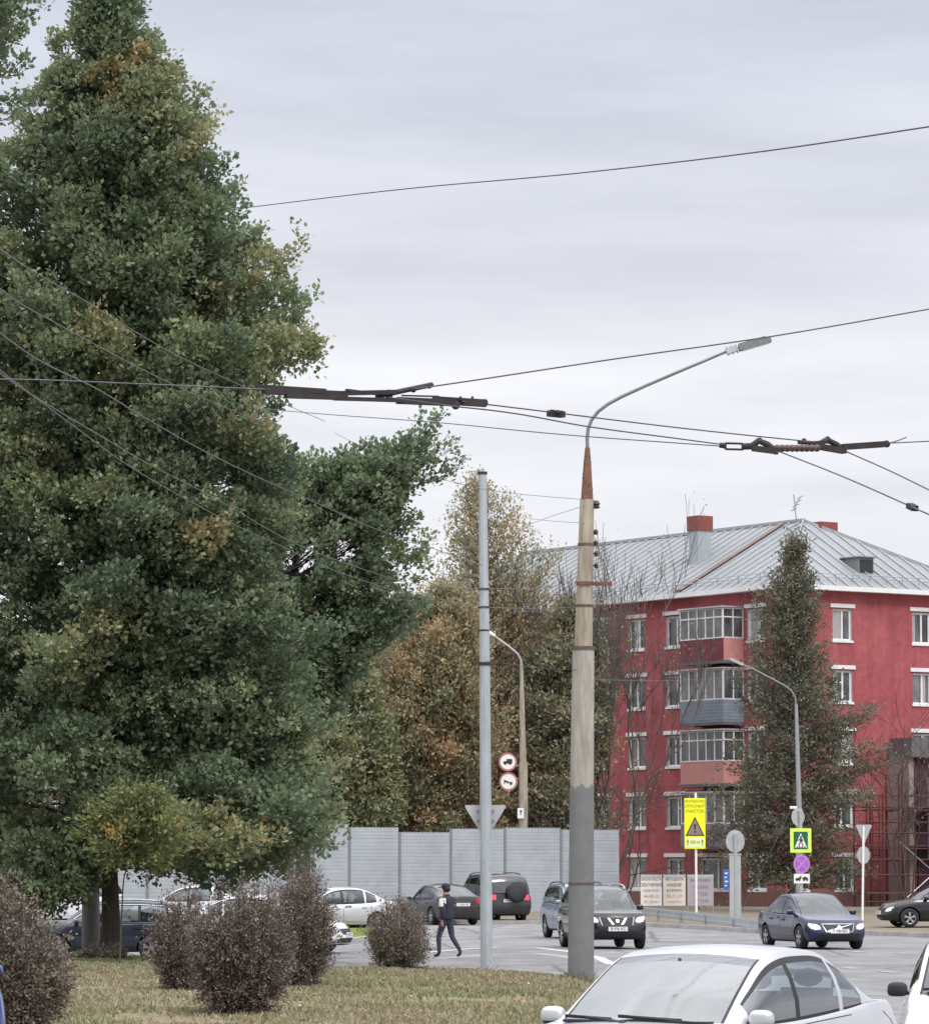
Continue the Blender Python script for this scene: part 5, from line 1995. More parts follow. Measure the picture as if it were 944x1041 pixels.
TB_R = [(492, 490), (505, 508), (525, 528), (545, 556), (565, 576), (600, 588), (650, 594), (760, 588), (850, 586)]
TB_L = [(492, 478), (505, 462), (530, 446), (560, 440), (600, 436), (650, 440), (720, 452), (850, 470)]
layered_tree('autumn_tree', 'tallest autumn tree, its thin reddish top showing sky behind the slim grey pole', [(505, 950), (508, 840), (506, 640), (486, 494)], 179, TB_R, 0.17,
             (M['rusty_leaf'], M['twig']), left=TB_L, n_br=230, el=(.4, 1.1), side=.7, seed=23, m_leaf=7, r_trunk=.16, hue_mean=.28, hue_spread=.2, tuft=.18, jitter=(.45, 1.1), bare=.2, sec_step=.36, tuft_step=.30, pad=.2)
crown_tree('leafy_tree', 'grey green bushy tree behind the barrier, just right of the oak', [(345, 950), (345, 840), (345, 730)], 171, TC, 0.22,
           (M['olive_leaf'], M['bark']), rmax=1.0, tmax=2.5, k_tips=24, m_leaf=8, seed=25, hue_mean=0.5, hue_spread=0.16, r_trunk=0.18, sprig=1.0, leaf_spread=.17, squash=.75)
TD_R = [(612, 592), (650, 606), (690, 614), (770, 622), (850, 626)]
TD_L = [(622, 575), (650, 545), (690, 522), (740, 508), (850, 502)]
layered_tree('leafy_tree', 'olive green tree between the slim pole and the thick pole, behind the barrier', [(560, 950), (562, 840), (575, 700), (582, 615)], 176, TD_R, 0.19,
             (M['deep_leaf'], M['bark']), left=TD_L, n_br=190, lobes=.3, clump=1, clump_r=(.6, 1.1), el=(.2, 1.0), side=.85, seed=27, m_leaf=9, r_trunk=.2, hue_mean=.5, hue_spread=.24, tuft=.17, jitter=(.5, 1.12), bare=.2, sec_step=.34, tuft_step=.26, pad=.2, spire=False)
crown_tree('leafy_tree', 'broad dark tree behind the barrier, glimpsed through the lower branches of the oak', [(150, 950), (150, 840), (150, 700)], 175, TF, 0.24,
           (M['deep_leaf'], M['bark']), rmax=1.5, tmax=3, k_tips=26, m_leaf=8, seed=29, hue_mean=0.5, hue_spread=0.16, r_trunk=0.2, leaf_spread=.18)
PY_R = [(553, 805), (565, 812), (590, 822), (610, 828), (640, 832), (662, 838), (690, 850), (716, 862), (742, 878), (780, 892), (815, 890), (850, 878), (905, 872)]
PY_L = [(553, 803), (575, 794), (605, 772), (622, 764), (660, 760), (700, 750), (735, 742), (762, 734), (800, 731), (850, 736), (905, 744)]
layered_tree('pyramidal_tree', 'dark brownish green pyramidal tree covering the corner of the red building', [(804, 940), (804, 840), (806, 700), (808, 556)], 166, PY_R, 0.15,
             (M['pyramid_leaf'], M['twig']), left=PY_L, n_br=400, lobes=.30, el=(.0, .9), side=.7, seed=36, m_leaf=8, r_trunk=.17, hue_mean=.38, hue_spread=.16, tuft=.12, jitter=(.5, 1.22), bare=.2, taper=.6, sec_step=.30, tuft_step=.22, pad=.18)


def branching(base, dirs, length, radius, depth, rg, spread=0.5, up=0.12, kids=(2, 4), shrink=0.72):
    segs, ends = [], []
    def rec(p, d, ln, r, k):
        pts = [p]
        for i in range(4):
            d = d + rg.normal(0, 0.11, 3) + np.array([0, 0, up * 0.4])
            d = d / np.linalg.norm(d)
            pts.append(pts[-1] + d * ln / 4)
        segs.append((np.array(pts), np.linspace(r, r * 0.62, 5)))
        if k == 0:
            ends.append((pts[-1], d))
            return
        for _ in range(rg.integers(*kids)):
            nd = d + rg.normal(0, spread, 3) + np.array([0, 0, up])
            nd /= np.linalg.norm(nd)
            j = rg.integers(2, 5)
            rec(pts[j], nd, ln * shrink * rg.uniform(.75, 1.15), r * 0.58, k - 1)
    for d, l, r in zip(dirs, length, radius):
        rec(np.asarray(base, float), np.asarray(d, float), l, r, depth)
    return segs, ends


def bare_tree(name, label, px, Y, dirs, lens, rads, depth, seed, mats, leaf=0.13, m_leaf=3, keep=0.5, hue=0.5, spread=.5, up=.12, kids=(2, 4), group=None):
    rg = np.random.default_rng(seed)
    p = P(px, 900, Y)
    z = float(gz(p[0], Y)) + .1
    root = thing(name, label, 'tree', (p[0], Y, z), 0, group)
    segs, ends = branching((0, 0, -.1), dirs, lens, rads, depth, rg, spread, up, kids)
    V, Q = fast_tubes(np.array([a for a, _ in segs]), np.maximum(np.array([b for _, b in segs]), 0.009), 4)
    quads_mesh('trunk', V, Q, mats[1], root, smooth=True)
    e = np.array([a for a, _ in ends])
    d = np.array([b for _, b in ends])
    k = rg.random(len(e)) < keep
    e, d = e[k], d[k]
    V, H = leaves(e, d, m_leaf, leaf, .22, np.full(len(e), hue), .2, rg)
    quads_mesh('crown', V, np.arange(len(V)).reshape(-1, 4), mats[0], root, H)
    return root


bare_tree('bare_tree', 'tall nearly bare tree with grey twigs against the roof, right of the thick concrete pole', 618, 177,
          [(-.06, 0, 1), (.05, .1, 1), (.14, -.1, 1), (.22, .05, 1)], [5.6, 6.2, 6.0, 5.0], [.10, .12, .10, .07], 5, 41, (M['olive_leaf'], M['twig_grey']), keep=.22, spread=.27, up=.26, hue=.7, m_leaf=2, kids=(3, 5))
bare_tree('bare_tree', 'thin reddish bare tree in front of the right wall, beside the scaffold', 922, 168,
          [(-.25, 0, 1), (.0, .1, 1), (.3, -.1, 1)], [3.6, 4.0, 3.8], [.04, .045, .04], 4, 43, (M['rusty_leaf'], M['twig']), keep=.2, spread=.5, up=.08, hue=.3, m_leaf=2, kids=(3, 5))
bare_tree('bare_tree', 'low thin bare tree crossing the left wall beside the window column', 634, 172,
          [(-.2, 0, 1), (.1, 0, 1), (.35, .1, 1)], [3.0, 3.2, 3.2], [.04, .045, .04], 5, 47, (M['rusty_leaf'], M['twig']), keep=.25, spread=.5, up=.06, hue=.3, m_leaf=2, kids=(2, 5))

# ------------------------------------------------------------------ bushes
M['bush_leaf'] = leaf_mat('dull purple brown leaves', [(0, (0.094, 0.076, 0.066)), (0.4, (0.168, 0.136, 0.116)), (0.65, (0.235, 0.19, 0.158)), (0.82, (0.19, 0.185, 0.125)), (0.93, (0.28, 0.18, 0.125)), (1, (0.22, 0.21, 0.13))], 0.15, 0.6)


def bush(label, px, py, wpx, toppy, seed, stems=170, m=26, leaf=0.045, hue=0.42, vase=0.30, z=0.13, lean=0.0):
    rg = np.random.default_rng(seed)
    b = G(px, py, z)
    Y = b[1]
    s = FPX / Y
    Rw, H = wpx / 2 / s, (py - toppy) / s
    root = thing('bush', label, 'bush', b)
    n = stems
    a = rg.uniform(0, 2 * np.pi, n)
    rr = np.sqrt(rg.random(n))
    hz = H * (1.0 - 0.42 * rr ** 2.2) * rg.uniform(0.72, 1.05, n)
    lob = 1 + .16 * np.sin(2 * a + seed) + .13 * np.sin(3 * a + 2.1 * seed) + .08 * np.sin(5 * a + seed * .7)
    hz *= 1 + .10 * np.sin(2 * a + 1.7 * seed) * rr + np.where(rg.random(n) < .05, rg.uniform(.03, .12, n), 0)
    rr = rr * lob
    top = np.column_stack([np.cos(a) * rr * Rw + lean * H, np.sin(a) * rr * Rw, hz])
    bot = np.column_stack([np.cos(a) * rr * Rw * vase, np.sin(a) * rr * Rw * vase, np.full(n, -.05)])
    k = np.linspace(0, 1, 7)[None, :, None]
    PT = bot[:, None] + (top - bot)[:, None] * k
    PT[..., :2] *= 1 + 0.30 * np.sin(k * np.pi)            # belly out below the top
    PT += rg.normal(0, 0.022, PT.shape) * k
    rad = np.tile(np.linspace(0.009, 0.003, 7)[None], (n, 1))
    # side twigs
    ns = n * 5
    i = rg.integers(0, n, ns)
    j = rg.integers(1, 6, ns)
    o = PT[i, j]
    cen = np.array([0, 0, H * .35])
    d = unit(unit(o - cen) + rg.normal(0, .5, (ns, 3)) + [0, 0, .5])
    ln = rg.uniform(.10, .30, ns)[:, None] * (H / 1.8)
    tw = np.stack([o, o + d * ln * .5 + rg.normal(0, .01, (ns, 3)), o + d * ln], 1)
    V1, Q1 = fast_tubes(PT, rad, 3)
    V2, Q2 = fast_tubes(tw, np.tile(np.array([[.004, .003, .002]]), (ns, 1)), 3)
    quads_mesh('stems', np.vstack([V1, V2]), np.vstack([Q1, Q2 + len(V1)]), M['twig'], root)
    t = rg.uniform(0.1, 1, (ns, 3))
    tips = (o[:, None] + (tw[:, 2] - o)[:, None] * t[..., None]).reshape(-1, 3)
    outs = np.repeat(d, 3, 0)
    hues = np.repeat(hue + rg.normal(0, .12, ns), 3)
    tips2 = PT[:, 2:].reshape(-1, 3)
    outs2 = np.repeat(unit(top - bot), 5, 0)
    tips, outs = np.vstack([tips, tips2]), np.vstack([outs, outs2])
    hues = np.concatenate([hues, np.full(len(tips2), hue)])
    V, Hh = leaves(tips, outs, max(2, m // 4), leaf, .035, hues, .16, rg)
    quads_mesh('foliage', V, np.arange(len(V)).reshape(-1, 4), M['bush_leaf'], root, Hh)
    return root


bush('large reddish brown bush cut by the left edge, in front of the blue car', -2, 1052, 98, 893, 51, stems=330, m=26, hue=.52, vase=.55)
bush('densest dark brown bush, nearest of the clump in the middle of the lawn', 243, 1032, 82, 894, 52, stems=250, m=24, hue=.40)
bush('slim brown bush just left of the densest one, by the rear of the parked crossover', 184, 1009, 54, 904, 53, stems=150, m=22, hue=.40)
bush('tall grey brown bush behind the densest one, on its right', 302, 1004, 74, 872, 54, stems=230, m=22, hue=.40)
bush('small rounded reddish bush standing alone near the walking man', 404, 987, 68, 910, 55, stems=160, m=22, hue=.62, vase=.35)
bush('low dry weeds round the foot of the oak and the concrete pole', 108, 976, 44, 961, 56, stems=90, m=12, hue=.75, vase=.8)

# ------------------------------------------------------------------ vehicles
def hermite(xs, pts):
    p = np.array(sorted(pts))
    x, y = p[:, 0], p[:, 1:]
    m = np.gradient(y, x, axis=0)
    # limit overshoot
    dlt = np.diff(y, axis=0) / np.diff(x)[:, None]
    for i in range(len(x) - 1):
        z = np.abs(dlt[i]) < 1e-9
        m[i][z] = 0; m[i + 1][z] = 0
        for c in range(y.shape[1]):
            if dlt[i][c] != 0:
                a, b = m[i][c] / dlt[i][c], m[i + 1][c] / dlt[i][c]
                if a < 0: m[i][c] = 0
                if b < 0: m[i + 1][c] = 0
                if a > 3: m[i][c] = 3 * dlt[i][c]
                if b > 3: m[i + 1][c] = 3 * dlt[i][c]
    xs = np.clip(xs, x[0], x[-1])
    k = np.clip(np.searchsorted(x, xs) - 1, 0, len(x) - 2)
    h = x[k + 1] - x[k]
    t = (xs - x[k]) / h
    t, h = t[:, None], h[:, None]
    return ((2 * t**3 - 3 * t**2 + 1) * y[k] + (t**3 - 2 * t**2 + t) * h * m[k] + (-2 * t**3 + 3 * t**2) * y[k + 1] + (t**3 - t**2) * h * m[k + 1])


SEDAN = dict(L=4.50, W=1.74, r=.315, ax=(1.36, -1.29), clear=.19,
             top=[(-2.25, .86), (-2.18, .97), (-1.95, 1.0), (-1.55, 1.01), (-1.1, .97), (.6, .92), (1.02, .93), (1.25, .90), (1.7, .82), (2.05, .73), (2.2, .64), (2.25, .58)],
             plan=[(-2.25, .84), (-2.0, .93), (-1.4, .985), (0, 1), (1.2, .985), (1.8, .95), (2.25, .84)],
             sec=[(0, .90), (.12, .965), (.35, .995), (.55, 1), (.72, .985), (.9, .955), (1, .90)],
             ff=[(0, .10), (.2, .02), (.45, 0), (.62, .03), (.8, .09), (1, .2)], rf=[(0, .12), (.25, .03), (.5, 0), (.75, .02), (1, .08)], bow=(.26, .16),
             arch=[(1.06, .92, .70), (.66, 1.17, .645), (.28, 1.375, .60), (.0, 1.435, .585), (-.4, 1.455, .58), (-.85, 1.41, .575), (-1.25, 1.26, .60), (-1.75, 1.0, .66)],
             ws=(1.04, .22), rw=(-.92, -1.66), win=[(.80, -.02), (-.10, -.86), (-.93, -1.30)], pill=[(-.02, -.10)],
             seats=.42, frontlamp=(.60, .42, .80, .60), doors=[(.98, -.06), (-.06, -1.02)])
SUV = dict(SEDAN, L=4.50, W=1.78, r=.345, ax=(1.36, -1.29), clear=.24,
           top=[(-2.25, .95), (-2.2, 1.06), (-1.9, 1.08), (.6, 1.05), (1.05, 1.06), (1.3, 1.04), (1.8, .97), (2.1, .88), (2.22, .78), (2.25, .70)],
           plan=[(-2.25, .90), (-2.0, .97), (-1.3, 1), (1.2, .99), (1.8, .96), (2.25, .86)],
           rf=[(0, .10), (.25, .0), (.5, 0), (.75, .02), (1, .05)], bow=(.24, .10),
           arch=[(1.08, 1.05, .72), (.75, 1.30, .67), (.40, 1.53, .635), (.1, 1.615, .62), (-.6, 1.655, .615), (-1.4, 1.625, .61), (-1.85, 1.56, .61), (-2.02, 1.40, .63), (-2.17, 1.07, .67)],
           ws=(1.06, .34), rw=(-1.96, -2.14), win=[(.86, .02), (-.06, -.92), (-1.0, -1.80)], pill=[(.02, -.06), (-.92, -1.0)],
           seats=.45, doors=[(1.0, -.02), (-.02, -1.05)])

LASTCAR = {}


def superell(f, c, r, n=18, e=.62):
    V, F = [], []
    m = n // 2
    pw = lambda v: math.copysign(abs(v) ** e, v)
    for i in range(m + 1):
        t = math.pi * i / m
        for j in range(n):
            a = 2 * math.pi * j / n
            V.append((c[0] + r[0] * pw(math.sin(t)) * pw(math.cos(a)), c[1] + r[1] * pw(math.sin(t)) * pw(math.sin(a)) * (1 - .12 * math.cos(t)), c[2] + r[2] * pw(math.cos(t))))
    for i in range(m):
        for j in range(n):
            k = (j + 1) % n
            F.append((i * n + j, (i + 1) * n + j, (i + 1) * n + k, i * n + k))
    f.add(V, F)



def box_surface(A, B, C):
    """surface of a box with grid lines A, B, C -> verts (a,b,c), quads"""
    idx, V, F = {}, [], []
    na, nb, nc = len(A) - 1, len(B) - 1, len(C) - 1
    def g(i, j, k):
        if (i, j, k) not in idx:
            idx[(i, j, k)] = len(V)
            V.append((A[i], B[j], C[k]))
        return idx[(i, j, k)]
    for i in range(na):
        for j in range(nb):
            F.append((g(i, j, 0), g(i, j + 1, 0), g(i + 1, j + 1, 0), g(i + 1, j, 0)))
            F.append((g(i, j, nc), g(i + 1, j, nc), g(i + 1, j + 1, nc), g(i, j + 1, nc)))
        for k in range(nc):
            F.append((g(i, 0, k), g(i + 1, 0, k), g(i + 1, 0, k + 1), g(i, 0, k + 1)))
            F.append((g(i, nb, k), g(i, nb, k + 1), g(i + 1, nb, k + 1), g(i + 1, nb, k)))
    for j in range(nb):
        for k in range(nc):
            F.append((g(0, j, k), g(0, j, k + 1), g(0, j + 1, k + 1), g(0, j + 1, k)))
            F.append((g(na, j, k), g(na, j + 1, k), g(na, j + 1, k + 1), g(na, j, k + 1)))
    return np.array(V), F


def car(name, label, cat, loc, yaw, S, body_mat, glass='glass', group=None, lights=False, brake=False, rails=False, cladding=False, chrome_trim=False,
        plate_f='Х 705 НТ', plate_r='К 976 УС', spokes=5, black_pillar=True, wipers=False, mirror_mat=None, pillar_mat=None, front='plain', rear=True, tail='tail'):
    root = thing(name, label, cat, loc, yaw, group)
    L, W = S['L'], S['W']
    top = S['top']
    px = lambda t, x: np.interp(x, [p[0] for p in t], [p[1] for p in t])
    A = np.concatenate([[0, .012, .035, .07], np.linspace(.11, .89, 22), [.93, .965, .988, 1]])
    B = np.array([-1, -.97, -.86, -.6, -.3, 0, .3, .6, .86, .97, 1])
    C = np.array([0, .06, .2, .4, .55, .7, .84, .95, 1])
    V, F = box_surface(A, B, C)
    a, b, c = V[:, 0], V[:, 1], V[:, 2]
    xF = L / 2 - S['bow'][0] * np.abs(b) ** 3 - px(S['ff'], c)
    xR = -L / 2 + S['bow'][1] * np.abs(b) ** 3 + px(S['rf'], c)
    x = xR + a * (xF - xR)
    zt = hermite(x, [(p, q) for p, q in top])[:, 0] + .035 * (1 - b ** 2)
    zb = S['clear'] + .06 * (np.abs(x) / (L / 2)) ** 6
    z = zb + c * (zt - zb)
    y = b * W / 2 * px(S['plan'], x) * px(S['sec'], c)
    o = raw_mesh('body', np.stack([x, y, z], 1), F, [body_mat, M['black'], M['interior']], None)
    # wheel arches cut with cylinders
    cut = MB()
    for ax in S['ax']:
        for sd in (-1, 1):
            cut.lathe([(S['r'] + .055, sd * W * .30), (S['r'] + .055, sd * W * .62)], 28, (ax, 0, S['r'] + .005), 'y')
    co = cut.build('cutter', M['black'])
    bm = bmesh.new(); bm.from_mesh(co.data); bmesh.ops.recalc_face_normals(bm, faces=bm.faces); bm.to_mesh(co.data); bm.free()
    bm = bmesh.new(); bm.from_mesh(o.data); bmesh.ops.recalc_face_normals(bm, faces=bm.faces); bm.to_mesh(o.data); bm.free()
    md = o.modifiers.new('s', 'SUBSURF'); md.levels = 1; md.render_levels = 1
    md = o.modifiers.new('b', 'BOOLEAN'); md.operation = 'DIFFERENCE'; md.object = co; md.solver = 'EXACT'
    dg = bpy.context.evaluated_depsgraph_get()
    me = bpy.data.meshes.new_from_object(o.evaluated_get(dg))
    bpy.data.objects.remove(o); bpy.data.objects.remove(co)
    me.name = 'body'
    me.materials.clear()
    for m in (body_mat, M['black'], M['interior']):
        me.materials.append(m)
    xb, xw = S['arch'][-1][0], S['arch'][0][0]
    for f in me.polygons:
        cx_, cy_, cz_ = f.center
        f.material_index = 0
        for ax in S['ax']:
            if abs(math.hypot(cx_ - ax, cz_ - S['r'] - .005) - S['r'] - .055) < .012 and abs(cy_) > W * .28 and f.normal.y ** 2 < .5:
                f.material_index = 1
            if math.hypot(cx_ - ax, cz_ - S['r'] - .005) < S['r'] + .05 and abs(cy_) < W * .33:
                f.material_index = 1
        if f.normal.z > .6 and xb + .12 < cx_ < xw - .1 and abs(cy_) < W * .40:
            f.material_index = 2
        if cz_ < S['clear'] + .07 or (cladding and cz_ < S['clear'] + .17):
            f.material_index = 1
    me.polygons.foreach_set('use_smooth', np.ones(len(me.polygons), dtype=bool))
    me.set_sharp_from_angle(angle=R(38))
    body = link(bpy.data.objects.new('body', me), root)
    bvh = BVHTree.FromPolygons([v.co for v in me.vertices], [tuple(f.vertices) for f in me.polygons])

    def decal(nm, poly, axis, sgn, m, off=.006, parent=root, step=.07):
        poly = densify(np.array(poly, float), step)
        lo, hi = poly.min(0), poly.max(0)
        gx, gy = np.meshgrid(np.arange(lo[0], hi[0], step), np.arange(lo[1], hi[1], step))
        pts = np.stack([gx.ravel(), gy.ravel()], 1)
        if len(pts):
            pts = pts[inside(poly, pts)]
        if len(pts):
            pts = pts[edge_dist(poly, pts) > step * .35]
        allp = [Vector(p) for p in (np.vstack([poly, pts]) if len(pts) else poly)]
        v, _, f, *_ = geometry.delaunay_2d_cdt(allp, [(i, (i + 1) % len(poly)) for i in range(len(poly))], [], 1, 1e-5)
        out = []
        last = None
        for q in v:
            if axis == 'x':
                og, dr = Vector((sgn * 4, q.x, q.y)), Vector((-sgn, 0, 0))
            elif axis == 'z':
                og, dr = Vector((q.x, q.y, 4)), Vector((0, 0, -1))
            else:
                og, dr = Vector((q.x, sgn * 3, q.y)), Vector((0, -sgn, 0))
            h, nrm, *_ = bvh.ray_cast(og, dr)
            if h is None:
                h, nrm, *_ = bvh.find_nearest(og + dr * (4 - L / 2 if axis == 'x' else 3 - W / 2))
            if nrm.dot(dr) > 0:
                nrm = -nrm
            out.append(h + (nrm * .5 - dr * .5) * off * 1.4)
        return raw_mesh(nm, out, f, m, parent, smooth=180)

    # greenhouse
    bp = sorted({x_ for w_ in S['win'] for x_ in w_} | {x_ for w_ in S['pill'] for x_ in w_} | set(S['ws']) | set(S['rw']))
    x0, x1 = S['arch'][-1][0], S['arch'][0][0]
    xs = np.unique(np.round(np.concatenate([np.linspace(x0, x1, 44), bp]), 4))
    ar = hermite(xs, S['arch'])
    az, ay = ar[:, 0], ar[:, 1]
    bz = np.minimum(hermite(xs, top)[:, 0] - .008, az)
    by = W / 2 * px(S['plan'], xs) * .905
    kb = np.interp(xs, [x0, S['rw'][0], -.3, S['ws'][1], x1], [-.10, -.05, 0, .05, .13])
    Wl = np.array([-1, -.965, -.93, -.6, -.25, 0, .25, .6, .93, .965, 1])
    MI = {'b': 0, 'p': 1}
    shell, shf, shm = [], [], []
    gl = {}
    def put(key, quad):
        v_, f_ = gl.setdefault(key, ([], []))
        f_.append(tuple(range(len(v_), len(v_) + 4)))
        v_.extend(quad)
    def shell_quad(quad, mi):
        shf.append(tuple(range(len(shell), len(shell) + 4)))
        shell.extend(quad)
        shm.append(mi)
    def tp_(i, w):
        return (xs[i] + kb[i] * (1 - w * w), w * ay[i], az[i] + .045 * (1 - w * w) * min(1, (az[i] - bz[i]) / .25 + .15))
    for i in range(len(xs) - 1):
        xm = (xs[i] + xs[i + 1]) / 2
        isw = S['ws'][1] < xm < S['ws'][0]
        isr = S['rw'][1] < xm < S['rw'][0]
        for j in range(len(Wl) - 1):
            wm = (Wl[j] + Wl[j + 1]) / 2
            qd = [tp_(i, Wl[j]), tp_(i + 1, Wl[j]), tp_(i + 1, Wl[j + 1]), tp_(i, Wl[j + 1])]
            qd = qd[::-1] if False else qd
            if isw and abs(wm) < .93:
                put('shade_band' if wipers and xm < S['ws'][1] + .13 else 'windscreen', qd)
            elif isr and abs(wm) < .93:
                put('rear_window', qd)
            elif (isw or isr) and abs(wm) < .965:
                shell_quad(qd, 1)
            else:
                shell_quad(qd, 0)
    vl = [0, .05, .3, .6, .82, .91, 1]
    def sd_(i, v, sgn):
        bul = .05 * math.sin(math.pi * v) * min(1, (az[i] - bz[i]) / .3)
        return (xs[i], sgn * (by[i] + (ay[i] - by[i]) * v + bul), bz[i] + (az[i] - bz[i]) * v)
    for sgn in (-1, 1):
        for i in range(len(xs) - 1):
            xm = (xs[i] + xs[i + 1]) / 2
            wi = next((k for k, (p, q) in enumerate(S['win']) if q < xm < p), None)
            pil = any(q < xm < p for p, q in S['pill'])
            for j in range(len(vl) - 1):
                vm_ = (vl[j] + vl[j + 1]) / 2
                qd = [sd_(i, vl[j], sgn), sd_(i + 1, vl[j], sgn), sd_(i + 1, vl[j + 1], sgn), sd_(i, vl[j + 1], sgn)]
                if sgn > 0:
                    qd = qd[::-1]
                if wi is not None and .05 < vm_ < .82:
                    put('side_window%d%d' % (wi, sgn), qd)
                elif (wi is not None or pil) and vm_ < .91:
                    shell_quad(qd, 1)
                else:
                    shell_quad(qd, 0)
    me_o = raw_mesh('cabin', shell, shf, [pillar_mat or body_mat, M['black']], root, shm)
    bm = bmesh.new(); bm.from_mesh(me_o.data); bmesh.ops.remove_doubles(bm, verts=bm.verts, dist=.0008)
    bmesh.ops.recalc_face_normals(bm, faces=bm.faces); bm.to_mesh(me_o.data); bm.free()
    me_o.data.polygons.foreach_set('use_smooth', np.ones(len(me_o.data.polygons), dtype=bool)); me_o.data.set_sharp_from_angle(angle=R(40))
    for key, (v_, f_) in gl.items():
        nm = key.rstrip('-01234')
        g_ = raw_mesh(nm, v_, f_, M['shade_band'] if key == 'shade_band' else M[glass if key.startswith('wind') or glass != 'glass_mix' else 'glass_dark'] if glass != 'glass_mix' else M['glass' if key == 'windscreen' else 'glass_dark'], root)
        bm = bmesh.new(); bm.from_mesh(g_.data); bmesh.ops.remove_doubles(bm, verts=bm.verts, dist=.0008); bm.to_mesh(g_.data); bm.free()
        g_.data.polygons.foreach_set('use_smooth', np.ones(len(g_.data.polygons), dtype=bool))
    # seats
    zb_ = float(px(top, 0)) - .02
    hs = S['arch'][3][1] - zb_
    for sx, sy in ((.12, .36), (.12, -.36), (-.85, .36), (-.85, -.36)):
        f = MB()
        f.hexa([(sx - .30, sy - .23, zb_ - .1), (sx - .10, sy - .23, zb_ - .1), (sx - .10, sy + .23, zb_ - .1), (sx - .30, sy + .23, zb_ - .1),
                (sx - .36, sy - .2, zb_ + hs * .42), (sx - .25, sy - .2, zb_ + hs * .42), (sx - .25, sy + .2, zb_ + hs * .42), (sx - .36, sy + .2, zb_ + hs * .42)])
        f.sphere((sx - .33, sy, zb_ + hs * .58), (.055, .13, hs * .15), 10)
        f.build('seat', M['seat'], root, 40)
    f = MB()
    pts = [(.62 + .05 * math.sin(t), .37 + .18 * math.cos(t), zb_ + .10 + .17 * math.sin(t)) for t in np.linspace(0, 2 * np.pi, 17)]
    f.tube(pts, .014, 6, caps=False)
    f.build('steering_wheel', M['black'], root, 60)
    # wheels
    rw_ = S['r']
    for ax in S['ax']:
        for sd in (-1, 1):
            y0 = sd * (W / 2 - .02)
            f = MB()
            tw_ = .20
            prof = [(rw_ * .62, -.0), (rw_ * .80, .012), (rw_ * .93, .0), (rw_ * .985, -.02), (rw_, -.05), (rw_, -tw_ + .05), (rw_ * .93, -tw_), (rw_ * .6, -tw_)]
            f.lathe([(r_, sd * zz) for r_, zz in prof], 28, (ax, y0, rw_), 'y', caps=False)
            wh = f.build('wheel', M['rubber'], root, 50)
            f = MB()
            f.lathe([(rw_ * .66, sd * .004), (rw_ * .66, -sd * .02), (rw_ * .60, -sd * .03), (rw_ * .58, -sd * .09)], 28, (ax, y0, rw_), 'y', caps=False)
            f.lathe([(rw_ * .56, -sd * .085), (rw_ * .02, -sd * .08)], 20, (ax, y0, rw_), 'y', 1)
            f.lathe([(rw_ * .17, -sd * .03), (rw_ * .15, sd * .004), (rw_ * .02, sd * .006)], 14, (ax, y0, rw_), 'y')
            for q in range(spokes):
                an = 2 * math.pi * q / spokes + .3
                for e_ in ((-.16, .16) if spokes == 5 else (0,)):
                    p0 = np.array([math.cos(an) * rw_ * .12, 0, math.sin(an) * rw_ * .12])
                    p1 = np.array([math.cos(an + e_) * rw_ * .63, 0, math.sin(an + e_) * rw_ * .63])
                    cc = np.array([ax, y0 - sd * .018, rw_])
                    f.bar(cc + p0, cc + p1, rw_ * (.10 if spokes == 5 else .15), .022, up=(0, 1, 0))
            f.build('rim', [M['alloy'], M['black']], wh, 45)
    # lamps, grille, plates
    xf = L / 2
    zl = float(px(top, xf - .15))
    LASTCAR.update(decal=decal, root=root, zl=zl, S=S, body=body)
    for sd in (-1, 1):
        pl = [(sd * .50, zl - .17), (sd * .51, zl - .09), (sd * .64, zl - .04), (sd * .77, zl - .01), (sd * .79, zl - .07), (sd * .74, zl - .15), (sd * .62, zl - .19)]
        h_ = decal('headlight', pl, 'x', 1, M['lens'])
        if lights:
            cx_ = sd * .64
            decal('bulb', [(cx_ + .10 * math.cos(t), zl - .10 + .062 * math.sin(t)) for t in np.linspace(0, 6.28, 12)[:-1]], 'x', 1, M['lamp_on'], .012, h_, .05)
    decal('lower_intake', [(-.62, S['clear'] + .10), (.62, S['clear'] + .10), (.55, S['clear'] + .22), (-.55, S['clear'] + .22)], 'x', 1, M['black'])
    gz_ = zl - .10
    if front == 'diagonal':
        gpoly = [(-.36, gz_ - .13), (.36, gz_ - .13), (.44, gz_ + .06), (-.44, gz_ + .06)]
    elif front == 'vee':
        gpoly = [(-.40, gz_ - .15), (.40, gz_ - .15), (.46, gz_ + .06), (-.46, gz_ + .06)]
    else:
        gpoly = [(-.40, gz_ - .10), (.40, gz_ - .10), (.46, gz_ + .04), (-.46, gz_ + .04)]
    gp_ = decal('grille', [(y_ * 1.04, gz_ - .03 + (z_ - gz_ + .03) * (1.16 if front == 'diagonal' else 1.03)) for y_, z_ in gpoly], 'x', 1, M['chrome'] if front != 'plain' else body_mat, .006)
    decal('mesh_insert', gpoly, 'x', 1, M['black'], .010, gp_)
    if front == 'diagonal':
        decal('emblem_bar', [(-.36, gz_ - .12), (-.29, gz_ - .12), (.38, gz_ + .05), (.31, gz_ + .05)], 'x', 1, M['chrome'], .015, gp_)
        decal('emblem', [(.06 * math.cos(t), gz_ - .035 + .06 * math.sin(t)) for t in np.linspace(0, 6.28, 15)[:-1]], 'x', 1, M['chrome'], .019, gp_, .04)
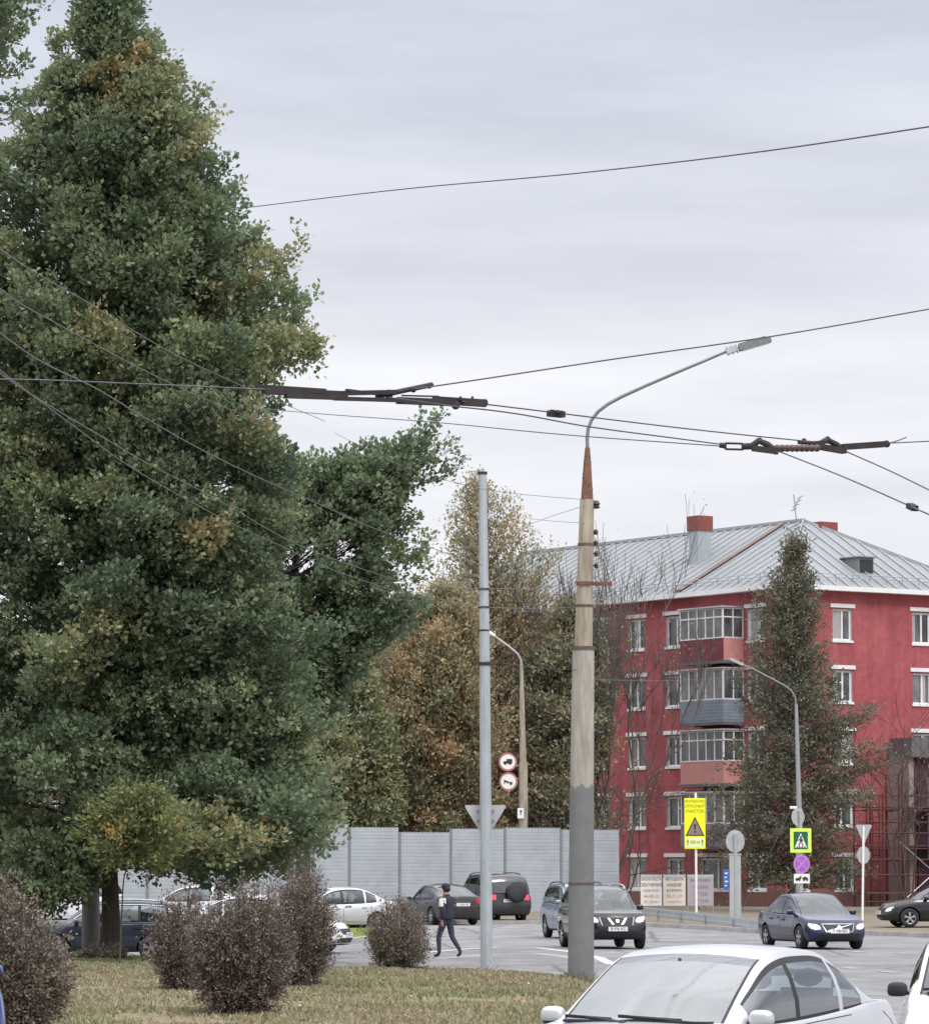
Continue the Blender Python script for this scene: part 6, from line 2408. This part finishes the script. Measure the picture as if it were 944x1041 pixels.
    if front == 'vee':
        for sd in (-1, 1):
            decal('emblem_bar', [(sd * .10, gz_ - .13), (sd * .145, gz_ - .13), (sd * .27, gz_ + .04), (sd * .215, gz_ + .04)], 'x', 1, M['chrome'], .015, gp_)
        decal('emblem', [(.042 * math.cos(t), gz_ - .04 + .042 * math.sin(t)) for t in np.linspace(0, 6.28, 15)[:-1]], 'x', 1, M['chrome'], .019, gp_, .04)
    def plate(sgn, txt, zc, y_c=0.0):
        h, nrm, *_ = bvh.ray_cast(Vector((sgn * 4, y_c, zc)), Vector((-sgn, 0, 0)))
        xx = (h.x if h else sgn * L / 2)
        f = MB()
        f.box(xx, xx + sgn * .025, y_c - .26, y_c + .26, zc - .057, zc + .057) if sgn > 0 else f.box(xx + sgn * .025, xx, y_c - .26, y_c + .26, zc - .057, zc + .057)
        p_ = f.build('number_plate', M['plate'], root)
        def rot(vv):
            return np.stack([np.full(len(vv), xx + sgn * .029), y_c + sgn * vv[:, 0], zc + vv[:, 2]], 1)
        text_part(txt, .105, M['ink'], p_, 0, 0, 0, sx=.95, rot=rot)
    plate(1, plate_f, S['clear'] + .30)
    zr_ = float(px(top, -L / 2 + .12))
    if rear:
        for sd in (-1, 1):
            decal('tail_light', [(sd * .54, zr_ - .24), (sd * .54, zr_ - .06), (sd * .78, zr_ - .04), (sd * .80, zr_ - .26)], 'x', -1, M['tail_on'] if brake else M[tail])
        plate(-1, plate_r, zr_ - .20 if S['arch'][-1][0] > -1.9 else zr_ - .28)
    # mirrors
    for sd in (-1, 1):
        mx, my, mz = S['arch'][0][0] - .26, sd * (W / 2 * .94 + .065), bz[-1] + .06
        f = MB()
        superell(f, (mx, my, mz), (.062, .095, .064))
        mo = f.build('mirror', mirror_mat or body_mat, root, 180)
        f = MB()
        f.bar((mx + .01, my - sd * .20, mz - .06), (mx, my - sd * .07, mz - .035), .06, .035)
        superell(f, (mx - .004, my, mz - .016), (.061, .092, .056))
        f.build('mirror_mount', M['black'], mo, 180)
    # door gaps and handles
    for sd in (-1, 1):
        for p, q in S['doors']:
            zt_, zb2 = float(px(top, (p + q) / 2)) - .03, S['clear'] + .16
            a0 = min(abs(q - S['ax'][1]), 9)
            outer = [(p, zt_ - .05), (p - .02, zb2), (q + (.34 if q < -.5 else .0), zb2), (q + (.20 if q < -.5 else 0), zb2 + .22), (q, zb2 + .42), (q - .02, zt_)]
            e = np.array(outer)
            cen = e.mean(0)
            d_ = decal('door', e.tolist(), 'y', sd, M['black'], .0015, root, .12)
            decal('door_panel', (cen + (e - cen) * np.array([1 - .022 / (abs(p - q)), .972])).tolist(), 'y', sd, body_mat, .003, d_, .12)
            hx = q + .17
            hh, nn_, *_ = bvh.ray_cast(Vector((hx, sd * 3, zt_ - .12)), Vector((0, -sd, 0)))
            if hh is not None:
                f = MB()
                f.bar((hx - .08, hh.y + sd * .028, zt_ - .12), (hx + .10, hh.y + sd * .028, zt_ - .115), .022, .035)
                f.box(hx - .07, hx - .05, min(hh.y, hh.y + sd * .03), max(hh.y, hh.y + sd * .03), zt_ - .13, zt_ - .11)
                f.box(hx + .07, hx + .09, min(hh.y, hh.y + sd * .03), max(hh.y, hh.y + sd * .03), zt_ - .13, zt_ - .11)
                f.build('door_handle', body_mat if not cladding else M['black'], d_)
        if chrome_trim:
            sel = [i for i in range(len(xs)) if S['win'][-1][1] - .03 <= xs[i] <= S['win'][0][0] + .03]
            f = MB()
            lo_ = [sd_(i, .02, sd) for i in sel]
            hi_ = [sd_(i, .87, sd) for i in sel]
            f.tube([(p[0], p[1] + sd * .012, p[2]) for p in lo_ + hi_[::-1] + lo_[:1]], .014, 5, caps=False)
            f.build('window_trim', M['chrome'], root, 60)
        if rails:
            sel = [i for i in range(len(xs)) if -1.75 < xs[i] < .25]
            f = MB()
            pts = [(xs[i], sd * (ay[i] - .04), az[i] + .065) for i in sel]
            pts = [(pts[0][0] - .05, pts[0][1], pts[0][2] - .06)] + pts + [(pts[-1][0] + .05, pts[-1][1], pts[-1][2] - .06)]
            f.tube(pts, .022, 6)
            f.build('roof_rail', M['galv'] if rails == 'light' else M['black'], root, 60)
    if wipers:
        def on_glass(dx, yy):
            k_ = int(np.argmin(np.abs(xs - (x1 - dx))))
            w_ = yy / ay[k_]
            q_ = tp_(k_, w_)
            return np.array([q_[0] + .012, q_[1], q_[2] + .018])
        for yy, dy in ((.52, -.60), (-.08, -.50)):
            f = MB()
            pa, pb, pc = on_glass(.0, yy), on_glass(.035, yy + dy * .5), on_glass(.06, yy + dy)
            f.tube([pa, pb, pc], [.016, .013, .010], 6)
            pb2 = on_glass(.045, yy + dy * .25)
            f.bar(pb2 - [0, 0, .004], pc + [0, dy * .12, 0.0], .016, .024)
            f.sphere(pa, (.03, .03, .02), 8)
            f.build('wiper', M['black'], root, 60)
        f = MB()
        f.bar((x1 + .05, -.60, bz[-1] + .03), (x1 + .05, .60, bz[-1] + .03), .12, .02)
        f.build('cowl', M['black'], root)
        f = MB()
        f.box(.42, .45, -.11, .11, S['arch'][2][1] - .10, S['arch'][2][1] - .04)
        f.bar((.44, 0, S['arch'][2][1] - .05), (.40, 0, S['arch'][2][1] + .02), .02, .02)
        f.build('rear_view_mirror', M['black'], root)
    return root


def at(px_, Y, dz=0.0):
    p = P(px_, 900, Y)
    return (p[0], Y, float(gz(p[0], Y)) + dz)


PT = dict(silver=paint('silver', (0.52, 0.525, 0.54), .4, .34), white=paint('white', (0.70, 0.70, 0.71), 0.0, .35), black=paint('black', (0.012, 0.012, 0.014), .3, .25),
          navy=paint('dark blue', (0.010, 0.015, 0.055), .4, .28), slate=paint('dark slate blue', (0.022, 0.028, 0.045), .4, .28), ice=paint('pale blue grey', (0.20, 0.24, 0.33), .5, .3),
          bronze=paint('dark bronze', (0.045, 0.038, 0.036), .5, .3), graphite=paint('graphite', (0.05, 0.05, 0.058), .6, .3), blue=paint('blue', (0.045, 0.085, 0.25), .4, .3))

FG = dict(SEDAN, L=4.35, W=1.72,
          arch=[(1.08, .92, .70), (.66, 1.18, .655), (.26, 1.385, .615), (.0, 1.445, .60), (-.4, 1.465, .59), (-.85, 1.43, .585), (-1.25, 1.28, .60), (-1.72, 1.02, .65)],
          top=[(-2.18, .86), (-2.12, .98), (-1.9, 1.04), (-1.55, 1.05), (-1.1, 1.01), (.6, .93), (1.02, .94), (1.25, .91), (1.7, .82), (2.0, .72), (2.14, .62), (2.18, .56)],
          plan=[(-2.18, .84), (-2.0, .93), (-1.4, .985), (0, 1), (1.2, .985), (1.8, .95), (2.18, .84)], ax=(1.33, -1.22))
car('parked_car', 'large silver sedan in front, seen from its front corner with black wipers', 'car', (1.84, 30.6, 0.0), R(241), FG, PT['silver'], wipers=True, glass='glass_bright', plate_f='О 418 ХУ')
car('parked_car', 'white car cut by the right edge, its black mirror behind the silver sedan', 'car', (5.02, 37.6, 0.0), R(262), dict(SEDAN), PT['white'], mirror_mat=M['black'], wipers=True, plate_f='А 204 ЕВ')
car('parked_car', 'bright blue car, only a sloping corner in view before the big left bush', 'car', (-5.32, 37.5, 0.0), R(100), dict(SUV), PT['blue'], tail='black', plate_r='Н 118 КО')
XT = dict(SUV, L=4.45, W=1.77, seats=.45)
car('suv', 'black off-roader with lit headlamps and silver roof rails, coming on beside the thick pole', 'car', at(611, 107.5), R(279.5), XT, PT['black'], lights='full', rails='light', cladding=True, front='vee', plate_f='В 976 КС', spokes=6)
car('estate_car', 'pale blue grey car tucked close behind the black off-roader', 'car', at(590, 121), R(281), dict(SUV, W=1.74), PT['ice'], rails=True, plate_f='С 310 МР')
car('sedan', 'dark blue sedan with lit headlamps and a diagonal bar in its grille', 'car', at(824, 107), R(285), dict(SEDAN, L=4.47, W=1.77), PT['navy'], lights='full', front='diagonal', plate_f='Т 700 ВО')
car('parked_car', 'black car parked on the verge by the scaffold, only its front half in view', 'car', at(958, 133, .13), R(188), dict(SEDAN), PT['black'], plate_f='Р 552 ТА')
PJ = dict(SUV, L=4.75, W=1.88, r=.39, ax=(1.42, -1.32), clear=.28,
          top=[(-2.37, 1.02), (-2.32, 1.13), (-1.9, 1.15), (.6, 1.13), (1.0, 1.13), (1.3, 1.11), (1.9, 1.06), (2.2, .96), (2.34, .84), (2.37, .76)],
          plan=[(-2.37, .94), (-2.0, .98), (-1.3, 1), (1.2, .99), (1.8, .96), (2.37, .88)],
          arch=[(1.02, 1.12, .76), (.72, 1.40, .72), (.45, 1.66, .69), (.2, 1.77, .68), (-.6, 1.83, .67), (-1.5, 1.81, .67), (-2.1, 1.76, .67), (-2.22, 1.55, .69), (-2.31, 1.14, .73)],
          ws=(1.0, .40), rw=(-2.225, -2.305), win=[(.80, .0), (-.08, -.95), (-1.05, -1.98)], pill=[(.0, -.08), (-.95, -1.05)])
pj = car('suv', 'grey off-roader with lit brake lamps and a spare wheel on its tailgate', 'car', at(496, 150), R(110), PJ, PT['graphite'], glass='glass_dark', brake=True, rails=True, plate_r='М 541 ЕН', spokes=6)
f = MB()
f.lathe([(.05, 0), (.36, 0), (.39, -.05), (.39, -.17), (.35, -.21), (.05, -.22)], 26, (-2.36, -.22, 1.18), 'x')
sw = f.build('spare_wheel', M['rubber'], pj, 50)
f = MB()
f.lathe([(.05, -.225), (.30, -.222), (.335, -.19), (.40, -.12)], 26, (-2.36, -.22, 1.18), 'x')
f.build('wheel_cover', PT['graphite'], sw, 40)
BS = dict(SEDAN, L=4.65, W=1.80, arch=[(1.08, .93, .70), (.66, 1.17, .645), (.28, 1.375, .60), (.0, 1.435, .585), (-.4, 1.455, .58), (-.9, 1.42, .575), (-1.4, 1.27, .60), (-2.0, 1.03, .66)], rw=(-1.05, -1.92), win=[(.80, -.02), (-.10, -.90), (-.97, -1.45)],
          top=[(-2.32, .90), (-2.26, 1.02), (-2.0, 1.05), (-1.55, 1.03), (-1.1, .98), (.6, .92), (1.02, .93), (1.25, .90), (1.7, .82), (2.05, .73), (2.25, .64), (2.32, .58)])
car('sedan', 'dark bronze sedan in front of the grey off-roader, its white rear plate towards us', 'car', at(447, 146), R(112), BS, PT['bronze'], plate_r='У 063 АК')
TG_ = dict(SUV, L=4.45, W=1.83, r=.35)
car('crossover', 'dark slate crossover with chrome window trim, standing behind the oak trunk', 'car', (P(108, 900, 113)[0], 113, float(gz(P(108, 900, 113)[0], 113))), R(184), TG_, PT['slate'], chrome_trim=True, rails='light', cladding=True, plate_r='Е 882 ХМ')
car('parked_car', 'white car whose front end pokes out right of the bush clump', 'car', (P(270, 900, 101)[0], 101, -.02), R(-14), dict(SEDAN), PT['white'], plate_f='О 117 СТ')
car('parked_car', 'silver car behind the green island, its roof showing between two bushes', 'car', at(337, 132), R(205), dict(SEDAN), PT['silver'], plate_f='К 430 РО')
car('parked_car', 'silver car in the far row, seen over the rear of the slate crossover', 'car', at(195, 139), R(170), dict(SEDAN), PT['silver'], plate_f='Н 625 УА')
car('parked_car', 'white car in the far row, seen left of the oak trunk', 'car', at(62, 141), R(175), dict(SUV), PT['white'], plate_f='А 093 МС')

# ------------------------------------------------------------------ person
def skin(chains, name):
    """chains: list of (points, radii), each starts on a point of an earlier chain when its first entry is an int"""
    vs_, es, rs = [], [], []
    for start, pts, rad in chains:
        prev = start
        for p, r in zip(pts, rad):
            vs_.append(p); rs.append(r)
            k = len(vs_) - 1
            if prev is not None:
                es.append((prev, k))
            prev = k
    me = bpy.data.meshes.new(name)
    me.from_pydata(vs_, es, [])
    o = link(bpy.data.objects.new(name, me))
    o.modifiers.new('sk', 'SKIN').use_smooth_shade = True
    for i, r in enumerate(rs):
        rr_ = r if isinstance(r, tuple) else (r, r)
        me.skin_vertices[0].data[i].radius = rr_
    me.skin_vertices[0].data[0].use_root = True
    ss_ = o.modifiers.new('su', 'SUBSURF'); ss_.levels = 2; ss_.render_levels = 2
    out = bpy.data.meshes.new_from_object(o.evaluated_get(bpy.context.evaluated_depsgraph_get()))
    bpy.data.objects.remove(o)
    out.name = name
    return out


M['skin'] = mat('skin', (0.42, 0.24, 0.17), .6, var=.06)
M['trouser'] = mat('dark blue trousers', (0.035, 0.04, 0.065), .9, var=.2, scale=12, bump=.3, bscale=18)
M['jacket'] = mat('navy padded jacket', (0.022, 0.024, 0.04), .75, var=.25, scale=10, bump=.6, bscale=12)
M['reflect'] = mat('pale reflective cloth', (0.55, 0.60, 0.52), .5, var=.1)
M['shoe'] = mat('black shoes', (0.02, 0.02, 0.02), .5, var=.2)
pb_ = G(454, 973.3, 0.004)
man = thing('person', 'man in a dark cap and navy padded jacket with pale shoulder patches, walking', 'person', pb_, R(146))
# local: +x walking direction, y left
c_ = []
def ch(start, pts, rad):
    n0 = sum(len(q[1]) for q in c_)
    c_.append((start, pts, rad))
    return n0
t0 = ch(None, [(0, 0, .93), (.0, 0, 1.05), (.01, 0, 1.20), (.0, 0, 1.36), (.0, 0, 1.46), (.015, 0, 1.53), (.03, 0, 1.60), (.035, 0, 1.67), (.03, 0, 1.735)],
        [(.13, .16), (.12, .15), (.13, .18), (.12, .19), (.07, .09), (.058, .058), (.085, .078), (.098, .082), (.05, .045)])
legs = {}
# left leg forward, right leg back
ch(t0, [(.03, .09, .86), (.10, .10, .66), (.17, .10, .48), (.16, .10, .28), (.15, .10, .09), (.21, .105, .045), (.30, .11, .035)], [.095, .085, .066, .06, .045, .042, .03])
ch(t0, [(-.02, -.09, .86), (-.05, -.10, .66), (-.09, -.10, .48), (-.22, -.10, .30), (-.34, -.10, .13), (-.30, -.10, .055), (-.22, -.105, .035)], [.095, .085, .066, .06, .045, .042, .03])
hands = []
for sd, sw_ in ((1, -.06), (-1, .10)):
    k = ch(t0 + 3, [(0, sd * .19, 1.40), (-.02 + sw_ * .3, sd * .245, 1.24), (-.04 + sw_, sd * .265, 1.10), (.02 + sw_ * 1.5, sd * .262, .98), (.07 + sw_ * 1.8, sd * .25, .87), (.085 + sw_ * 1.9, sd * .248, .82)],
           [.07, .058, .05, .042, .03, (.035, .018)])
    hx = .085 + sw_ * 1.9
    for q in range(4):
        dx = -.028 + q * .019
        ch(k + 5, [(hx + dx, sd * .246, .785 - .004 * abs(q - 1.5)), (hx + dx + .004, sd * .238, .755), (hx + dx + .002, sd * .222, .735)], [.009, .008, .007])
    ch(k + 4, [(hx + .035, sd * .235, .825), (hx + .045, sd * .225, .795)], [.011, .008])
me = skin(c_, 'body')
for m in (M['skin'], M['trouser'], M['shoe']):
    me.materials.append(m)
for f_ in me.polygons:
    z = f_.center.z
    f_.material_index = 2 if z < .085 else (1 if z < 1.0 and abs(f_.center.y) < .215 else 0)
    f_.use_smooth = True
link(bpy.data.objects.new('body', me), man)
# face
f = MB()
for sd in (-1, 1):
    f.sphere((.122, sd * .032, 1.655), (.008, .013, .008), 8)
f.build('eyes', M['ink'], man, 180)
# padded jacket: torso and sleeves as one skin
c_ = []
t0 = ch(None, [(0, 0, .86), (0, 0, .98), (.0, 0, 1.12), (.01, 0, 1.26), (.0, 0, 1.38), (.0, 0, 1.46), (.005, 0, 1.52)], [(.165, .205), (.165, .205), (.16, .205), (.165, .22), (.145, .215), (.10, .12), (.085, .085)])
for sd, sw_ in ((1, -.06), (-1, .10)):
    ch(t0 + 4, [(0, sd * .20, 1.40), (-.02 + sw_ * .3, sd * .262, 1.24), (-.04 + sw_, sd * .285, 1.10), (.02 + sw_ * 1.5, sd * .275, .98), (.065 + sw_ * 1.8, sd * .258, .885)], [.09, .085, .077, .068, .055])
me = skin(c_, 'jacket')
me.materials.append(M['jacket'])
for f_ in me.polygons:
    f_.use_smooth = True
jk = link(bpy.data.objects.new('jacket', me), man)
jb = BVHTree.FromPolygons([v.co for v in me.vertices], [tuple(q.vertices) for q in me.polygons])
for sd in (-1, 1):
    V, F = [], []
    n_ = 9
    for i in range(n_):
        for j in range(n_):
            o_ = Vector((-.02 - .14 * j / (n_ - 1) + .05, sd * .5, 1.22 + .20 * i / (n_ - 1)))
            h, nn_, *_ = jb.ray_cast(o_, Vector((0, -sd, 0)))
            if h is None:
                h, nn_, *_ = jb.find_nearest(o_)
            V.append(tuple(h + Vector((0, sd * .006, 0))))
    for i in range(n_ - 1):
        for j in range(n_ - 1):
            F.append((i * n_ + j, i * n_ + j + 1, (i + 1) * n_ + j + 1, (i + 1) * n_ + j))
    raw_mesh('shoulder_patch', V, F, M['reflect'], jk, smooth=180)
f = MB()
f.sphere((.03, 0, 1.70), (.115, .098, .085), 16)
f.prism([(.10, 1.69), (.20, 1.675), (.20, 1.685), (.10, 1.71)], -.07, .07)
f.build('cap', M['jacket'], man, 50)
f = MB()
f.sphere((.005, 0, 1.645), (.10, .094, .095), 16)
f.build('hair', M['shoe'], man, 180)

# ------------------------------------------------------------------ overhead wires
def wire(name, label, pts, w_mm=14, m='wire', sub=14, group=None):
    """pts: (px, py, Y) along the wire; smooth line through them in the world"""
    W3 = np.array([P(*p) for p in pts])
    if len(W3) > 2:
        t = np.concatenate([[0], np.cumsum(np.linalg.norm(np.diff(W3, axis=0), axis=1))])
        tt = np.linspace(0, t[-1], sub * (len(W3) - 1) + 1)
        W3 = np.stack([hermite(tt, [(a, b) for a, b in zip(t, W3[:, i])])[:, 0] for i in range(3)], 1)
    for end in (0, -1):                        # runs on past the edge of the view
        if pts[end][0] < 0 or pts[end][0] > 944:
            d = W3[end] - W3[1 if end == 0 else -2]
            q = W3[end] + d / np.linalg.norm(d) * 22
            W3 = np.vstack([q[None], W3]) if end == 0 else np.vstack([W3, q[None]])
    c = W3[len(W3) // 2]
    f = MB()
    f.tube(W3 - c, w_mm * (.8 if m == 'wire_light' else .9) / 2000, 6)
    o = f.build(name, M[m], None, 180)
    o.location = tuple(c)
    return tag(o, label, 'wire', group)


GW = 'overhead wires'
wire('overhead_wire', 'topmost wire, crossing open sky from the oak to the upper right', [(225, 214, 96), (270, 208.5, 92), (420, 191, 78), (600, 174.5, 66), (780, 153, 57), (990, 121.5, 48)], 26, group=GW)
wire('overhead_wire', 'wire rising right from the tangled switch, passing just under the large lamp head', [(410, 397, 31), (455, 390.5, 31.2), (620, 365.5, 32), (780, 342.5, 33), (990, 306, 34)], 15, group=GW)
wire('overhead_wire', 'upper trolley wire between the long switch and the right hand insulators', [(470, 408, 31), (560, 419, 32), (700, 436, 34), (770, 443.5, 35), (850, 451.5, 36)], 14, group=GW)
wire('overhead_wire', 'lower trolley wire meeting the frame shaped turnbuckle', [(395, 404, 30.6), (480, 415, 31), (600, 434, 32.5), (690, 446, 34), (735, 452, 35)], 14, group=GW)
wire('overhead_wire', 'thin wire lowest of those leaving the oak towards the turnbuckle', [(250, 414, 60), (330, 421, 52), (450, 430, 44), (600, 444, 38), (733, 453.5, 35)], 13, m='wire', group=GW)
wire('overhead_wire', 'nearly level wire crossing the oak from the edge to the tangled switch', [(-40, 384, 29), (0, 385.5, 29), (140, 390, 29.5), (275, 396, 30)], 13, m='wire_light', group=GW)
wire('overhead_wire', 'wire dropping steeply from the first insulator to the right, lower of two', [(792, 459, 35), (860, 486, 33), (944, 523, 31), (990, 543, 30)], 14, group=GW)
wire('overhead_wire', 'wire dropping from the second insulator to the right, upper of two', [(860, 459, 36), (905, 479, 35), (944, 498, 34), (990, 520, 33)], 14, group=GW)
wire('overhead_wire', 'short level wire leaving the dark insulator bar at the right edge', [(903, 450.5, 36), (944, 448.5, 36), (990, 446, 36)], 13, group=GW)
wire('overhead_wire', 'brightest slanting wire over the oak, falling towards the gap before the autumn trees', [(-40, 308, 34), (0, 338, 36), (110, 402, 46), (220, 465, 56), (330, 515, 66), (400, 544, 73), (490, 575, 78)], 17, m='wire_light', group=GW)
wire('overhead_wire', 'slanting wire over the oak, topmost of the bundle at the left edge', [(-40, 228, 34), (0, 253, 36), (90, 308, 44), (170, 356, 52), (250, 394, 62), (330, 428, 74)], 14, m='wire_light', group=GW)
wire('overhead_wire', 'slanting wire over the oak, second from the top at the left edge', [(-40, 268, 34), (0, 293, 36), (60, 330, 42), (130, 368, 50), (200, 402, 58), (270, 430, 70)], 14, m='wire_light', group=GW)
wire('overhead_wire', 'upper of two sagging wires tied to the slim grey pole', [(-40, 350, 32), (30, 400, 38), (130, 460, 48), (230, 513, 57), (310, 557, 64), (400, 589, 71), (450, 596.5, 75), (491, 599, 78)], 15, m='wire_light', group=GW)
wire('overhead_wire', 'lower of two sagging wires tied to the slim grey pole', [(-40, 345, 30), (20, 392, 36), (100, 452, 46), (190, 508, 55), (270, 548, 62), (340, 580, 67), (420, 606, 73), (491, 617.5, 78)], 15, m='wire_light', group=GW)
wire('overhead_wire', 'short wire stub running right from the slim pole into the reddish tree top', [(491, 599, 78), (545, 597, 130), (575, 590, 178)], 20, m='wire_light', group=GW)
wire('overhead_wire', 'short lower wire running right from the slim pole to the building', [(491, 617.5, 78), (550, 618.5, 120), (604, 616, 183)], 20, m='wire_light', group=GW)
wire('overhead_wire', 'thin wire from the oak to the top insulator of the thick pole', [(340, 440, 92), (400, 470, 86), (460, 490, 80), (530, 502.5, 74), (594, 508, 71.6)], 13, m='wire_light', group=GW)
wire('overhead_wire', 'thin wire from the autumn tree up to the thick pole, below its top insulator', [(500, 520, 110), (545, 528, 90), (594, 532, 71.6)], 13, m='wire_light', group=GW)
wire('overhead_wire', 'thin slanting wire crossing another just left of the thick pole', [(530, 536, 110), (560, 525, 90), (594, 514, 71.6)], 13, m='wire_light', group=GW)
wire('overhead_wire', 'faint thin wire across the red front at the height of the fourth floor', [(600, 691, 73), (680, 692, 110), (758, 688, 158)], 16, m='wire_light', group=GW)
wire('overhead_wire', 'faint thin wire sagging between the slim pole and the thick pole', [(494, 672, 78), (545, 679, 75), (586, 681, 71.6)], 12, m='wire', group=GW)


def rods(name, label, cat, parts_, Y=None):
    """trolley wire fittings: list of (part name, material, [ (kind, args) ])"""
    a = parts_[0][2][0][1][0]
    c = P(*a)
    root = thing(name, label, cat, c)
    for pn, m, items in parts_:
        f = MB()
        for kind, pts, w in items:
            q = [P(*p) - c for p in pts]
            if kind == 'bar':
                f.bar(q[0], q[1], w * 1.3, w, up=(0, 0, 1))
            elif kind == 'tube':
                f.tube(q, w / 2, 8)
            elif kind == 'ball':
                f.sphere(q[0], w / 2, 10)
        f.build(pn, M[m], root, 50)
    return root


s30 = 31 / FPX
rods('trolley_wire_switch', 'long tangled dark trolley switch hanging across the right edge of the oak', 'wire fitting', [
    ('frame_bar', 'dark_fit', [('bar', [(268, 397, 30), (345, 401, 30.4)], .05), ('bar', [(262, 393.5, 30), (330, 398, 30.3)], .04), ('bar', [(290, 402, 30.1), (352, 404, 30.4)], .04)]),
    ('frame_bar', 'dark_fit', [('bar', [(335, 400, 30.4), (402, 398.5, 30.9)], .035), ('bar', [(340, 405, 30.4), (410, 407, 30.9)], .03), ('bar', [(352, 396.5, 30.5), (395, 402, 30.9)], .02)]),
    ('rope_clamp', 'dark_fit', [('tube', [(383, 403, 30.8), (410, 397, 31), (439, 391, 31.2)], .042), ('ball', [(395, 400.5, 30.9)], .075), ('ball', [(420, 396, 31)], .05), ('ball', [(436, 392, 31.2)], .05)]),
    ('insulator_bar', 'dark_fit', [('bar', [(403, 407, 30.9), (462, 409.5, 31)], .05), ('bar', [(440, 406.5, 31), (494, 410, 31.1)], .055), ('ball', [(463, 412, 31)], .07), ('ball', [(492, 409.5, 31.1)], .065)]),
    ('bolt', 'dark_fit', [('bar', [(468, 403, 31), (468, 407, 31)], .02), ('bar', [(480, 403, 31.05), (480, 407, 31.05)], .02), ('bar', [(408, 402, 30.9), (446, 403, 31)], .012)]),
])
rods('wire_clamp', 'small dark clamp with three teeth on the upper trolley wire above the slim pole', 'wire fitting', [
    ('clamp', 'dark_fit', [('bar', [(558, 420, 32), (572, 421.5, 32.1)], .05)]),
    ('bolt', 'dark_fit', [('bar', [(561, 416.5, 32), (561, 419, 32)], .03), ('bar', [(566, 417, 32), (566, 420, 32)], .03), ('bar', [(570, 417.5, 32), (570, 420, 32)], .03)]),
])
rods('wire_insulator', 'left of the two hanging insulators, with a frame shaped turnbuckle', 'wire fitting', [
    ('turnbuckle', 'dark_fit', [('tube', [(731, 452.5, 35), (737, 453, 35)], .05), ('tube', [(737, 450.5, 35), (755, 451, 35)], .02), ('tube', [(737, 456.5, 35), (755, 457, 35)], .02), ('tube', [(737, 450.5, 35), (737, 456.5, 35)], .025), ('tube', [(755, 451, 35), (755, 457, 35)], .03)]),
    ('insulator_body', 'dark_fit', [('tube', [(754, 454, 35), (764, 453.5, 35)], .06), ('tube', [(762, 455, 35), (771, 448, 35), (780, 452, 35), (790, 460, 35)], .06), ('bar', [(764, 455.5, 35), (791, 459, 35)], .05), ('ball', [(772, 447, 35)], .045)]),
    ('ribbed_bar', 'porcelain', [('tube', [(784, 455.5, 35), (830, 456, 35.6)], .045)] + [('ball', [(790 + i * 5, 455.6, 35 + i * .075)], .07) for i in range(9)]),
])
rods('wire_insulator', 'right of the two hanging insulators, ending in a long dark bar with a loose strand', 'wire fitting', [
    ('insulator_body', 'dark_fit', [('tube', [(812, 449.5, 35.5), (828, 450.5, 35.7)], .04), ('bar', [(823, 453, 35.7), (834, 452, 35.8)], .075), ('tube', [(830, 453, 35.8), (840, 447, 35.9), (850, 452, 36), (858, 459, 36)], .06), ('bar', [(832, 454, 35.8), (858, 458.5, 36)], .05), ('ball', [(841, 446, 35.9)], .05), ('ball', [(817, 448, 35.6)], .05)]),
    ('insulator_bar', 'dark_fit', [('bar', [(855, 454.5, 36), (899, 451.5, 36.2)], .055), ('ball', [(901, 451.3, 36.2)], .07)]),
    ('loose_strand', 'wire_light', [('tube', [(902, 451, 36.2), (912, 448, 36.3), (921, 444.5, 36.4)], .012)]),
])
rods('wire_clamp', 'small dark clamp on the lowest wire at the right edge', 'wire fitting', [
    ('clamp', 'dark_fit', [('bar', [(924, 514, 31.5), (930, 517, 31.4)], .045), ('ball', [(927, 514.5, 31.45)], .045)])])
